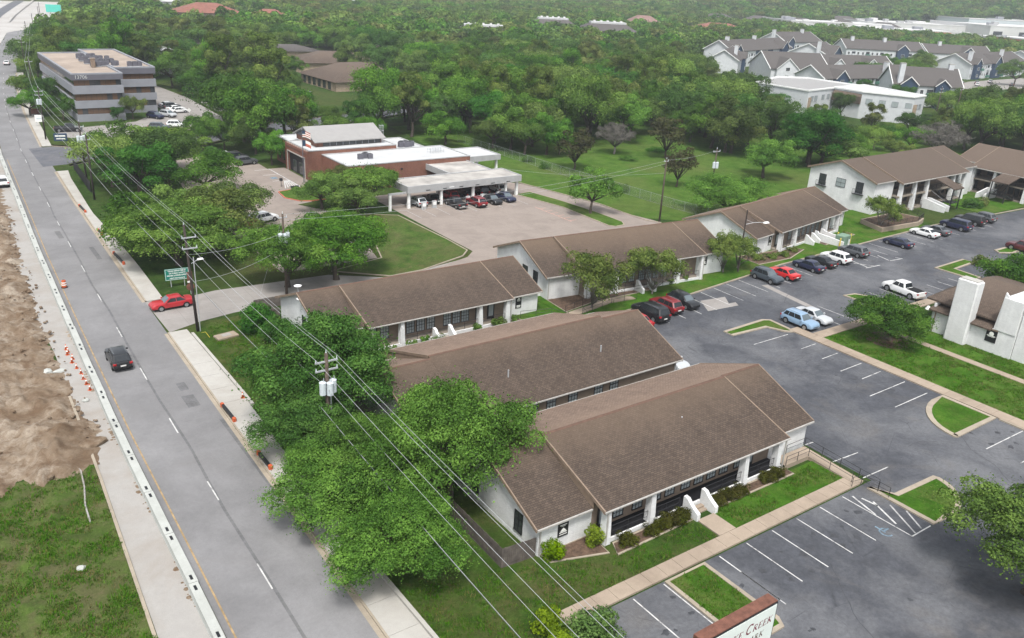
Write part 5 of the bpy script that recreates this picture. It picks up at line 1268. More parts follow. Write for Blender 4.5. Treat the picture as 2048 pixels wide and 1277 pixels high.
# flags
t = thing('flagpole', 'tall dark flagpole with two flags before the brick entrance', 'flagpole', (60.1,150.4,0))
MB().tube([(0,0,0),(0,0,10.0)], [.09,.05], 8).build('pole', 'band_dark', t); MB().cyl(0,0,10,10.14,.09,8,.03).build('finial', 'chrome', t)
def flag(z0, kind):
    W_, H_, n = 1.9, 1.1, 10; b = MB()
    P = lambda u, w: (.06+u*W_*.78, .20*math.sin(u*5)*u - .1*u, z0+H_*(1-w) - .55*u*u)
    for i in range(n):
        for j in range(6):
            u0,u1,w0,w1 = i/n,(i+1)/n,j/6,(j+1)/6
            if kind == 0: b.cur = 2 if (u0 < .38 and w0 < .5) else (0 if j%2 == 0 else 1)
            else: b.cur = 2 if u0 < .33 else (1 if j < 3 else 0)
            b.add([P(u0,w0),P(u0,w1),P(u1,w1),P(u1,w0)], [(0,1,2,3)])
    b.build('flag', ['red_paint','sign_white','navy_siding'], t, smooth=True, label='striped flag' if kind==0 else 'flag with blue end, white over red')
flag(8.6,0); flag(6.9,1)

# ------------------------------------------------------------ fences, cabinets
def plank_fence(label, pts, h=1.8, mat='fence_wood'):
    t = thing('plank_fence', label, 'fence', (0,0,0)); pts = [Vector((*p,0)) for p in pts]; me = MB().box(-.07,.07,-.011,.011,0,h).mesh('plank',[mat]); n_all = 0
    for a, c in zip(pts, pts[1:]):
        d = c-a; L = d.length; ang = math.atan2(d.y,d.x); n = int(L/.155)
        for i in range(n):
            p = a+d*((i+.5)/n); o = inst('plank', me, t, (p.x,p.y,rnd.uniform(-.02,.03)), ang+rnd.uniform(-.02,.02)); n_all += 1
        r_ = MB(); nn = Vector((-d.y,d.x,0)).normalized()*.05
        for z in (.4,h-.35): r_.add([(a.x+nn.x,a.y+nn.y,z),(c.x+nn.x,c.y+nn.y,z),(c.x+nn.x,c.y+nn.y,z+.09),(a.x+nn.x,a.y+nn.y,z+.09)],[(0,1,2,3)])
        r_.build('rail', mat, t)
plank_fence('weathered plank fence at the left end of the nearest office', [(31.4,38.4),(28.6,38.6),(28.8,51.2),(31.4,51.4)], 1.75)
plank_fence('weathered plank fence at the left end of the second office row', [(31.2,54.5),(29.6,54.6),(29.8,66),(31,66.2)], 1.75)
plank_fence('dark plank fence at the rear left corner of the railed office', [(32.0,89.2),(29.4,90.6),(30.2,92.8),(36,92.9)], 1.3)
plank_fence('weathered plank fence beside the shrubs left of the railed office', [(31.9,77.4),(30.0,76.6),(29.6,71)], 1.6)
# black mesh fence by the road
t = thing('mesh_fence', 'black screened fence panels standing at the roadside trees', 'fence', (0,0,0))
for i in range(6):
    y0 = 157.5+i*3.2; x0 = 24.5+i*.12
    MB().box(x0-.03,x0+.03,y0,y0+3.1,.1,2.0).build('panel', 'black_floor', t); MB().cyl(x0,y0,0,2.1,.05,6).build('post', 'black_metal', t)
# chain-link fence along the meadow: real wire grid on posts
def chain_fence(label, pts, h=1.8):
    t = thing('chain_link_fence', label, 'fence', (0,0,0)); b = MB()
    for (x0,y0),(x1,y1) in zip(pts, pts[1:]):
        L = math.hypot(x1-x0,y1-y0); n = max(1,round(L/3))
        for i in range(n+1): x, y_ = lerp(x0,x1,i/n), lerp(y0,y1,i/n); MB().cyl(x,y_,0,h,.035,6).build('post', 'chain_link', t)
        b.tube([(x0,y0,h-.03),(x1,y1,h-.03)], .022, 4).tube([(x0,y0,.06),(x1,y1,.06)], .015, 4)
        m_ = int(L/.16); k = h/.16
        for i in range(-int(k), m_):
            for sgn in (1,-1):
                pts_ = []
                for tt in (0,1):
                    u = i*.16 + (h*tt if sgn > 0 else h*(1-tt)); pts_.append((u, .06+(h-.1)*tt))
                (ua,za),(ub,zb) = pts_
                if ua > L and ub > L: continue
                ua, ub = max(0,min(L,ua)), max(0,min(L,ub))
                b.add([(lerp(x0,x1,ua/L),lerp(y0,y1,ua/L),za),(lerp(x0,x1,ub/L),lerp(y0,y1,ub/L),zb),(lerp(x0,x1,ub/L),lerp(y0,y1,ub/L),zb+.013),(lerp(x0,x1,ua/L),lerp(y0,y1,ua/L),za+.013)],[(0,1,2,3)])
    b.build('mesh', 'chain_link', t)
chain_fence('chain-link fence between the brick building drive and the meadow', [(110,176),(110.8,160),(111.2,137),(112.4,120),(113.2,106),(114,101)])
chain_fence('low chain-link fence behind the low white-brick office by the meadow', [(114,101),(126,100.5),(140,101.5)], 1.4)
t = thing('utility_cabinet', 'green transformer cabinet between two yellow bollards', 'cabinet', (122.6,76.6,.12), R(6)); MB().bbox(-1.1,1.1,-.8,.8,.1,1.6,.06).build('housing', 'util_green', t); MB().box(-1.2,1.2,-.9,.9,0,.1).build('pad', 'walk_concrete', t); MB().box(-.02,.02,-.82,-.80,.15,1.5).build('door_seam', 'black_metal', t)
for x,yy,l in ((120.6,75.7,'yellow bollard left of the green cabinet'),(124.6,76.5,'yellow bollard right of the green cabinet'),(123.4,78.1,'yellow bollard behind the green cabinet')):
    o = MB().cyl(0,0,0,1.5,.11,10).cyl(0,0,1.5,1.56,.11,10,.05).build('bollard', 'safety_yellow'); o.location=(x,yy,.1); tag(o,l,'bollard')
o = MB().bbox(-1.2,1.2,-.65,.65,0,.32,.05).build('concrete_vault', 'tan_concrete'); o.location=(24.9,86.6,0); o.rotation_euler.z=R(8); tag(o,'low concrete vault on the grass near the driveway pole','vault'); MB().box(-.5,.5,-.35,.35,.321,.34).build('cover','shoulder_concrete',o)
o = MB().tube([(22.9,88.9,.1),(23.1,88.0,.5),(23.3,87.2,.1)], .02, 5).build('yellow_guy_guard','safety_yellow'); tag(o,'yellow guard tube at the foot of the driveway pole','guard')
# ------------------------------------------------------------ vehicles
CARP = {}
def car_proto(kind):
    """front towards +x; returns list of (part name, mesh, parent index, material or None for body paint)"""
    if kind in CARP: return CARP[kind]
    Lc, Wc, H, belt, hood, tail, wb, wr, wsb, rf, rr, rb = {
        #          L    W    H   belt hood tail  wb   wheel  ws-base roof-f roof-r rear-base
        'sedan': (4.85,1.84,1.45,.93,.90,.98,2.82,.33, 1.02,.30,-.98,-1.72),
        'coupe': (4.75,1.86,1.42,.92,.88,1.0,2.80,.34, .98,.25,-1.05,-1.95),
        'suv':   (4.70,1.90,1.70,1.05,1.03,1.10,2.72,.37, 1.05,.45,-1.75,-2.18),
        'bigsuv':(5.25,2.04,1.90,1.18,1.16,1.22,3.02,.41, 1.25,.70,-2.20,-2.52),
        'hatch': (4.60,1.80,1.62,1.00,.98,1.06,2.70,.34, 1.20,.45,-1.55,-2.10),
        'pickup':(5.85,2.02,1.88,1.18,1.15,1.20,3.65,.42, 1.45,.90,-.55,-.85)}[kind]
    hl = Lc/2; w = Wc/2; zb = .26 if kind in ('sedan','coupe','hatch') else .34
    parts = []
    def sec(x, zt, f=1.0, drop=0):
        ww = w*f; z0 = zb+drop
        half = [(-ww*.90,z0),(-ww*.985,z0+.10),(-ww,lerp(z0,zt,.45)),(-ww*.975,lerp(z0,zt,.80)),(-ww*.93,zt-.035),(-ww*.78,zt+.005),(-ww*.35,zt+.03)]
        return [(x,y,z) for y,z in half] + [(x,-y,z) for y,z in reversed(half)]
    b = MB(); st = [(-hl,tail-.18,.86,.10),(-hl+.06,tail-.04,.91,.03),(-hl+.28,tail,.97,0),(-hl+.9,tail+.005,1,0),(-.2,belt,1,0),(wsb-.1,belt,1,0),(wsb+.1,belt-.02,.995,0),(hl-.55,lerp(belt,hood,.8),.985,0),(hl-.22,hood-.10,.95,0),(hl-.05,hood-.24,.88,.06),(hl,hood-.34,.82,.12)]
    if kind == 'pickup':
        st = [(-hl,tail-.06,.93,.12),(-hl+.05,tail,.97,.05),(-hl+.3,tail,1,0),(rb-.05,tail,1,0),(rb,belt,1,0)] + st[4:]
    b.loft([sec(*s) for s in st]); me = b.mesh('body', ['under'], True); me.set_sharp_from_angle(angle=R(32)); parts.append(('body', me, None, None))
    # cabin
    wl_, wt = w*.915, w*.735; zt = H
    def ring(x0, x1, ww, z, c): return [(x0+c,-ww,z),(x1-c,-ww,z),(x1,-ww+c*1.3,z),(x1,ww-c*1.3,z),(x1-c,ww,z),(x0+c,ww,z),(x0,ww-c*1.3,z),(x0,-ww+c*1.3,z)]
    b = MB(); b.loft([ring(rb,wsb,wl_,belt-.03,.10), ring(lerp(rb,rr,.93),lerp(wsb,rf,.93),lerp(wl_,wt,.93),lerp(belt,zt,.93),.12), ring(rr+.12,rf-.12,wt*.90,zt,.12)])
    me = b.mesh('cabin', ['under'], True); me.set_sharp_from_angle(angle=R(30)); parts.append(('cabin', me, None, None))
    def onside(s, x_at0, x_at1, t0, t1, off=.012):
        """window quad on the cabin side: x given at lower and upper edge"""
        z0, z1 = lerp(belt-.03,zt,t0), lerp(belt-.03,zt,t1); y0, y1 = lerp(wl_,wt,t0)+off, lerp(wl_,wt,t1)+off
        (a,c), (d,e) = x_at0, x_at1
        q = [(a,s*y0,z0),(c,s*y0,z0),(e,s*y1,z1),(d,s*y1,z1)]; return q if s < 0 else q[::-1]
    def xr(t): return lerp(rb,rr,t)
    def xf(t): return lerp(wsb,rf,t)
    lo, hi = .10, .84; splits = {'sedan':(.52,),'coupe':(.55,),'suv':(.40,.74),'bigsuv':(.36,.68),'hatch':(.42,.76),'pickup':(.5,)}[kind]
    for s in (-1,1):
        cuts = (0,)+splits+(1,)
        for u0,u1 in zip(cuts,cuts[1:]):
            m0, m1 = .10, .10
            def X(t,u): return lerp(xf(t)-.16, xr(t)+.16, u)
            g = .028
            parts.append(('side_window', MB().add(onside(s,(X(lo,u1)+g,X(lo,u0)-g),(X(hi,u1)+g,X(hi,u0)-g),lo,hi),[(0,1,2,3)]).mesh('side_window',['car_glass']), 1, 'car_glass'))
    def endw(xa, xb_, t0, t1, sgn, k, off=.012):
        z0, z1 = lerp(belt-.03,zt,t0), lerp(belt-.03,zt,t1); x0, x1 = lerp(xa,xb_,t0)+sgn*off, lerp(xa,xb_,t1)+sgn*off; y0, y1 = (lerp(wl_,wt,t0)-.10)*k, (lerp(wl_,wt,t1)-.10)*k
        q = [(x0,-y0,z0),(x0,y0,z0),(x1,y1,z1),(x1,-y1,z1)]; return q if sgn > 0 else q[::-1]
    parts.append(('windscreen', MB().add(endw(wsb,rf,.06,.90,1,1.0),[(0,1,2,3)]).mesh('windscreen',['windshield']), 1, 'windshield'))
    parts.append(('rear_window', MB().add(endw(rb,rr,.12,.88,-1,.95),[(0,1,2,3)]).mesh('rear_window',['car_glass']), 1, 'car_glass'))
    if kind == 'pickup':
        parts.append(('load_bed', MB().box(-hl+.12,rb-.12,-w*.80,w*.80,tail-.01,tail+.045).mesh('load_bed',['under']), None, 'under'))
    if kind in ('suv','bigsuv','hatch'):
        parts.append(('roof_rail', MB().tube([(rf-.3,-wt*.86,zt+.03),(rr+.3,-wt*.86,zt+.03)],.022,4).tube([(rf-.3,wt*.86,zt+.03),(rr+.3,wt*.86,zt+.03)],.022,4).mesh('roof_rail',['chrome']), 1, 'chrome'))
    # sills, bumpers, lamps, plates, mirrors
    parts.append(('sill', MB().box(-hl+.25,hl-.25,-w*.93,w*.93,zb-.05,zb+.06).mesh('sill',['under']), None, 'under'))
    parts.append(('rear_bumper', MB().bbox(-hl-.05,-hl+.15,-w*.86,w*.86,zb+.06,zb+.27,.03).mesh('rear_bumper',['under']), None, 'chrome' if kind=='pickup' else 'under'))
    parts.append(('grille', MB().box(hl-.06,hl+.015,-w*.50,w*.50,zb+.20,hood-.42 if kind not in('bigsuv','pickup') else hood-.38).mesh('grille',['under']), None, 'under'))
    for s in (-1,1):
        parts.append(('headlight', MB().loft([[(hl-.30,s*w*.55,hood-.30),(hl-.30,s*w*.93,hood-.30),(hl-.30,s*w*.93,hood-.17),(hl-.30,s*w*.55,hood-.14)],[(hl-.01,s*w*.55,hood-.36),(hl-.10,s*w*.88,hood-.34),(hl-.14,s*w*.86,hood-.23),(hl-.04,s*w*.55,hood-.24)]]).mesh('headlight',['lamp_lens']), None, 'lamp_lens'))
        parts.append(('tail_light', MB().bbox(-hl-.012,-hl+.16,min(s*w*.62,s*w*.955),max(s*w*.62,s*w*.955),tail-.30,tail-.10,.02).mesh('tail_light',['tail_lens']), None, 'tail_lens'))
        parts.append(('mirror', MB().bbox(wsb-.32,wsb-.12,min(s*w*.98,s*(w+.16)),max(s*w*.98,s*(w+.16)),belt+.02,belt+.17,.03).mesh('mirror',['under']), None, None))
    parts.append(('number_plate', MB().box(-hl-.07,-hl-.05,-.26,.26,zb+.30,zb+.44).mesh('number_plate',['plate_white']), None, 'plate_white'))
    wm = MB(); n = 18; wd = .22
    def wring(r, y): return [(r*math.cos(2*math.pi*k/n), y, r*math.sin(2*math.pi*k/n)) for k in range(n)]
    ty = wm.loft([wring(wr*.66,0),wring(wr*.94,0),wring(wr,.04),wring(wr,wd-.04),wring(wr*.94,wd),wring(wr*.66,wd)], cap=False).mesh('tyre',['tyre'])
    rm = MB().loft([wring(wr*.66,.01),wring(wr*.66,.05)])
    for k in range(5):
        a = 2*math.pi*k/5; rm.add([(.05*math.cos(a+1.2),.005,.05*math.sin(a+1.2)),(wr*.66*math.cos(a+.14),.005,wr*.66*math.sin(a+.14)),(wr*.66*math.cos(a-.14),.005,wr*.66*math.sin(a-.14)),(.05*math.cos(a-1.2),.005,.05*math.sin(a-1.2))],[(0,1,2,3)])
    rm = rm.mesh('rim',['rim'])
    arch = MB().loft([[(wr*1.17*math.cos(2*math.pi*k/n),0,wr*1.17*math.sin(2*math.pi*k/n)) for k in range(n)],[(wr*1.17*math.cos(2*math.pi*k/n),.05,wr*1.17*math.sin(2*math.pi*k/n)) for k in range(n)]]).mesh('wheel_arch',['under'])
    CARP[kind] = (parts, ty, rm, arch, wb, w, wr, Lc); return CARP[kind]
PAINTS = {'black':(.010,.011,.013),'white':(.68,.69,.69),'silver':(.42,.44,.46),'grey':(.075,.08,.088),'slate':(.045,.058,.072),'navy':(.012,.016,.045),'red':(.34,.016,.022),'maroon':(.16,.012,.016),'brightred':(.50,.022,.024),'blue':(.20,.30,.42),'darkmaroon':(.075,.010,.013),'lightblue':(.14,.17,.20)}
for k_, c_ in PAINTS.items(): paint('paint_'+k_, c_)
def car(kind, colour, x, y, ang, label, cat='car', group=None, name='parked_car', detail=True):
    parts, ty, rm, arch, wb, w, wr, Lc = car_proto(kind)
    t = thing(name, label, cat, (x,y,.016), R(ang), group); objs = []
    for nm, me, par, mt in parts:
        if not detail and nm in ('mirror','roof_rail','number_plate'): objs.append(None); continue
        o = inst(nm, me, objs[par] if par is not None else t); objs.append(o)
        if mt is None or mt != me.materials[0].name:
            o.material_slots[0].link = 'OBJECT'; o.material_slots[0].material = MATS['paint_'+colour] if mt is None else MATS[mt]
    for sx in (wb/2, -wb/2-.05):
        for s in (-1,1):
            h = inst('wheel', ty, t, (sx, s*(w+.015), wr), 0 if s < 0 else math.pi)
            inst('rim', rm, h); 
            if detail: inst('wheel_arch', arch, t, (sx, s*(w+.004), wr+.01), 0 if s < 0 else math.pi)
    return t
car('sedan','red',22.2,98.2,180+2,'red saloon car leaving the driveway onto the road','car',name='car')
car('suv','black',13.65,85.3,90-1,'black hatchback-style car driving away on the road','car',name='car')
car('suv','white',12.4,168.5,90,'white car at the left edge behind the barrier','car',name='car'); car('sedan','white',34.0,354,80,'far white car on the road at the top left','car',name='car',detail=False)
# office park
N = -90; F = 90
car('coupe','red',68.2,67.6,F,'red car mostly hidden behind the roof gable of the back-to-back office'); car('bigsuv','black',71.4,68.4,F,'large black SUV parked nose in under the small tree','suv'); car('suv','maroon',75.0,69.3,F,'dark red SUV between the large black SUV and the black hatchback','suv'); car('hatch','black',78.2,69.4,N,'black hatchback facing out next to the dark red SUV')
car('suv','slate',96.3,70.6,N,'slate grey crossover facing out beside the bright red car','suv'); car('sedan','brightred',99.9,70.6,F,'bright red saloon next to the slate crossover')
car('sedan','navy',106.4,71.1,F,'dark navy saloon third along, before the black one'); car('sedan','black',109.9,71.5,F,'black saloon between the navy saloon and white SUV'); car('suv','white',113.6,71.5,F,'white SUV parked by the painted access hatching','suv'); car('suv','grey',119.3,72.3,F,'dark grey SUV in front of the green cabinet','suv')
car('coupe','navy',131.2,71.9,F,'navy saloon parked alone past the green cabinet'); car('sedan','white',141.4,73.2,F,'white saloon parked before the planter wall'); car('sedan','grey',144.9,73.2,F,'grey saloon tucked behind the white saloon'); car('bigsuv','navy',151.6,73.2,F,'large dark blue SUV below the covered stair','suv'); car('bigsuv','black',157.8,73.9,F,'black SUV second from the right below the two-storey offices','suv'); car('suv','grey',162.4,74.0,F,'dark grey SUV at the far end of the row','suv')
car('suv','blue',86.3,57.4,N,'pale blue crossover parked at the walkway corner','suv'); car('sedan','silver',89.4,57.7,N,'silver saloon next to the pale blue crossover'); car('pickup','white',109.4,57.7,F+180,'white pickup truck with open bed by the clipped tree','pickup') .rotation_euler.z = R(84); car('pickup','darkmaroon',148.6,59.6,F,'dark maroon pickup cut by the right edge','pickup')
car('sedan','silver',63.5,57.2,N,'silver car just peeping past the back-to-back office'); 
# carport
car('hatch','silver',71.6,127.4,F,'silver hatchback first under the left end of the carport'); car('sedan','black',75.2,128.4,F,'black car behind the first carport column'); car('suv','red',79.0,129.0,F,'red SUV deep under the middle of the carport','suv'); car('suv','black',82.5,129.2,F,'black SUV under the carport right of the red SUV','suv'); car('bigsuv','black',85.6,129.4,F,'black tall SUV in the inner carport row','suv'); car('suv','white',90.2,130.0,F,'white SUV under the right end of the carport','suv')
car('pickup','black',77.2,123.6,F,'black pickup in front of the carport','pickup').scale = (.86,.95,.92); car('suv','maroon',81.0,122.8,F,'dark red SUV parked before the carport columns','suv'); car('sedan','black',84.7,123.4,N,'black saloon facing out before the carport'); car('sedan','navy',88.0,123.8,N,'navy saloon at the right end of the front carport row')
# visitor parking
car('suv','white',53.9,117.0,15,'white SUV partly hidden by the live oak crown, first of three','suv'); car('sedan','white',53.7,114.2,15,'white car second of three beside the curved path'); car('sedan','white',53.4,111.4,15,'white car nearest of three beside the curved path'); car('suv','grey',55.6,169.6,8,'grey SUV nearest of the three at the brick entrance','suv'); car('bigsuv','black',54.8,173.4,8,'black SUV in the middle at the brick entrance','suv'); car('sedan','white',53.9,177.0,8,'white car behind the black SUV at the brick entrance'); car('suv','red',40.7,126.6,20,'red car glimpsed through the roadside tree crown','suv'); car('sedan','silver',41.4,130.0,20,'pale car glimpsed above the red one through the tree crown'); car('suv','white',44.3,128.2,20,'white SUV half hidden at the tree edge','suv')
# office block car park
car('sedan','white',60.6,247.0,10,'white car topmost in the row beside the grey office block'); car('suv','grey',60.6,243.4,10,'grey SUV second in the row beside the office block','suv'); car('sedan','white',60.7,239.8,10,'white car third in the row beside the office block'); car('sedan','white',60.5,236.2,10,'white car lowest in the row beside the office block'); car('suv','navy',52.9,229.2,-60,'dark blue SUV at the corner of the grey office block','suv'); car('suv','silver',56.4,230.8,-60,'silver SUV next to the dark blue one','suv'); car('suv','white',54.3,215.2,-20,'white SUV crossing the car park mouth','suv'); car('sedan','black',51.4,203.2,15,'black car on the side street'); car('suv','slate',49.8,213.4,-30,'slate car half hidden by the tree at the car park mouth','suv'); car('pickup','black',30.9,217.2,-10,'dark pickup in front of the grey office block','pickup')
car('pickup','silver',75.8,247.5,-40,'silver pickup under the trees in the far car park','pickup'); car('suv','white',75.2,241.0,-40,'white car below the silver pickup','suv'); car('suv','white',88.6,240.6,-10,'white SUV by the trees left of the brown-roofed building','suv'); car('sedan','white',87.6,243.4,-10,'white car behind the white SUV by the trees'); car('suv','black',84.6,246,-10,'dark SUV in shade by the trees','suv')
for i,(x,yy,c_) in enumerate(((447,217,'white'),(423,211,'white'),(445,205.5,'grey'),(432,216,'black'),(418,216,'slate'))): car('suv',c_,x,yy,20+i*3,['white SUV beside the far right apartments','white car left of the far apartment tree','grey car at the far right apartments','dark car between white ones at the far apartments','slate car leftmost at the far apartments'][i],'suv',detail=False)
# ------------------------------------------------------------ white flat-roofed building
wbld = thing('flat_roof_building', 'white two-storey flat-roofed building behind the meadow trees', 'building', (0,0,0))
def wb_block(pts, h, roof):
    MB().prism(pts, 0, h).build('wall', 'white_siding', wbld)
    kerbline(MB(), pts, .7, h+.002, h+.45, True).build('parapet', 'white_trim', wbld)
    MB().sheet([(lerp(sum(p[0] for p in pts)/len(pts),x,.97),lerp(sum(p[1] for p in pts)/len(pts),y_,.97)) for x,y_ in pts], h+.03).build('flat_roof', roof, wbld)
wb_block([(240.8,194.5),(240.5,172.8),(258,176),(276,178),(276,200),(266,205)], 8.2, 'grey_roof_metal')
wb_block([(258.2,175.6),(258.0,165),(264.5,150.2),(272.5,151.5),(278,177.6)], 8.4, 'white_roof')
for (x,yy,z,rz) in ((243.2,173.1,5.0,R(11)),(246.2,173.7,5.0,R(11)),(251.5,174.8,5.0,R(11)),(255.3,175.5,5.0,R(11)),(257.98,171.8,5.2,R(-91)),(257.96,167.8,5.0,R(-91)),(259.0,162.6,5.0,R(-66)),(260.6,158.8,5.0,R(-66)),(262.2,155.3,5.0,R(-66)),(263.9,151.6,5.0,R(-66)),(266.8,150.52,4.6,R(9)),(269.4,150.95,4.6,R(9))):
    window(wbld, x, yy, z, 1.9, 1.5, rz, 2, 1, 'pane', 'band_grey')
MB().loft([[(257.0,175.2,4.6),(257.5,164.9,4.6),(258.1,164.9,4.6),(258.1,175.4,4.6)],[(256.8,175.2,6.9),(257.3,164.9,6.9),(258.1,164.9,7.9),(258.1,175.4,7.9)]]).build('mansard_panel', 'roof_shingle_warm', wbld)
MB().prism([(264.4,150.1),(266.0,149.9),(266.2,150.5),(264.9,152)], 0, 6.2).build('stone_pier', 'lime_stone', wbld); MB().prism([(241.2,172.4),(242.4,172.6),(242.4,173.3),(241.2,173.1)], 0, 6.2).build('stone_pier', 'lime_stone', wbld)

# ------------------------------------------------------------ apartments: white and navy gabled blocks
def apartment(label, p0, p1, depth, h=7.6, rise=3.4, dorm=(), chim=(), navy=(), wins=True, gable_end=True):
    """front eave from p0 (left) to p1 (right) as seen from the camera; depth goes away from it"""
    a = math.atan2(p1[1]-p0[1], p1[0]-p0[0]); L = math.hypot(p1[0]-p0[0], p1[1]-p0[1])
    t = thing('apartment_building', label, 'building', (p0[0],p0[1],0), a)
    MB().box(0,L,0,depth,0,h).build('wall', 'white_siding', t); yr = depth/2
    for x0,x1 in ((0,.3),(L-.3,L)): MB().loft([[(x0,0,h),(x0,depth,h),(x0,yr,h+rise)],[(x1,0,h),(x1,depth,h),(x1,yr,h+rise)]]).build('gable', 'white_siding', t)
    s = rise/yr; e = .5
    MB().slab((-.6,-e,h-e*s+.1),(L+.6,-e,h-e*s+.1),(L+.6,yr,h+rise+.1),(-.6,yr,h+rise+.1),.25).build('roof_slope', 'roof_shingle_grey', t)
    MB().slab((-.6,yr+.01,h+rise+.1),(L+.6,yr+.01,h+rise+.1),(L+.6,depth+e,h-e*s+.1),(-.6,depth+e,h-e*s+.1),.25).build('roof_slope', 'roof_shingle_grey', t)
    tr = MB()
    for x in (-.65,L+.65):
        for y0,z0,y1,z1 in ((-e,h-e*s,yr,h+rise),(yr,h+rise,depth+e,h-e*s)): tr.add([(x-.12,y0,z0-.2),(x+.12,y0,z0-.2),(x+.12,y1,z1-.2),(x-.12,y1,z1-.2),(x-.12,y0,z0+.16),(x+.12,y0,z0+.16),(x+.12,y1,z1+.16),(x-.12,y1,z1+.16)],[(0,3,2,1),(4,5,6,7),(0,1,5,4),(1,2,6,5),(2,3,7,6),(3,0,4,7)])
    tr.build('rake_trim', 'white_trim', t)
    for cx, wd, col in dorm:   # projecting gabled bay
        q = 1.6; hh_ = h+.1; pk = hh_+min(wd*.42, rise*.8); ye = (pk-h)/s
        MB().loft([[(cx-wd/2,-q,0),(cx+wd/2,-q,0),(cx+wd/2,-q,hh_),(cx,-q,pk),(cx-wd/2,-q,hh_)],[(cx-wd/2,.02,0),(cx+wd/2,.02,0),(cx+wd/2,.02,hh_),(cx,.02,pk),(cx-wd/2,.02,hh_)]]).build('gabled_bay', col, t)
        for sg in (-1,1):
            MB().slab(*((cx+sg*(wd/2+.35),-q-.4,hh_-.15),(cx,-q-.4,pk+.25),(cx,ye,pk+.25),(cx+sg*(wd/2+.35),.6,hh_-.15)),.2).build('bay_roof', 'roof_shingle_grey', t)
            MB().add([(cx+sg*(wd/2+.4),-q-.45,hh_-.45),(cx+sg*(wd/2+.4),-q-.45,hh_-.1),(cx,-q-.45,pk+.32),(cx,-q-.45,pk-.05)],[(0,1,2,3)]).build('bay_trim', 'white_trim', t)
        for z in (1.2,4.6): window(t, cx, -q, z, min(1.8,wd*.4), 1.4, 0, 2, 1, 'pane_dark', 'white_trim')
    for x0,x1 in navy: MB().box(x0,x1,-.08,-.004,0,h-.1).build('navy_panel', 'navy_siding', t)
    for cx, cy in chim:
        c_ = MB().box(cx-.9,cx+.9,cy-.8,cy+.8,h-1,h+rise+1.6).build('chimney', 'white_siding', t); MB().box(cx-1,cx+1,cy-.9,cy+.9,h+rise+1.6,h+rise+1.75).build('chimney_cap', 'walk_concrete', c_)
    if wins:
        x = 1.6; i = 0
        while x < L-1.4:
            if not any(abs(x-d[0]) < d[1]/2+1 for d in dorm):
                for z in (1.0, 4.6):
                    if i % 3 == 1:
                        MB().box(x-1.3,x+1.3,-1.2,-.004,z-.5,z+.55).build('balcony', ['white_siding','green_panel'][(i//3+int(z)) % 2], t); MB().box(x-1.1,x+1.1,-.06,-.005,z+.55,z+1.9).build('balcony_door', 'pane_dark', t)
                    else: window(t, x, 0, z+.2, 1.1, 1.4, 0, 2, 1, 'pane_dark', 'white_trim')
            x += 2.9; i += 1
    return t
apartment('left apartment block with navy bays and green balconies beyond the wood', (346,297),(413,313),16,8.2,4.6,dorm=((4,7,'navy_siding'),(58,8,'navy_siding')),chim=((8,8),(38,8)),navy=((26,30),(40,46)))
apartment('low apartment wing with a white chimney at the left end of the blocks', (322,272),(348,290),14,6.6,4.2,dorm=((18,6,'navy_siding'),),chim=((12,3),),wins=False)
apartment('apartment block behind the left one, its white gable end showing', (446,342),(486,346),20,8.5,5.2,dorm=((3,7,'navy_siding'),),chim=((-6,6),(30,9)))
apartment('long rear apartment block with two white chimneys at the back row', (459,309),(500,285),18,8.2,4.6,dorm=((34,7,'navy_siding'),),chim=((6,8),(26,8)))
apartment('apartment block with a wide navy gable in the middle of the group', (398,279),(424,288),20,7.8,4.8,dorm=((14,15,'navy_siding'),),chim=((-2,4),),wins=False)
apartment('right end of the rear apartment row with a navy gable above the trees', (500,282),(534,262),18,8.0,4.4,dorm=((24,9,'navy_siding'),),chim=((10,8),),wins=False)
apartment('clubhouse with white trussed gable front and dark glazing', (321,252),(345,239),26,5.4,6.2,dorm=((7,10,'white_siding'),),chim=(),navy=((13.5,22),),wins=False)
apartment('clubhouse rear wing with two long white dormers', (352,250),(392,236),18,5.6,5.0,wins=False,dorm=((10,9,'white_siding'),(28,10,'white_siding')))
apartment('long low apartment roof behind the flat-roofed white building', (300,209),(352,203),16,6.6,4.2,dorm=((8,7,'navy_siding'),),chim=((38,3),))
apartment('nearest apartment block with tall white chimney and navy bay at the right', (304,182),(322,166),18,8.0,5.6,dorm=((5,6,'navy_siding'),(17,5,'navy_siding')),chim=((2,1.0),(22,9)))
apartment('far right apartment block with tall white chimney behind a broad tree', (450,230),(520,236),18,7.6,4.4,dorm=((6,6,'navy_siding'),(30,9,'navy_siding')),chim=((4,3),(50,6)))
apartment('apartment roofs at the right edge below the orange-walled store', (540,240),(590,246),18,7.6,4.4,chim=((20,6),),dorm=((10,8,'navy_siding'),))
struct(MB().sheet([(400,196),(470,200),(540,215),(540,228),(440,224),(405,214)], .02).build('apartment_parking','drive_concrete'))
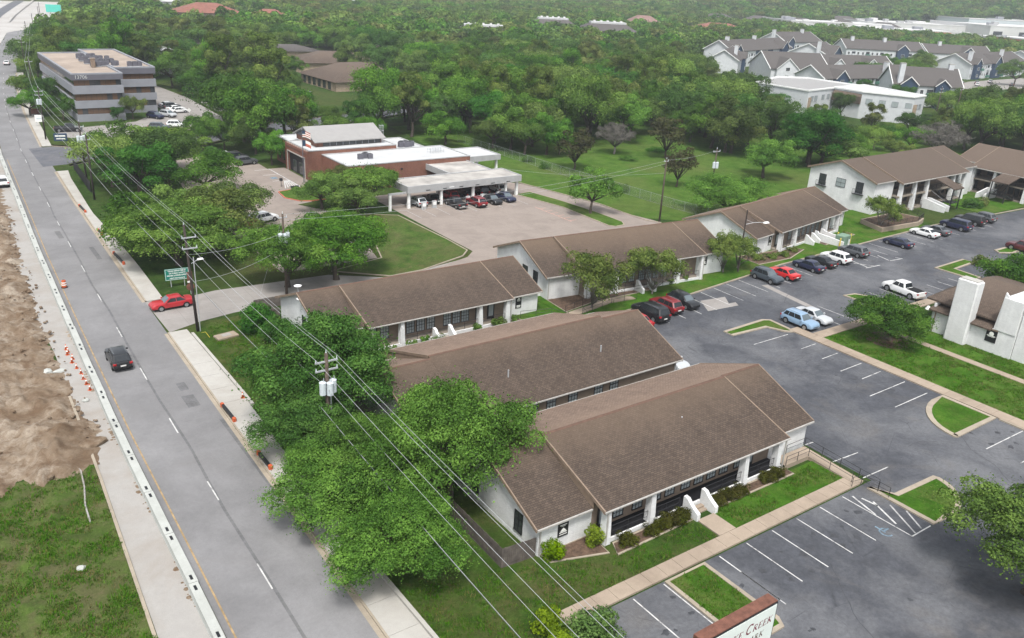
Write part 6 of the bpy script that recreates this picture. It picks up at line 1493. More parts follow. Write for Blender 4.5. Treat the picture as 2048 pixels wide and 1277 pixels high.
# ------------------------------------------------------------ shopping centre
def store(label, x0, x1, y0, y1, h, mat='mall_white', bits=4, band=None, wins=0, rz=R(-24)):
    h += 3; t = thing('store_building', label, 'building', (x0,y0,0), rz); Lx, Ly = x1-x0, y1-y0
    MB().box(0,Lx,0,Ly,0,h).build('wall', mat, t); MB().sheet(rect(.6,Lx-.6,.6,Ly-.6), h+.02).build('flat_roof', 'mall_white', t)
    b = MB(); b.box(-.2,Lx+.2,-.2,.6,h+.01,h+.9).box(-.2,.6,.6,Ly,h+.01,h+.9).box(Lx-.6,Lx+.2,.6,Ly,h+.01,h+.9); b.build('parapet', 'mall_white', t)
    g = random.Random(int(x0))
    for i in range(bits):
        x, yy = g.uniform(.1,.9)*Lx, g.uniform(.2,.8)*Ly; w_ = g.uniform(2,6); MB().box(x-w_,x+w_,yy-2,yy+2,h+.03,h+g.uniform(1.2,3.2)).build('roof_unit', g.choice(['grey_metal','mall_white','band_grey']), t)
    if band: MB().box(-.3,Lx*.8,-.35,-.21,h*.45,h-.2).build('coloured_band', band, t)
    for i in range(wins): MB().box(4+i*Lx/wins,4+i*Lx/wins+Lx/wins*.35,-.28,-.21,h*.3,h*.72).build('window', 'pane_dark', t)
store('long white store box left of the shopping centre', 660,760,505,560,9); store('white store box with roof machines in the middle of the shopping centre', 775,900,505,580,9.5,bits=8)
store('white low wing of the shopping centre with an orange band', 700,790,445,500,7,'mall_white',4,'mall_orange'); store('white store with dark windows at the right of the centre', 860,1060,430,520,12,'mall_white',5,None,7)
store('white roofed wing in front of the windowed store', 760,930,375,420,6,'mall_white',4); store('orange-walled store at the far right', 690,800,312,350,9,'mall_orange',2); store('pale blue-grey roof box behind the white stores', 960,1060,505,560,15,'canister',2)
# ------------------------------------------------------------ other far buildings among the trees
def hip(label, x, y, L, D, rz, h=3.2, rise=3.0, roof='roof_shingle_warm', wall='lime_stone', cut=.32, cat='building', glaze=0, white_top=False, name='far_building'):
    t = thing(name, label, cat, (x,y,hill(x,y)), rz); MB().box(0,L,0,D,0,h).build('wall', wall, t); e = .8; c = L*cut
    b = MB(); z0, z1 = h+.05, h+rise
    b.add([(-e,-e,z0),(L+e,-e,z0),(L+e,D+e,z0),(-e,D+e,z0),(c,D*.35,z1),(L-c,D*.35,z1),(L-c,D*.65,z1),(c,D*.65,z1)],[(0,1,5,4),(1,2,6,5),(2,3,7,6),(3,0,4,7),(4,5,6,7)]); b.build('roof', roof, t)
    if white_top:
        MB().box(c-.5,L-c+.5,D*.33,D*.67,z1-.6,z1+.8).build('roof_well', 'white_roof', t)
        for i in range(5): MB().box(lerp(c,L-c,.1+.2*i)-.6,lerp(c,L-c,.1+.2*i)+.6,D*.45,D*.55,z1+.8,z1+1.6).build('roof_unit', 'mall_white', t)
    for i in range(glaze): x0 = 2+i*(L-4)/glaze; MB().box(x0,x0+(L-4)/glaze*.55,-.1,-.01,.3,h-.3).build('window', 'pane_dark', t); MB().box(x0+(L-4)/glaze*.6,x0+(L-4)/glaze*.9,-.14,-.01,0,h).build('pier', 'lime_stone', t)
    return t
hip('brown hip-roofed building with stone piers beyond the brick building', 116.5,290,27,28,R(-88),3.0,4.4,'roof_shingle_warm','lime_stone',.36,glaze=6)
hip('low brown roof with white strip behind the stone-pier building', 126,318,32,18,R(-15),3.2,3.6,'roof_shingle_warm')
hip('flat brown-edged roof glimpsed left of the stone-pier building', 124,354,26,14,R(-8),4.0,2.2,'roof_shingle_grey'); hip('grey and brown roof behind the wood, centre', 182,362,34,22,R(-25),4.0,3.0,'roof_shingle_warm')
hip('pale-topped mansard roof in the woods, left of three', 268,435,34,24,R(-30),6,3.4,'roof_shingle_grey','tan_siding',.18,white_top=True); hip('pale-topped mansard roof in the woods, middle of three', 352,474,30,24,R(-30),8,3.8,'roof_shingle_grey','tan_siding',.18,white_top=True); hip('pale-topped mansard roof in the woods, right of three', 360,430,34,26,R(-30),8,4.2,'roof_shingle_grey','tan_siding',.18,white_top=True)
hip('red tiled roof standing out of the far wood, upper left', 142,540,38,30,R(-12),8,5.0,'red_tile','tan_siding',.34); hip('small red tiled roof wing beside the larger red roof', 192,548,20,18,R(-12),7,3,'red_tile','tan_siding')
hip('pink tiled roof in the far wood, left of the pair', 480,520,26,22,R(-35),8,5,'pink_tile','tan_siding'); hip('terracotta roof in the far wood, right of the pair', 512,478,40,24,R(-35),7,4,'red_tile','tan_siding')
for i in range(6): hip(['grey roof far beyond the apartments, first of a stepped line','grey roof far beyond the apartments, second of a stepped line','grey roof far beyond the apartments, third of a stepped line','grey roof far beyond the apartments, fourth of a stepped line','grey roof far beyond the apartments, fifth of a stepped line','brown roof far beyond the shopping centre'][i], 640+i*28,590-i*26+ (90 if i==5 else 0),30,20,R(-40),8,4.5,'roof_shingle_grey','white_siding')
hip('white roof speck in the far wood above the red roof', 155,620,14,10,R(-10),10,1,'white_roof','mall_white'); hip('small white roof in the wood behind the office block', 74,318,8,6,0,8,1,'white_roof','mall_white'); hip('pale domed roof at the top edge of the far wood', 330,760,30,30,0,12,4,'white_roof','mall_white'); hip('dark grey house roof in the wood behind the office block', 92,352,16,14,R(-20),7,3,'roof_shingle_grey','white_siding')
# ------------------------------------------------------------ trees
import numpy as np
def crown_mesh(name, seed, a=5.0, b=3.4, zc=4.6, ncl=34, ncard=6000, card=.34, mat='leaf_oak', rmin=.22, rmax=.40, flat=.55, droop=.25, top=0.0, ragged=.07, tuft=.40, slim=1.0):
    """leaf cards gathered in clumps; a = crown radius, b = half height, zc = centre height"""
    g = np.random.default_rng(seed)
    # clump centres in the outer part of the crown
    C = []; 
    while len(C) < ncl:
        p = g.normal(size=3); p /= np.linalg.norm(p)
        if p[2] < -flat: continue
        q = g.uniform(.35,.86)**.6 if len(C) > 3 else g.uniform(0,.4)
        wob = 1+.20*math.sin(3*math.atan2(p[1],p[0])+seed)+.14*math.sin(5*math.atan2(p[1],p[0])+seed*2.3)
        h = p[2]
        C.append((p[0]*a*q*wob*(1-top*max(0,h)), p[1]*a*q*wob*(1-top*max(0,h)), zc+h*b*q))
    C = np.array(C); Rc = g.uniform(rmin,rmax,ncl)*a*(1-.25*np.abs(C[:,2]-zc)/b); val = g.uniform(0,1,ncl)
    idx = g.choice(ncl, size=ncard*2, p=Rc**2/np.sum(Rc**2))
    d = g.normal(size=(ncard*2,3)); d /= np.linalg.norm(d,axis=1)[:,None]; d[:,2] = np.where(d[:,2] < -droop, -d[:,2]*.7, d[:,2]); d /= np.linalg.norm(d,axis=1)[:,None]
    rr = g.uniform(.62,1.0,ncard*2)**.5 + np.abs(g.normal(0,ragged,ncard*2)); sq = np.array([1,1,.78])
    P = C[idx] + d*sq*(Rc[idx]*rr)[:,None]
    # sub-tufts: pull cards towards little twigs so the surface breaks up
    nt_ = max(8, ncl*9); T = C[(ti := g.integers(0,ncl,nt_))] + (lambda dd: dd/np.linalg.norm(dd,axis=1)[:,None])(g.normal(size=(nt_,3)))*sq*(Rc[ti]*g.uniform(.8,1.15,nt_))[:,None]
    near = g.integers(0,nt_,ncard*2); use = (ti[near] == idx) 
    tw = g.integers(0,nt_,ncard*2)
    pull = g.uniform(size=ncard*2) < tuft
    Q = T[tw] + g.normal(size=(ncard*2,3))*(.085*a)*np.array([1,1,.8])
    P = np.where(pull[:,None], Q, P); ii = np.where(pull, ti[tw], idx)
    # drop cards buried deep inside other clumps
    keep = np.ones(len(P), bool)
    for k in range(ncl):
        dist = np.linalg.norm((P-C[k])/sq, axis=1); keep &= ~((dist < Rc[k]*.55) & (ii != k))
    P = P[keep][:ncard]; ii = ii[keep][:ncard]; n = len(P)
    nrm = (P-C[ii]); nrm /= (np.linalg.norm(nrm,axis=1)[:,None]+1e-6); nrm = nrm*1.05 + g.normal(size=(n,3))*.48 + np.array([0,0,.40]); nrm /= np.linalg.norm(nrm,axis=1)[:,None]
    u = np.cross(nrm, g.normal(size=(n,3))); u /= np.linalg.norm(u,axis=1)[:,None]; w = np.cross(nrm,u)
    s = card*g.uniform(.42,1.65,n)[:,None]; sw = s*g.uniform(.45,.8,n)[:,None]*slim
    bend = nrm*s*.18
    V = np.empty((n,4,3)); V[:,0] = P-u*s*.5; V[:,1] = P-w*sw*.5+bend; V[:,2] = P+u*s*.5; V[:,3] = P+w*sw*.5+bend
    me = bpy.data.meshes.new(name); me.vertices.add(n*4); me.loops.add(n*4); me.polygons.add(n)
    me.vertices.foreach_set('co', V.reshape(-1)); me.loops.foreach_set('vertex_index', np.arange(n*4,dtype=np.int32)); me.polygons.foreach_set('loop_start', np.arange(0,n*4,4,dtype=np.int32))
    me.polygons.foreach_set('loop_total', np.full(n,4,dtype=np.int32))
    at = me.attributes.new('clump','FLOAT','FACE'); at.data.foreach_set('value', np.clip(val[ii]+g.normal(0,.12,n),0,1).astype(np.float32))
    me.materials.append(MATS[mat]); me.update(); me.validate()
    return me, C, Rc
def trunk_mesh(name, C, h0, r, seed, mat='bark', fork=1, limbs=9, spread=.0):
    """tapered trunk that forks into limbs running to the clump centres"""
    g = random.Random(seed); b = MB(); zf = h0; base = Vector((0,0,-.1)); top = Vector((g.uniform(-.2,.2),g.uniform(-.2,.2),zf))
    b.tube([base, Vector((0,0,.12)), base.lerp(top,.5)+Vector((g.uniform(-.12,.12),g.uniform(-.12,.12),0)), top], [r*1.5,r*1.1,r*.9,r*.78], 8)
    order = sorted(range(len(C)), key=lambda k: -(C[k][0]**2+C[k][1]**2)); pick = order[::max(1,len(C)//limbs)][:limbs]
    for k in pick:
        e = Vector(C[k]); m1 = top.lerp(e,.45) + Vector((g.uniform(-.3,.3),g.uniform(-.3,.3),g.uniform(-.1,.5))); b.tube([top-Vector((0,0,.15)), m1, e], [r*.55,r*.34,r*.10], 6)
        for _ in range(2):
            k2 = min(range(len(C)), key=lambda q: (Vector(C[q])-m1).length + g.uniform(0,2.5)); b.tube([m1, m1.lerp(Vector(C[k2]),.6)+Vector((g.uniform(-.2,.2),g.uniform(-.2,.2),.1)), Vector(C[k2])], [r*.28,r*.16,r*.05], 5)
    return b.mesh(name, [mat], True)
PROTO = {}
def proto(key, **kw):
    tk = dict(h0=kw.pop('h0',2.0), r=kw.pop('r',.28), bark=kw.pop('bark','bark'), limbs=kw.pop('limbs',9))
    me, C, Rc = crown_mesh('crown', **kw); tm = trunk_mesh('trunk', C, tk['h0'], tk['r'], kw['seed'], tk['bark'], limbs=tk['limbs'])
    PROTO[key] = (me, tm)
# near (for trees within about 70 m)
proto('n1', seed=11, a=5.5, b=3.7, zc=5.2, ncl=170, ncard=84000, card=.135, mat='leaf_bright', rmin=.10, rmax=.20, r=.26)
proto('n2', seed=12, a=5.2, b=4.6, zc=5.4, ncl=170, ncard=76000, card=.14, mat='leaf_dark', rmin=.10, rmax=.19, top=.45, r=.28, flat=.8)
proto('n3', seed=13, a=4.6, b=3.2, zc=4.4, ncl=120, ncard=52000, card=.135, mat='leaf_bright', rmin=.10, rmax=.20, r=.2)
proto('n4', seed=14, a=5.0, b=3.2, zc=4.8, ncl=90, ncard=48000, card=.145, mat='leaf_oak', rmin=.11, rmax=.22, r=.3)
proto('cedar', seed=15, a=4.3, b=2.6, zc=3.0, ncl=64, ncard=34000, card=.15, mat='leaf_cedar', rmin=.15, rmax=.26, flat=.5, droop=.1, ragged=.03, r=.3, h0=.9, limbs=12)
proto('crepe', seed=16, a=3.4, b=2.3, zc=3.6, ncl=44, ncard=11000, card=.17, mat='leaf_olive', rmin=.14, rmax=.26, r=.11, h0=.7, bark='bark_grey', limbs=14)
# middle distance
for i,(mt,a_,b_,zc_,nc) in enumerate((('leaf_oak',5.0,2.9,4.6,26),('leaf_oak',5.2,3.2,4.9,24),('leaf_bright',4.6,3.0,4.6,24),('leaf_dark',4.8,3.3,4.8,26),('leaf_olive',5.0,3.0,4.6,26),('leaf_oak',4.4,3.6,5.2,24),('leaf_olive',3.4,4.3,5.6,24),('leaf_dark',6.0,2.5,4.4,34))):
    proto('m%d'%i, seed=30+i, a=a_, b=b_, zc=zc_, ncl=nc, ncard=17000, card=.21, mat=mt, rmin=.16, rmax=.32, r=.26, h0=2.2, ragged=.06, tuft=.35)
proto('brown', seed=41, a=3.0, b=3.6, zc=5.0, ncl=40, ncard=3600, card=.26, mat='leaf_brown', rmin=.14, rmax=.28, r=.16, h0=1.6, limbs=16)
proto('bare', seed=42, a=4.2, b=2.8, zc=4.8, ncl=60, ncard=5200, card=.75, mat='twig_grey', rmin=.10, rmax=.20, slim=.10, tuft=.3, r=.24, h0=1.8, bark='bark_grey', limbs=22)
def tree(key, x, y, label, s=1.0, sz=None, rz=None, group=None, name='tree', z=None, tone=None):
    me, tm = PROTO[key]; t = thing(name, label, 'tree', (x,y,hill(x,y) if z is None else z), rnd.uniform(0,6.28) if rz is None else rz, group)
    u_ = rnd.uniform(.9,1.1); t.scale = (s*u_, s/u_, sz or s); inst('crown', me, t).color = (rnd.random() if tone is None else tone, 0, 0, 1); inst('trunk', tm, t); return t
# roadside and park trees
tree('n1', 29.6,47.2,'big pale green tree beside the nearest office, behind the wires',1.06,1.12,.4,tone=.62)
tree('n3', 21.0,50.6,'light green tree leaning over the pavement left of the transformer pole',1.0,.66,1.2,tone=.76)
tree('n1', 25.6,51.6,'leafy tree filling in between the big pale tree and the transformer pole',.74,.72,3.1,tone=.48)
tree('n1', 22.6,42.4,'lowest leafy tree over the pavement, in front of the plank fence',.90,.64,2.2,tone=.63)
tree('n2', 26.6,63.6,'dark round-topped tree behind the transformer pole',1.26,1.10,.2,tone=.62); tree('n2', 23.0,58.6,'dark leafy tree around the foot of the transformer pole',.86,.64,1.9,tone=.61)
tree('n4', 27.2,113.2,'broad roadside oak behind the green sign, trunk showing',1.62,1.05,.9); tree('m0', 24.8,121.0,'roadside oak left of the broad one',1.25,1.1); tree('m4', 33.2,117.5,'olive green oak right of the broad roadside oak',1.35,1.15); tree('m2', 30.6,127.5,'bright green oak behind the broad roadside oak',1.25,1.1); tree('m0', 37.0,126.0,'oak at the edge of the visitor parking, shading the red car',1.15,1.05)
tree('m3', 31.0,150.5,'dark oak by the black screened fence, nearest of the clump',1.35,1.15); tree('m1', 28.6,160.5,'dark oak directly behind the screened fence',1.35,1.2); tree('m3', 37.6,158.0,'dark oak in the middle of the clump before the side street',1.45,1.2); tree('m0', 34.0,170.5,'oak of the clump nearest the side street corner',1.4,1.2); tree('m1', 41.5,168.0,'oak at the right side of the clump before the side street',1.25,1.1); tree('m0', 41.0,147.5,'oak at the lower right of the clump by the visitor parking',1.25,1.05)
tree('n4', 36.6,98.6,'live oak with twin dark trunks behind the railed office, left of the pair',1.12,1.02,2.5); tree('n4', 43.2,98.4,'live oak with a long curved limb behind the railed office',1.32,1.08,.1); tree('n4', 46.4,103.5,'rear live oak at the edge of the lawn by the white cars',1.0,.95,1.3)
tree('m2', 55.6,131.6,'bright green tree left of three before the brick building',1.0,.92); tree('m2', 58.6,124.6,'bright green tree nearest of three before the brick building',.95,.90); tree('m1', 63.0,129.6,'darker green tree by the carport end',1.12,.92); tree('m4', 61.4,139.6,'olive tree against the brick wall near the flagpole',.72,.72)
tree('m2', 60.2,167.2,'light green tree before the brick entrance wall',.80,1.0); tree('m0', 60.8,178.5,'oak behind the brick entrance cars',.95,1.0); tree('m0', 52.4,187.0,'oak on the corner lawn of the side street',.95,1.0); tree('m2', 56.2,185.0,'bright oak on the corner lawn of the side street',.85,.95)
tree('m4', 29.6,262.0,'tree between the road and the grey office block',1.1,1.0); tree('m3', 31.2,250,'dark tree beside the grey office block wall',1.0,1.0); tree('m0', 26.4,241,'tree leaning over the road before the grey office block',.95,.9); tree('m0', 32.4,232.5,'small tree at the corner of the grey office block',.7,.8)
tree('m4', 38.0,312.0,'tree overhanging the far road beyond the grey office block',1.1,1.0); tree('m4', 47.6,229.4,'small olive tree in front of the grey office block windows',.62,.80); tree('m3', 43.6,227.2,'dark bush-like tree at the grey office block base',.40,.45)
tree('m2', 96.4,109.6,'lone bright green tree on the grass strip beside the yard',.98,1.12,1.1,tone=.9)
tree('n3', 117.6,97.0,'bright green bushy tree behind the low office at the meadow corner',1.55,1.0,tone=.9)
tree('brown', 116.9,139.4,'brownish half-bare tree by the chain-link fence',1.5,1.05); tree('bare', 137.5,149.7,'grey bare tree split low, alone in the meadow',1.05,.95); tree('brown', 126.6,118.3,'dark small-leaved tree right of the slim meadow pole',1.1,1.0); tree('m2', 151.0,116.2,'green meadow tree with drooping crown before the two-storey office',1.38,1.25,tone=.9); tree('m2', 174.5,118.4,'brightest green round tree behind the two-storey office',1.85,1.3,tone=.97); tree('m4', 166.3,140.6,'wide olive oak at the meadow edge',1.5,1.2); None
tree('m2', 123.9,153.6,'thin light green tree left of the bare meadow tree',.7,.95); tree('brown', 146,141,'brown tree with straight trunk mid meadow',1.6,1.2); tree('m1', 116.4,157,'dark leaning oak at the chain-link fence',1.1,1.0); tree('m0', 113.6,166,'oak at the top of the chain-link fence',1.1,1.0); tree('m0', 104.9,173.4,'oak right behind the brick building roof',1.15,1.05); tree('bare', 214,112,'grey dead tree behind the two-storey offices',1.5,1.2); tree('bare', 226,118,'second grey dead tree behind the two-storey offices',1.4,1.1)
tree('crepe', 66.6,73.9,'small multi-stemmed tree in the bed between the two offices',1.25,1.25,.3); tree('crepe', 77.4,74.3,'small leafy tree behind the black hatchback',1.12,1.10,2.1); tree('crepe', 93.2,76.0,'small thin tree at the corner, left of the brown lamp post',.85,1.05,4); tree('crepe', 96.6,76.3,'small tree just right of the brown lamp post',.80,.85,1)
tree('crepe', 137.0,79.2,'small tree in the planter corner of the two-storey office',.95,1.05,1); tree('crepe', 143.0,80.0,'low tree in the middle of the stone planter',.6,.68,3)
tree('cedar', 92.0,48.9,'round clipped dark green tree on the garden lawn',1.10,.96,.6,tone=.45); tree('cedar', 122.5,47.6,'clipped round tree at the right edge behind the chimney',1.35,1.25,2.6,tone=.47)
tree('n4', 58.6,17.0,'broad green tree cut off at the lower right corner',1.10,.95,1.7,tone=.45); 
# shrubs
def shrub_proto(key, seed, mat, a, b, card, ncard, ncl=24, rm=(.3,.5), zc=None):
    me, C, Rc = crown_mesh('foliage', seed, a=a, b=b, zc=b*.75 if zc is None else zc, ncl=ncl, ncard=ncard, card=card, mat=mat, rmin=rm[0], rmax=rm[1], flat=.9, droop=.9, ragged=.03); PROTO[key] = me
shrub_proto('hedge', 61, 'leaf_hedge', .75, .60, .085, 4200, 26); shrub_proto('lime', 62, 'leaf_lime', .78, .75, .10, 3600, 22); shrub_proto('dark', 63, 'leaf_dark', 1.9, 1.7, .18, 7000, 34); shrub_proto('small', 64, 'leaf_oak', .55, .5, .12, 900, 12); shrub_proto('wild', 65, 'leaf_bright', 1.6, 1.0, .16, 3200, 26); shrub_proto('dry', 66, 'leaf_olive', .9, .6, .14, 1400, 16)
def shrub(key, x, y, label, s=1, sz=None, group=None, z=.1):
    o = inst('shrub', PROTO[key], None, (x,y,z), rnd.uniform(0,6), (s,s,sz or s)); tag(o, label, 'shrub', group); o.color = (rnd.uniform(.3,.7),0,0,1); return o
for i, (x, s) in enumerate(((37.9,1.15),(40.3,.95),(41.4,.95),(42.6,1.2),(43.4,1.1),(44.0,1.05))): shrub('hedge', x, 36.0, 'clipped brownish hedge ball, %s from the left before the dark porch' % ORD[i], s*.84, s*.82, 'clipped hedge balls left of the porch steps')
for i, x in enumerate((47.6,48.3,49.1,49.9,50.7)): shrub('hedge', x, 36.1, 'clipped brownish hedge ball, %s to the right of the porch steps' % ORD[i], .86, .80, 'clipped hedge balls right of the porch steps')
for i, x in enumerate((54.0,54.8,55.5)): shrub('hedge', x, 36.1, 'clipped brownish hedge ball, %s of three at the last porch column' % ORD[i], .86, .80, 'clipped hedge balls at the last porch column')
shrub('lime', 32.3, 37.6, 'bright lime shrub at the corner of the nearest office', 1.1, 1.1); shrub('lime', 35.9, 37.3, 'dull lime shrub beside the first porch column', 1.0, 1.2).material_slots[0].link = 'OBJECT'
shrub('dark', 29.4,82.6,'dark shrub nearest the left wall of the railed office',.9,.9); shrub('dark', 28.6,86.6,'dark round shrub behind the other at the railed office',1.0,1.0); shrub('wild', 25.6,77.0,'bright weedy shrub near the dark tree',1.0,.8); shrub('wild', 28.2,78.6,'pale green shrub between the dark shrubs and the dark tree',.9,.9); shrub('wild', 25.0,70.6,'weedy bush at the top of the low wall',.8,.7)
shrub('lime', 27.6, 31.9, 'upper of two trimmed olive shrubs at the bottom edge', 1.25, 1.3).active_material; shrub('lime', 27.4, 30.3, 'lower of two trimmed olive shrubs at the bottom edge', 1.3, 1.2); shrub('dark', 29.4, 29.6, 'leafy speckled shrub at the end of the front walk', .85, .75)
for x, yy in ((41.2,74.2),(43.0,74.4),(50.0,74.6),(52.6,74.6),(55.2,74.7),(38.6,74.0)): shrub('small', x, yy, 'small low shrub in the bed along the railed porch', 1.1, 1.1, 'small shrubs along the railed porch')
shrub('wild', 44.0,73.0,'bright leafy clump at the foot of the railed porch steps',.55,.8); shrub('dry', 53.4,74.9,'reddish dry shrub by the railed porch column',1.0,1.1)
for x, yy in ((103,77.6),(105.4,77.2),(108.2,77.0),(111.5,78.0),(124,79),(127,79.4)): shrub('dry', x, yy, 'straw-green low shrub in the bed of the low office with ramp walls', 1.0, .8, 'low shrubs before the office with ramp walls')
for x, yy in ((79.5,76.2),(82.5,76.0),(85.5,75.8),(70.6,76.4)): shrub('small', x, yy, 'low shrub against the half-hidden white office', 1.0, .9, 'low shrubs against the half-hidden office')
shrub('dark', 171,80.5,'wide green shrub at the right corner of the two-storey office',.9,.6); shrub('dry', 174.5,80.5,'straw-coloured round shrub at the right corner',1.5,1.6)
for x, yy in ((112.4,150),(113.2,128),(113.8,120),(111.6,143)): shrub('wild', x, yy, 'weedy growth along the chain-link fence', .8,.7,'weeds along the meadow fence')
for x, yy in ((49.6,176.5),(52,180.5)): shrub('dark', x, yy, 'dark shrub on the corner lawn by the parked cars', .6,.6,'dark shrubs on the corner lawn')
shrub('dry', 134,59.5,'grey-brown low shrub on the lot island near the right edge',1.6,1.2)
shrub('wild', 135.6,143,'weedy green clump under the bare meadow tree',1.2,.5); shrub('wild', 150.0,148,'low green scrub in the meadow',1.6,.5)

# ------------------------------------------------------------ woods
def inpoly(x, y, P):
    c = False; n = len(P)
    for i in range(n):
        (x0,y0),(x1,y1) = P[i], P[i-1]
        if (y0 > y) != (y1 > y) and x < (x1-x0)*(y-y0)/(y1-y0)+x0: c = not c
    return c
MEADOW = [(112,96),(112,142),(121,153),(136,160),(152,160),(162,152),(165,138),(161,124),(172,114),(196,110),(232,108),(232,96)]
HOLES = [MEADOW, [(-80,-80),(112,-80),(112,172),(100,178),(62,176),(56,200),(48,222),(-80,222)], [(100,-80),(245,-80),(245,108),(100,108)],
    [(28,222),(30,300),(70,300),(71,222),(60,206)], [(70,237),(91,232),(92,247),(71,253)],        # office block and car parks
    [(98,222),(170,226),(176,262),(160,300),(104,292)] if False else [(100,238),(148,232),(166,262),(128,300),(108,286)],
    [(112,306),(170,292),(176,330),(118,352)], [(116,338),(166,332),(166,376),(116,384)], [(172,340),(222,330),(226,366),(184,392)],
    [(232,162),(250,142),(270,138),(288,150),(286,210),(258,212),(232,198)],
    [(284,150),(340,146),(420,180),(560,205),(640,236),(640,262),(560,262),(545,300),(505,372),(470,384),(440,372),(322,318),(290,262),(282,222)],
    [(690,300),(830,305),(960,360),(1010,420),(1085,440),(1075,535),(900,565),(780,548),(668,542),(690,440),(740,380)],
    [(252,412),(318,396),(330,440),(280,470)], [(338,452),(392,440),(404,480),(352,506)], [(344,404),(402,392),(414,432),(360,460)],
    [(128,512),(216,500),(222,572),(140,590)], [(470,480),(575,430),(590,470),(480,560)], [(630,560),(800,450),(830,500),(680,640)],
    [(145,600),(195,590),(195,640),(150,650)], [(322,730),(368,724),(370,790),(326,795)]]
def visible(x, y, z=4):
    v = Vector((x,y,z-HC)); d = v.dot(FW)
    if d < 5: return None
    return 1024+FPX*v.dot(RW)/d, 638.5-FPX*v.dot(UW)/d, d
# open ground in front of buildings that stand in plain sight: (outline in view, nearest distance it applies to)
OPEN = [([(1512,163),(1600,158),(1852,188),(1852,214),(1760,222),(1640,212),(1518,192)],285), ([(1400,70),(1592,66),(1600,138),(1500,148),(1440,128),(1402,118)],455), ([(1540,96),(1790,104),(1790,168),(1600,160),(1545,150)],322),
    ([(1780,140),(1950,126),(1950,205),(1900,215),(1780,182)],318), ([(612,128),(742,138),(742,187),(612,187)],262), ([(1585,40),(2048,50),(2048,100),(1900,95),(1600,80)],640), ([(345,10),(468,16),(468,30),(350,30)],535),
    ([(888,55),(968,60),(968,78),(890,72)],430), ([(1062,48),(1218,54),(1218,74),(1064,68)],425), ([(1255,38),(1428,44),(1428,58),(1257,52)],520), ([(515,100),(625,98),(625,114),(515,112)],330), ([(750,92),(810,92),(812,108),(752,108)],345), ([(1840,110),(2048,90),(2048,170),(1850,160)],440)]
def blocks_view(x, y, d, k=1.0):
    for P, dm in OPEN:
        if d < dm:
            for z, dx in ((6*k,0),(13.5*k,0),(8*k,6*k),(8*k,-6*k),(3*k,0)):
                p = visible(x+dx*RW.x, y+dx*RW.y, z+hill(x,y))
                if p and inpoly(p[0], p[1], P): return True
    return False
def gen(cell, d0, d1, seed, jit=.85):
    g = random.Random(seed); out = []
    n = int(2600/cell)
    for i in range(-int(60/cell), n):
        for j in range(-2, n):
            x, y = (i+.5+g.uniform(-.5,.5)*jit)*cell, (j+.5+g.uniform(-.5,.5)*jit)*cell; d = math.hypot(x,y)
            if not d0 <= d < d1: continue
            v = visible(x,y,hill(x,y)+5)
            if v is None or not (-230 < v[0] < 2280 and -90 < v[1] < 1300): continue
            if x < interp(ROAD,y,2)+ (5.5 if y < 330 else 9 if y < 440 else 20): continue
            if any(inpoly(x,y,P) for P in HOLES): continue
            # side street corridor
            if 20 < x < 150 and interp([(a,0,b) for a,b in ((20,190),(60,202),(110,219),(150,239))],x,2)-7.5 < y < interp([(a,0,b) for a,b in ((20,190),(60,202),(110,219),(150,239))],x,2)+7: continue
            k_ = 1.0
            if blocks_view(x, y, d, 1.0):
                if blocks_view(x, y, d, .55): continue
                k_ = .55
            out.append((x,y,d,g.random(),k_))
    return out
near = gen(9.4, 100, 430, 5); near.sort(key=lambda t_: t_[2])
mid = gen(9.6, 430, 1000, 6); far = gen(12, 1000, 2500, 8)
COUNT_IND = 215
def zone(x, y):
    if x < 112: return 'in the wood behind the brick building and office block'
    if y > x*1.05: return 'in the wood left of the meadow'
    if x > 215: return 'in the wood before the white flat-roofed building'
    return 'in the dense wood behind the meadow'
KIND = {'m0':'mid green oak','m1':'full green oak','m2':'bright green tree','m3':'dark green oak','m4':'olive green oak','m5':'tall green oak','m6':'tall narrow olive tree','m7':'wide spreading dark oak'}
for i,(x,y,d,r_,k_) in enumerate(near[:COUNT_IND]):
    k = ('m0','m1','m3','m5','m4','m7','m3','m2','m1','m6')[int(r_*10)]
    s = (1.12+.66*((r_*37)%1))*k_
    tree(k, x, y, '%s %s' % (KIND[k], zone(x,y)), s, s*(.88+.40*((r_*91)%1)), None, '%s %s' % (KIND[k]+'s', zone(x,y)))
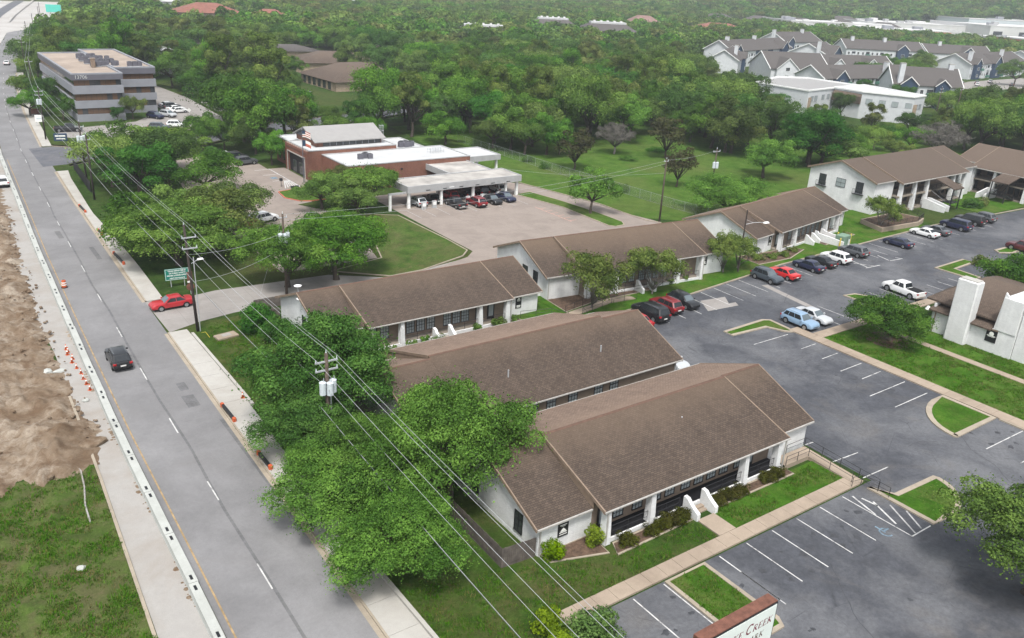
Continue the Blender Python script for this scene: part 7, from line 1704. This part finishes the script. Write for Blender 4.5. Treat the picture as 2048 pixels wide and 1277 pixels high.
# everything farther off reads as one canopy
for i in range(6):
    mt = ('leaf_oak','leaf_oak','leaf_bright','leaf_dark','leaf_olive','leaf_oak')[i]
    PROTO['f%d'%i] = crown_mesh('far_crown', 80+i, a=5.0, b=3.6, zc=4.2, ncl=20, ncard=1500, card=.75, mat=mt, rmin=.22, rmax=.38, flat=.7, ragged=.10)[0]
    PROTO['g%d'%i] = crown_mesh('far_crown', 90+i, a=6.2, b=4.2, zc=4.6, ncl=14, ncard=380, card=1.8, mat=mt, rmin=.26, rmax=.40, flat=.6, ragged=.08)[0]
def canopy_obj(name, label, pts, keys, smin, smax):
    col = bpy.data.collections.new(name+'_kinds')
    for k in keys: o = bpy.data.objects.new('far_tree', PROTO[k] if not isinstance(PROTO[k],tuple) else PROTO[k][0]); col.objects.link(o); o.color = (0,1,0,1)
    me = bpy.data.meshes.new(name); me.from_pydata([(x,y,hill(x,y)-.3) for x,y,*_ in pts], [], [])
    n = len(pts); g = np.random.default_rng(4)
    for nm, tp, va in (('tscale','FLOAT',g.uniform(smin,smax,n)*np.array([p[4] if len(p)>4 else 1 for p in pts])),('trot','FLOAT',g.uniform(0,6.28,n)),('tpick','INT',g.integers(0,len(keys),n))):
        at = me.attributes.new(nm,tp,'POINT'); at.data.foreach_set('value', va.astype(np.float32 if tp=='FLOAT' else np.int32))
    o = bpy.data.objects.new(name, me); COL.objects.link(o)
    ng = bpy.data.node_groups.new(name, 'GeometryNodeTree'); ng.interface.new_socket('Geometry', in_out='INPUT', socket_type='NodeSocketGeometry'); ng.interface.new_socket('Geometry', in_out='OUTPUT', socket_type='NodeSocketGeometry')
    N_ = ng.nodes; gi = N_.new('NodeGroupInput'); go = N_.new('NodeGroupOutput'); mp = N_.new('GeometryNodeMeshToPoints'); ip = N_.new('GeometryNodeInstanceOnPoints'); ci = N_.new('GeometryNodeCollectionInfo')
    ci.inputs['Collection'].default_value = col; ci.inputs['Separate Children'].default_value = True; ci.inputs['Reset Children'].default_value = True
    def na(nm, tp): a = N_.new('GeometryNodeInputNamedAttribute'); a.data_type = tp; a.inputs['Name'].default_value = nm; return a.outputs['Attribute']
    cx = N_.new('ShaderNodeCombineXYZ'); L_ = ng.links; L_.new(na('trot','FLOAT'), cx.inputs[2])
    er = N_.new('FunctionNodeEulerToRotation'); L_.new(cx.outputs[0], er.inputs[0])
    L_.new(gi.outputs[0], mp.inputs[0]); L_.new(mp.outputs[0], ip.inputs['Points']); L_.new(ci.outputs[0], ip.inputs['Instance']); ip.inputs['Pick Instance'].default_value = True
    L_.new(na('tpick','INT'), ip.inputs['Instance Index']); L_.new(er.outputs[0], ip.inputs['Rotation']); L_.new(na('tscale','FLOAT'), ip.inputs['Scale']); L_.new(ip.outputs[0], go.inputs[0])
    md = o.modifiers.new('canopy','NODES'); md.node_group = ng; struct(o,'stuff'); o['label'] = label; o['category'] = 'wood'
    return o
canopy_obj('wood', 'unbroken wood of green crowns behind the nearer trees', near[COUNT_IND:], ['m0','m1','m3','m5','m4','m7','m0','m2','m6'], 1.1, 1.8)
canopy_obj('far_wood', 'hazy wood stretching to the apartments and red roofs', mid, ['f0','f1','f2','f3','f4','f5','f4','f0'], .95, 1.75)
canopy_obj('hill_wood', 'pale distant wood on the rising ground at the top', far, ['g0','g1','g3','g4','g5','g0'], .8, 1.3)
# trees standing between the apartments and shops
for i,(x,y,s,k) in enumerate(((352,226,1.3,'m1'),(360,222,1.2,'m3'),(372,214,1.4,'m1'),(382,220,1.4,'m0'),(345,196,.9,'m3'),(420,240,1.4,'m0'),(440,250,1.4,'m1'),(404,238,1.3,'m1'),(330,196,1.0,'m3'),(462,262,1.4,'m0'),(480,252,1.4,'m4'),(500,250,1.4,'m4'),(448,206,1.5,'m0'),(316,202,.8,'m3'),(428,262,1.3,'m2'),(520,252,1.4,'m0'),(290,170,1.1,'m3'),(282,150,1.2,'m1'),(296,156,1.2,'m0'),(310,150,1.3,'m1'),(236,180,.8,'m3'),(250,166,1.0,'m3'),(560,280,1.4,'m1'),(540,290,1.4,'m4'),(575,262,1.4,'m0'))):
    tree(k, x, y, 'green tree standing between the apartment blocks and the white building', s, s*1.05, None, 'trees between the apartments')
rowm = [(640+i*16+rnd.uniform(-5,5), 420-i*6+rnd.uniform(-14,14), 0, 0) for i in range(16)] + [(610+rnd.uniform(0,60), 330+rnd.uniform(0,120),0,0) for _ in range(40)]
canopy_obj('store_trees', 'line of trees before the white shopping centre', rowm, ['f0','f1','f3','f4'], .8, 1.2)
# grass blades standing on the nearer lawns
def tuft_mesh(name, seed, nb, h, spread, mat):
    g = random.Random(seed); b = MB()
    for _ in range(nb):
        a = g.uniform(0,6.28); x, y = g.gauss(0,spread), g.gauss(0,spread); L = h*g.uniform(.5,1.2); lx, ly = math.cos(a)*L*.6, math.sin(a)*L*.6; w = .012+.01*g.random(); px, py = -math.sin(a)*w, math.cos(a)*w
        b.add([(x-px,y-py,0),(x+px,y+py,0),(x+lx*.5+px*.7,y+ly*.5+py*.7,L*.7),(x+lx*.5-px*.7,y+ly*.5-py*.7,L*.7)],[(0,1,2,3)]); b.add([(x+lx*.5-px*.7,y+ly*.5-py*.7,L*.7),(x+lx*.5+px*.7,y+ly*.5+py*.7,L*.7),(x+lx,y+ly,L*.95)],[(0,1,2)])
    return b.mesh(name,[mat])
PROTO['t0'] = tuft_mesh('grass_tuft',1,11,.13,.09,'leaf_lawn'); PROTO['t1'] = tuft_mesh('grass_tuft',2,9,.10,.10,'leaf_lawn'); PROTO['t2'] = tuft_mesh('grass_tuft',3,12,.17,.08,'leaf_lawn'); PROTO['t3'] = tuft_mesh('grass_tuft',4,10,.12,.10,'leaf_straw')
def tufts(name, label, polys, per, z, keys, smin, smax, seed):
    g = random.Random(seed); pts = []
    for P in polys:
        x0,x1,y0,y1 = min(p[0] for p in P),max(p[0] for p in P),min(p[1] for p in P),max(p[1] for p in P)
        for _ in range(int((x1-x0)*(y1-y0)*per)):
            x, y = g.uniform(x0,x1), g.uniform(y0,y1)
            if inpoly(x,y,P) and mnoise.noise((x*.5,y*.5,seed))+.35 > g.random()*.8: pts.append((x,y,0,0))
    o = canopy_obj(name, label, pts, keys, smin, smax); o.location.z = z+.3; o['category'] = 'grass'
tufts('lawn_grass', 'short green grass of the lawns round the nearest offices', [[(29.9,31.6),(28.8,33.1),(44.6,33.1),(44.6,35.3),(36.5,35.2),(31.7,37.2),(28.4,38.4),(24,40),(21.5,40),(21.3,28),(27,26)],[(46.8,33.15),(60.0,33.15),(60.0,36.1),(57.2,35.5),(46.8,35.5)],[(85.6,22),(94.2,22),(94.2,53),(85.6,53)],[(95.7,30),(99.5,32),(99.5,53),(95.7,53)],[(37.8,25.2),(41.1,25.2),(41.1,31.2),(37.8,31.2)],[(22.3,76),(31,76),(31,91),(24,91)]], 26, .10, ['t0','t1','t2','t0','t3'], .7, 1.4, 11)
tufts('verge_grass', 'rough patchy grass of the verge at the bottom left', [[(-1,36),(6.6,36),(7.6,66.5),(-1,66.5)]], 30, .0, ['t0','t2','t3','t1'], .8, 1.7, 12)
# haze: one closed box of pale air around everything
def haze():
    b = MB(); b.box(-1000,5000,-600,5000,-4,130); o = b.build('haze', 'white_trim'); o.data.materials.clear()
    m_ = bpy.data.materials.new('haze_air'); m_.use_nodes = True; n = m_.node_tree; n.nodes.clear()
    out_ = n.nodes.new('ShaderNodeOutputMaterial'); v = n.nodes.new('ShaderNodeVolumePrincipled'); v.inputs['Color'].default_value = (.86,.92,1.0,1); v.inputs['Density'].default_value = HAZE; v.inputs['Anisotropy'].default_value = .2
    n.links.new(v.outputs[0], out_.inputs['Volume']); o.data.materials.append(m_); struct(o,'stuff')
HAZE = .00024
haze()
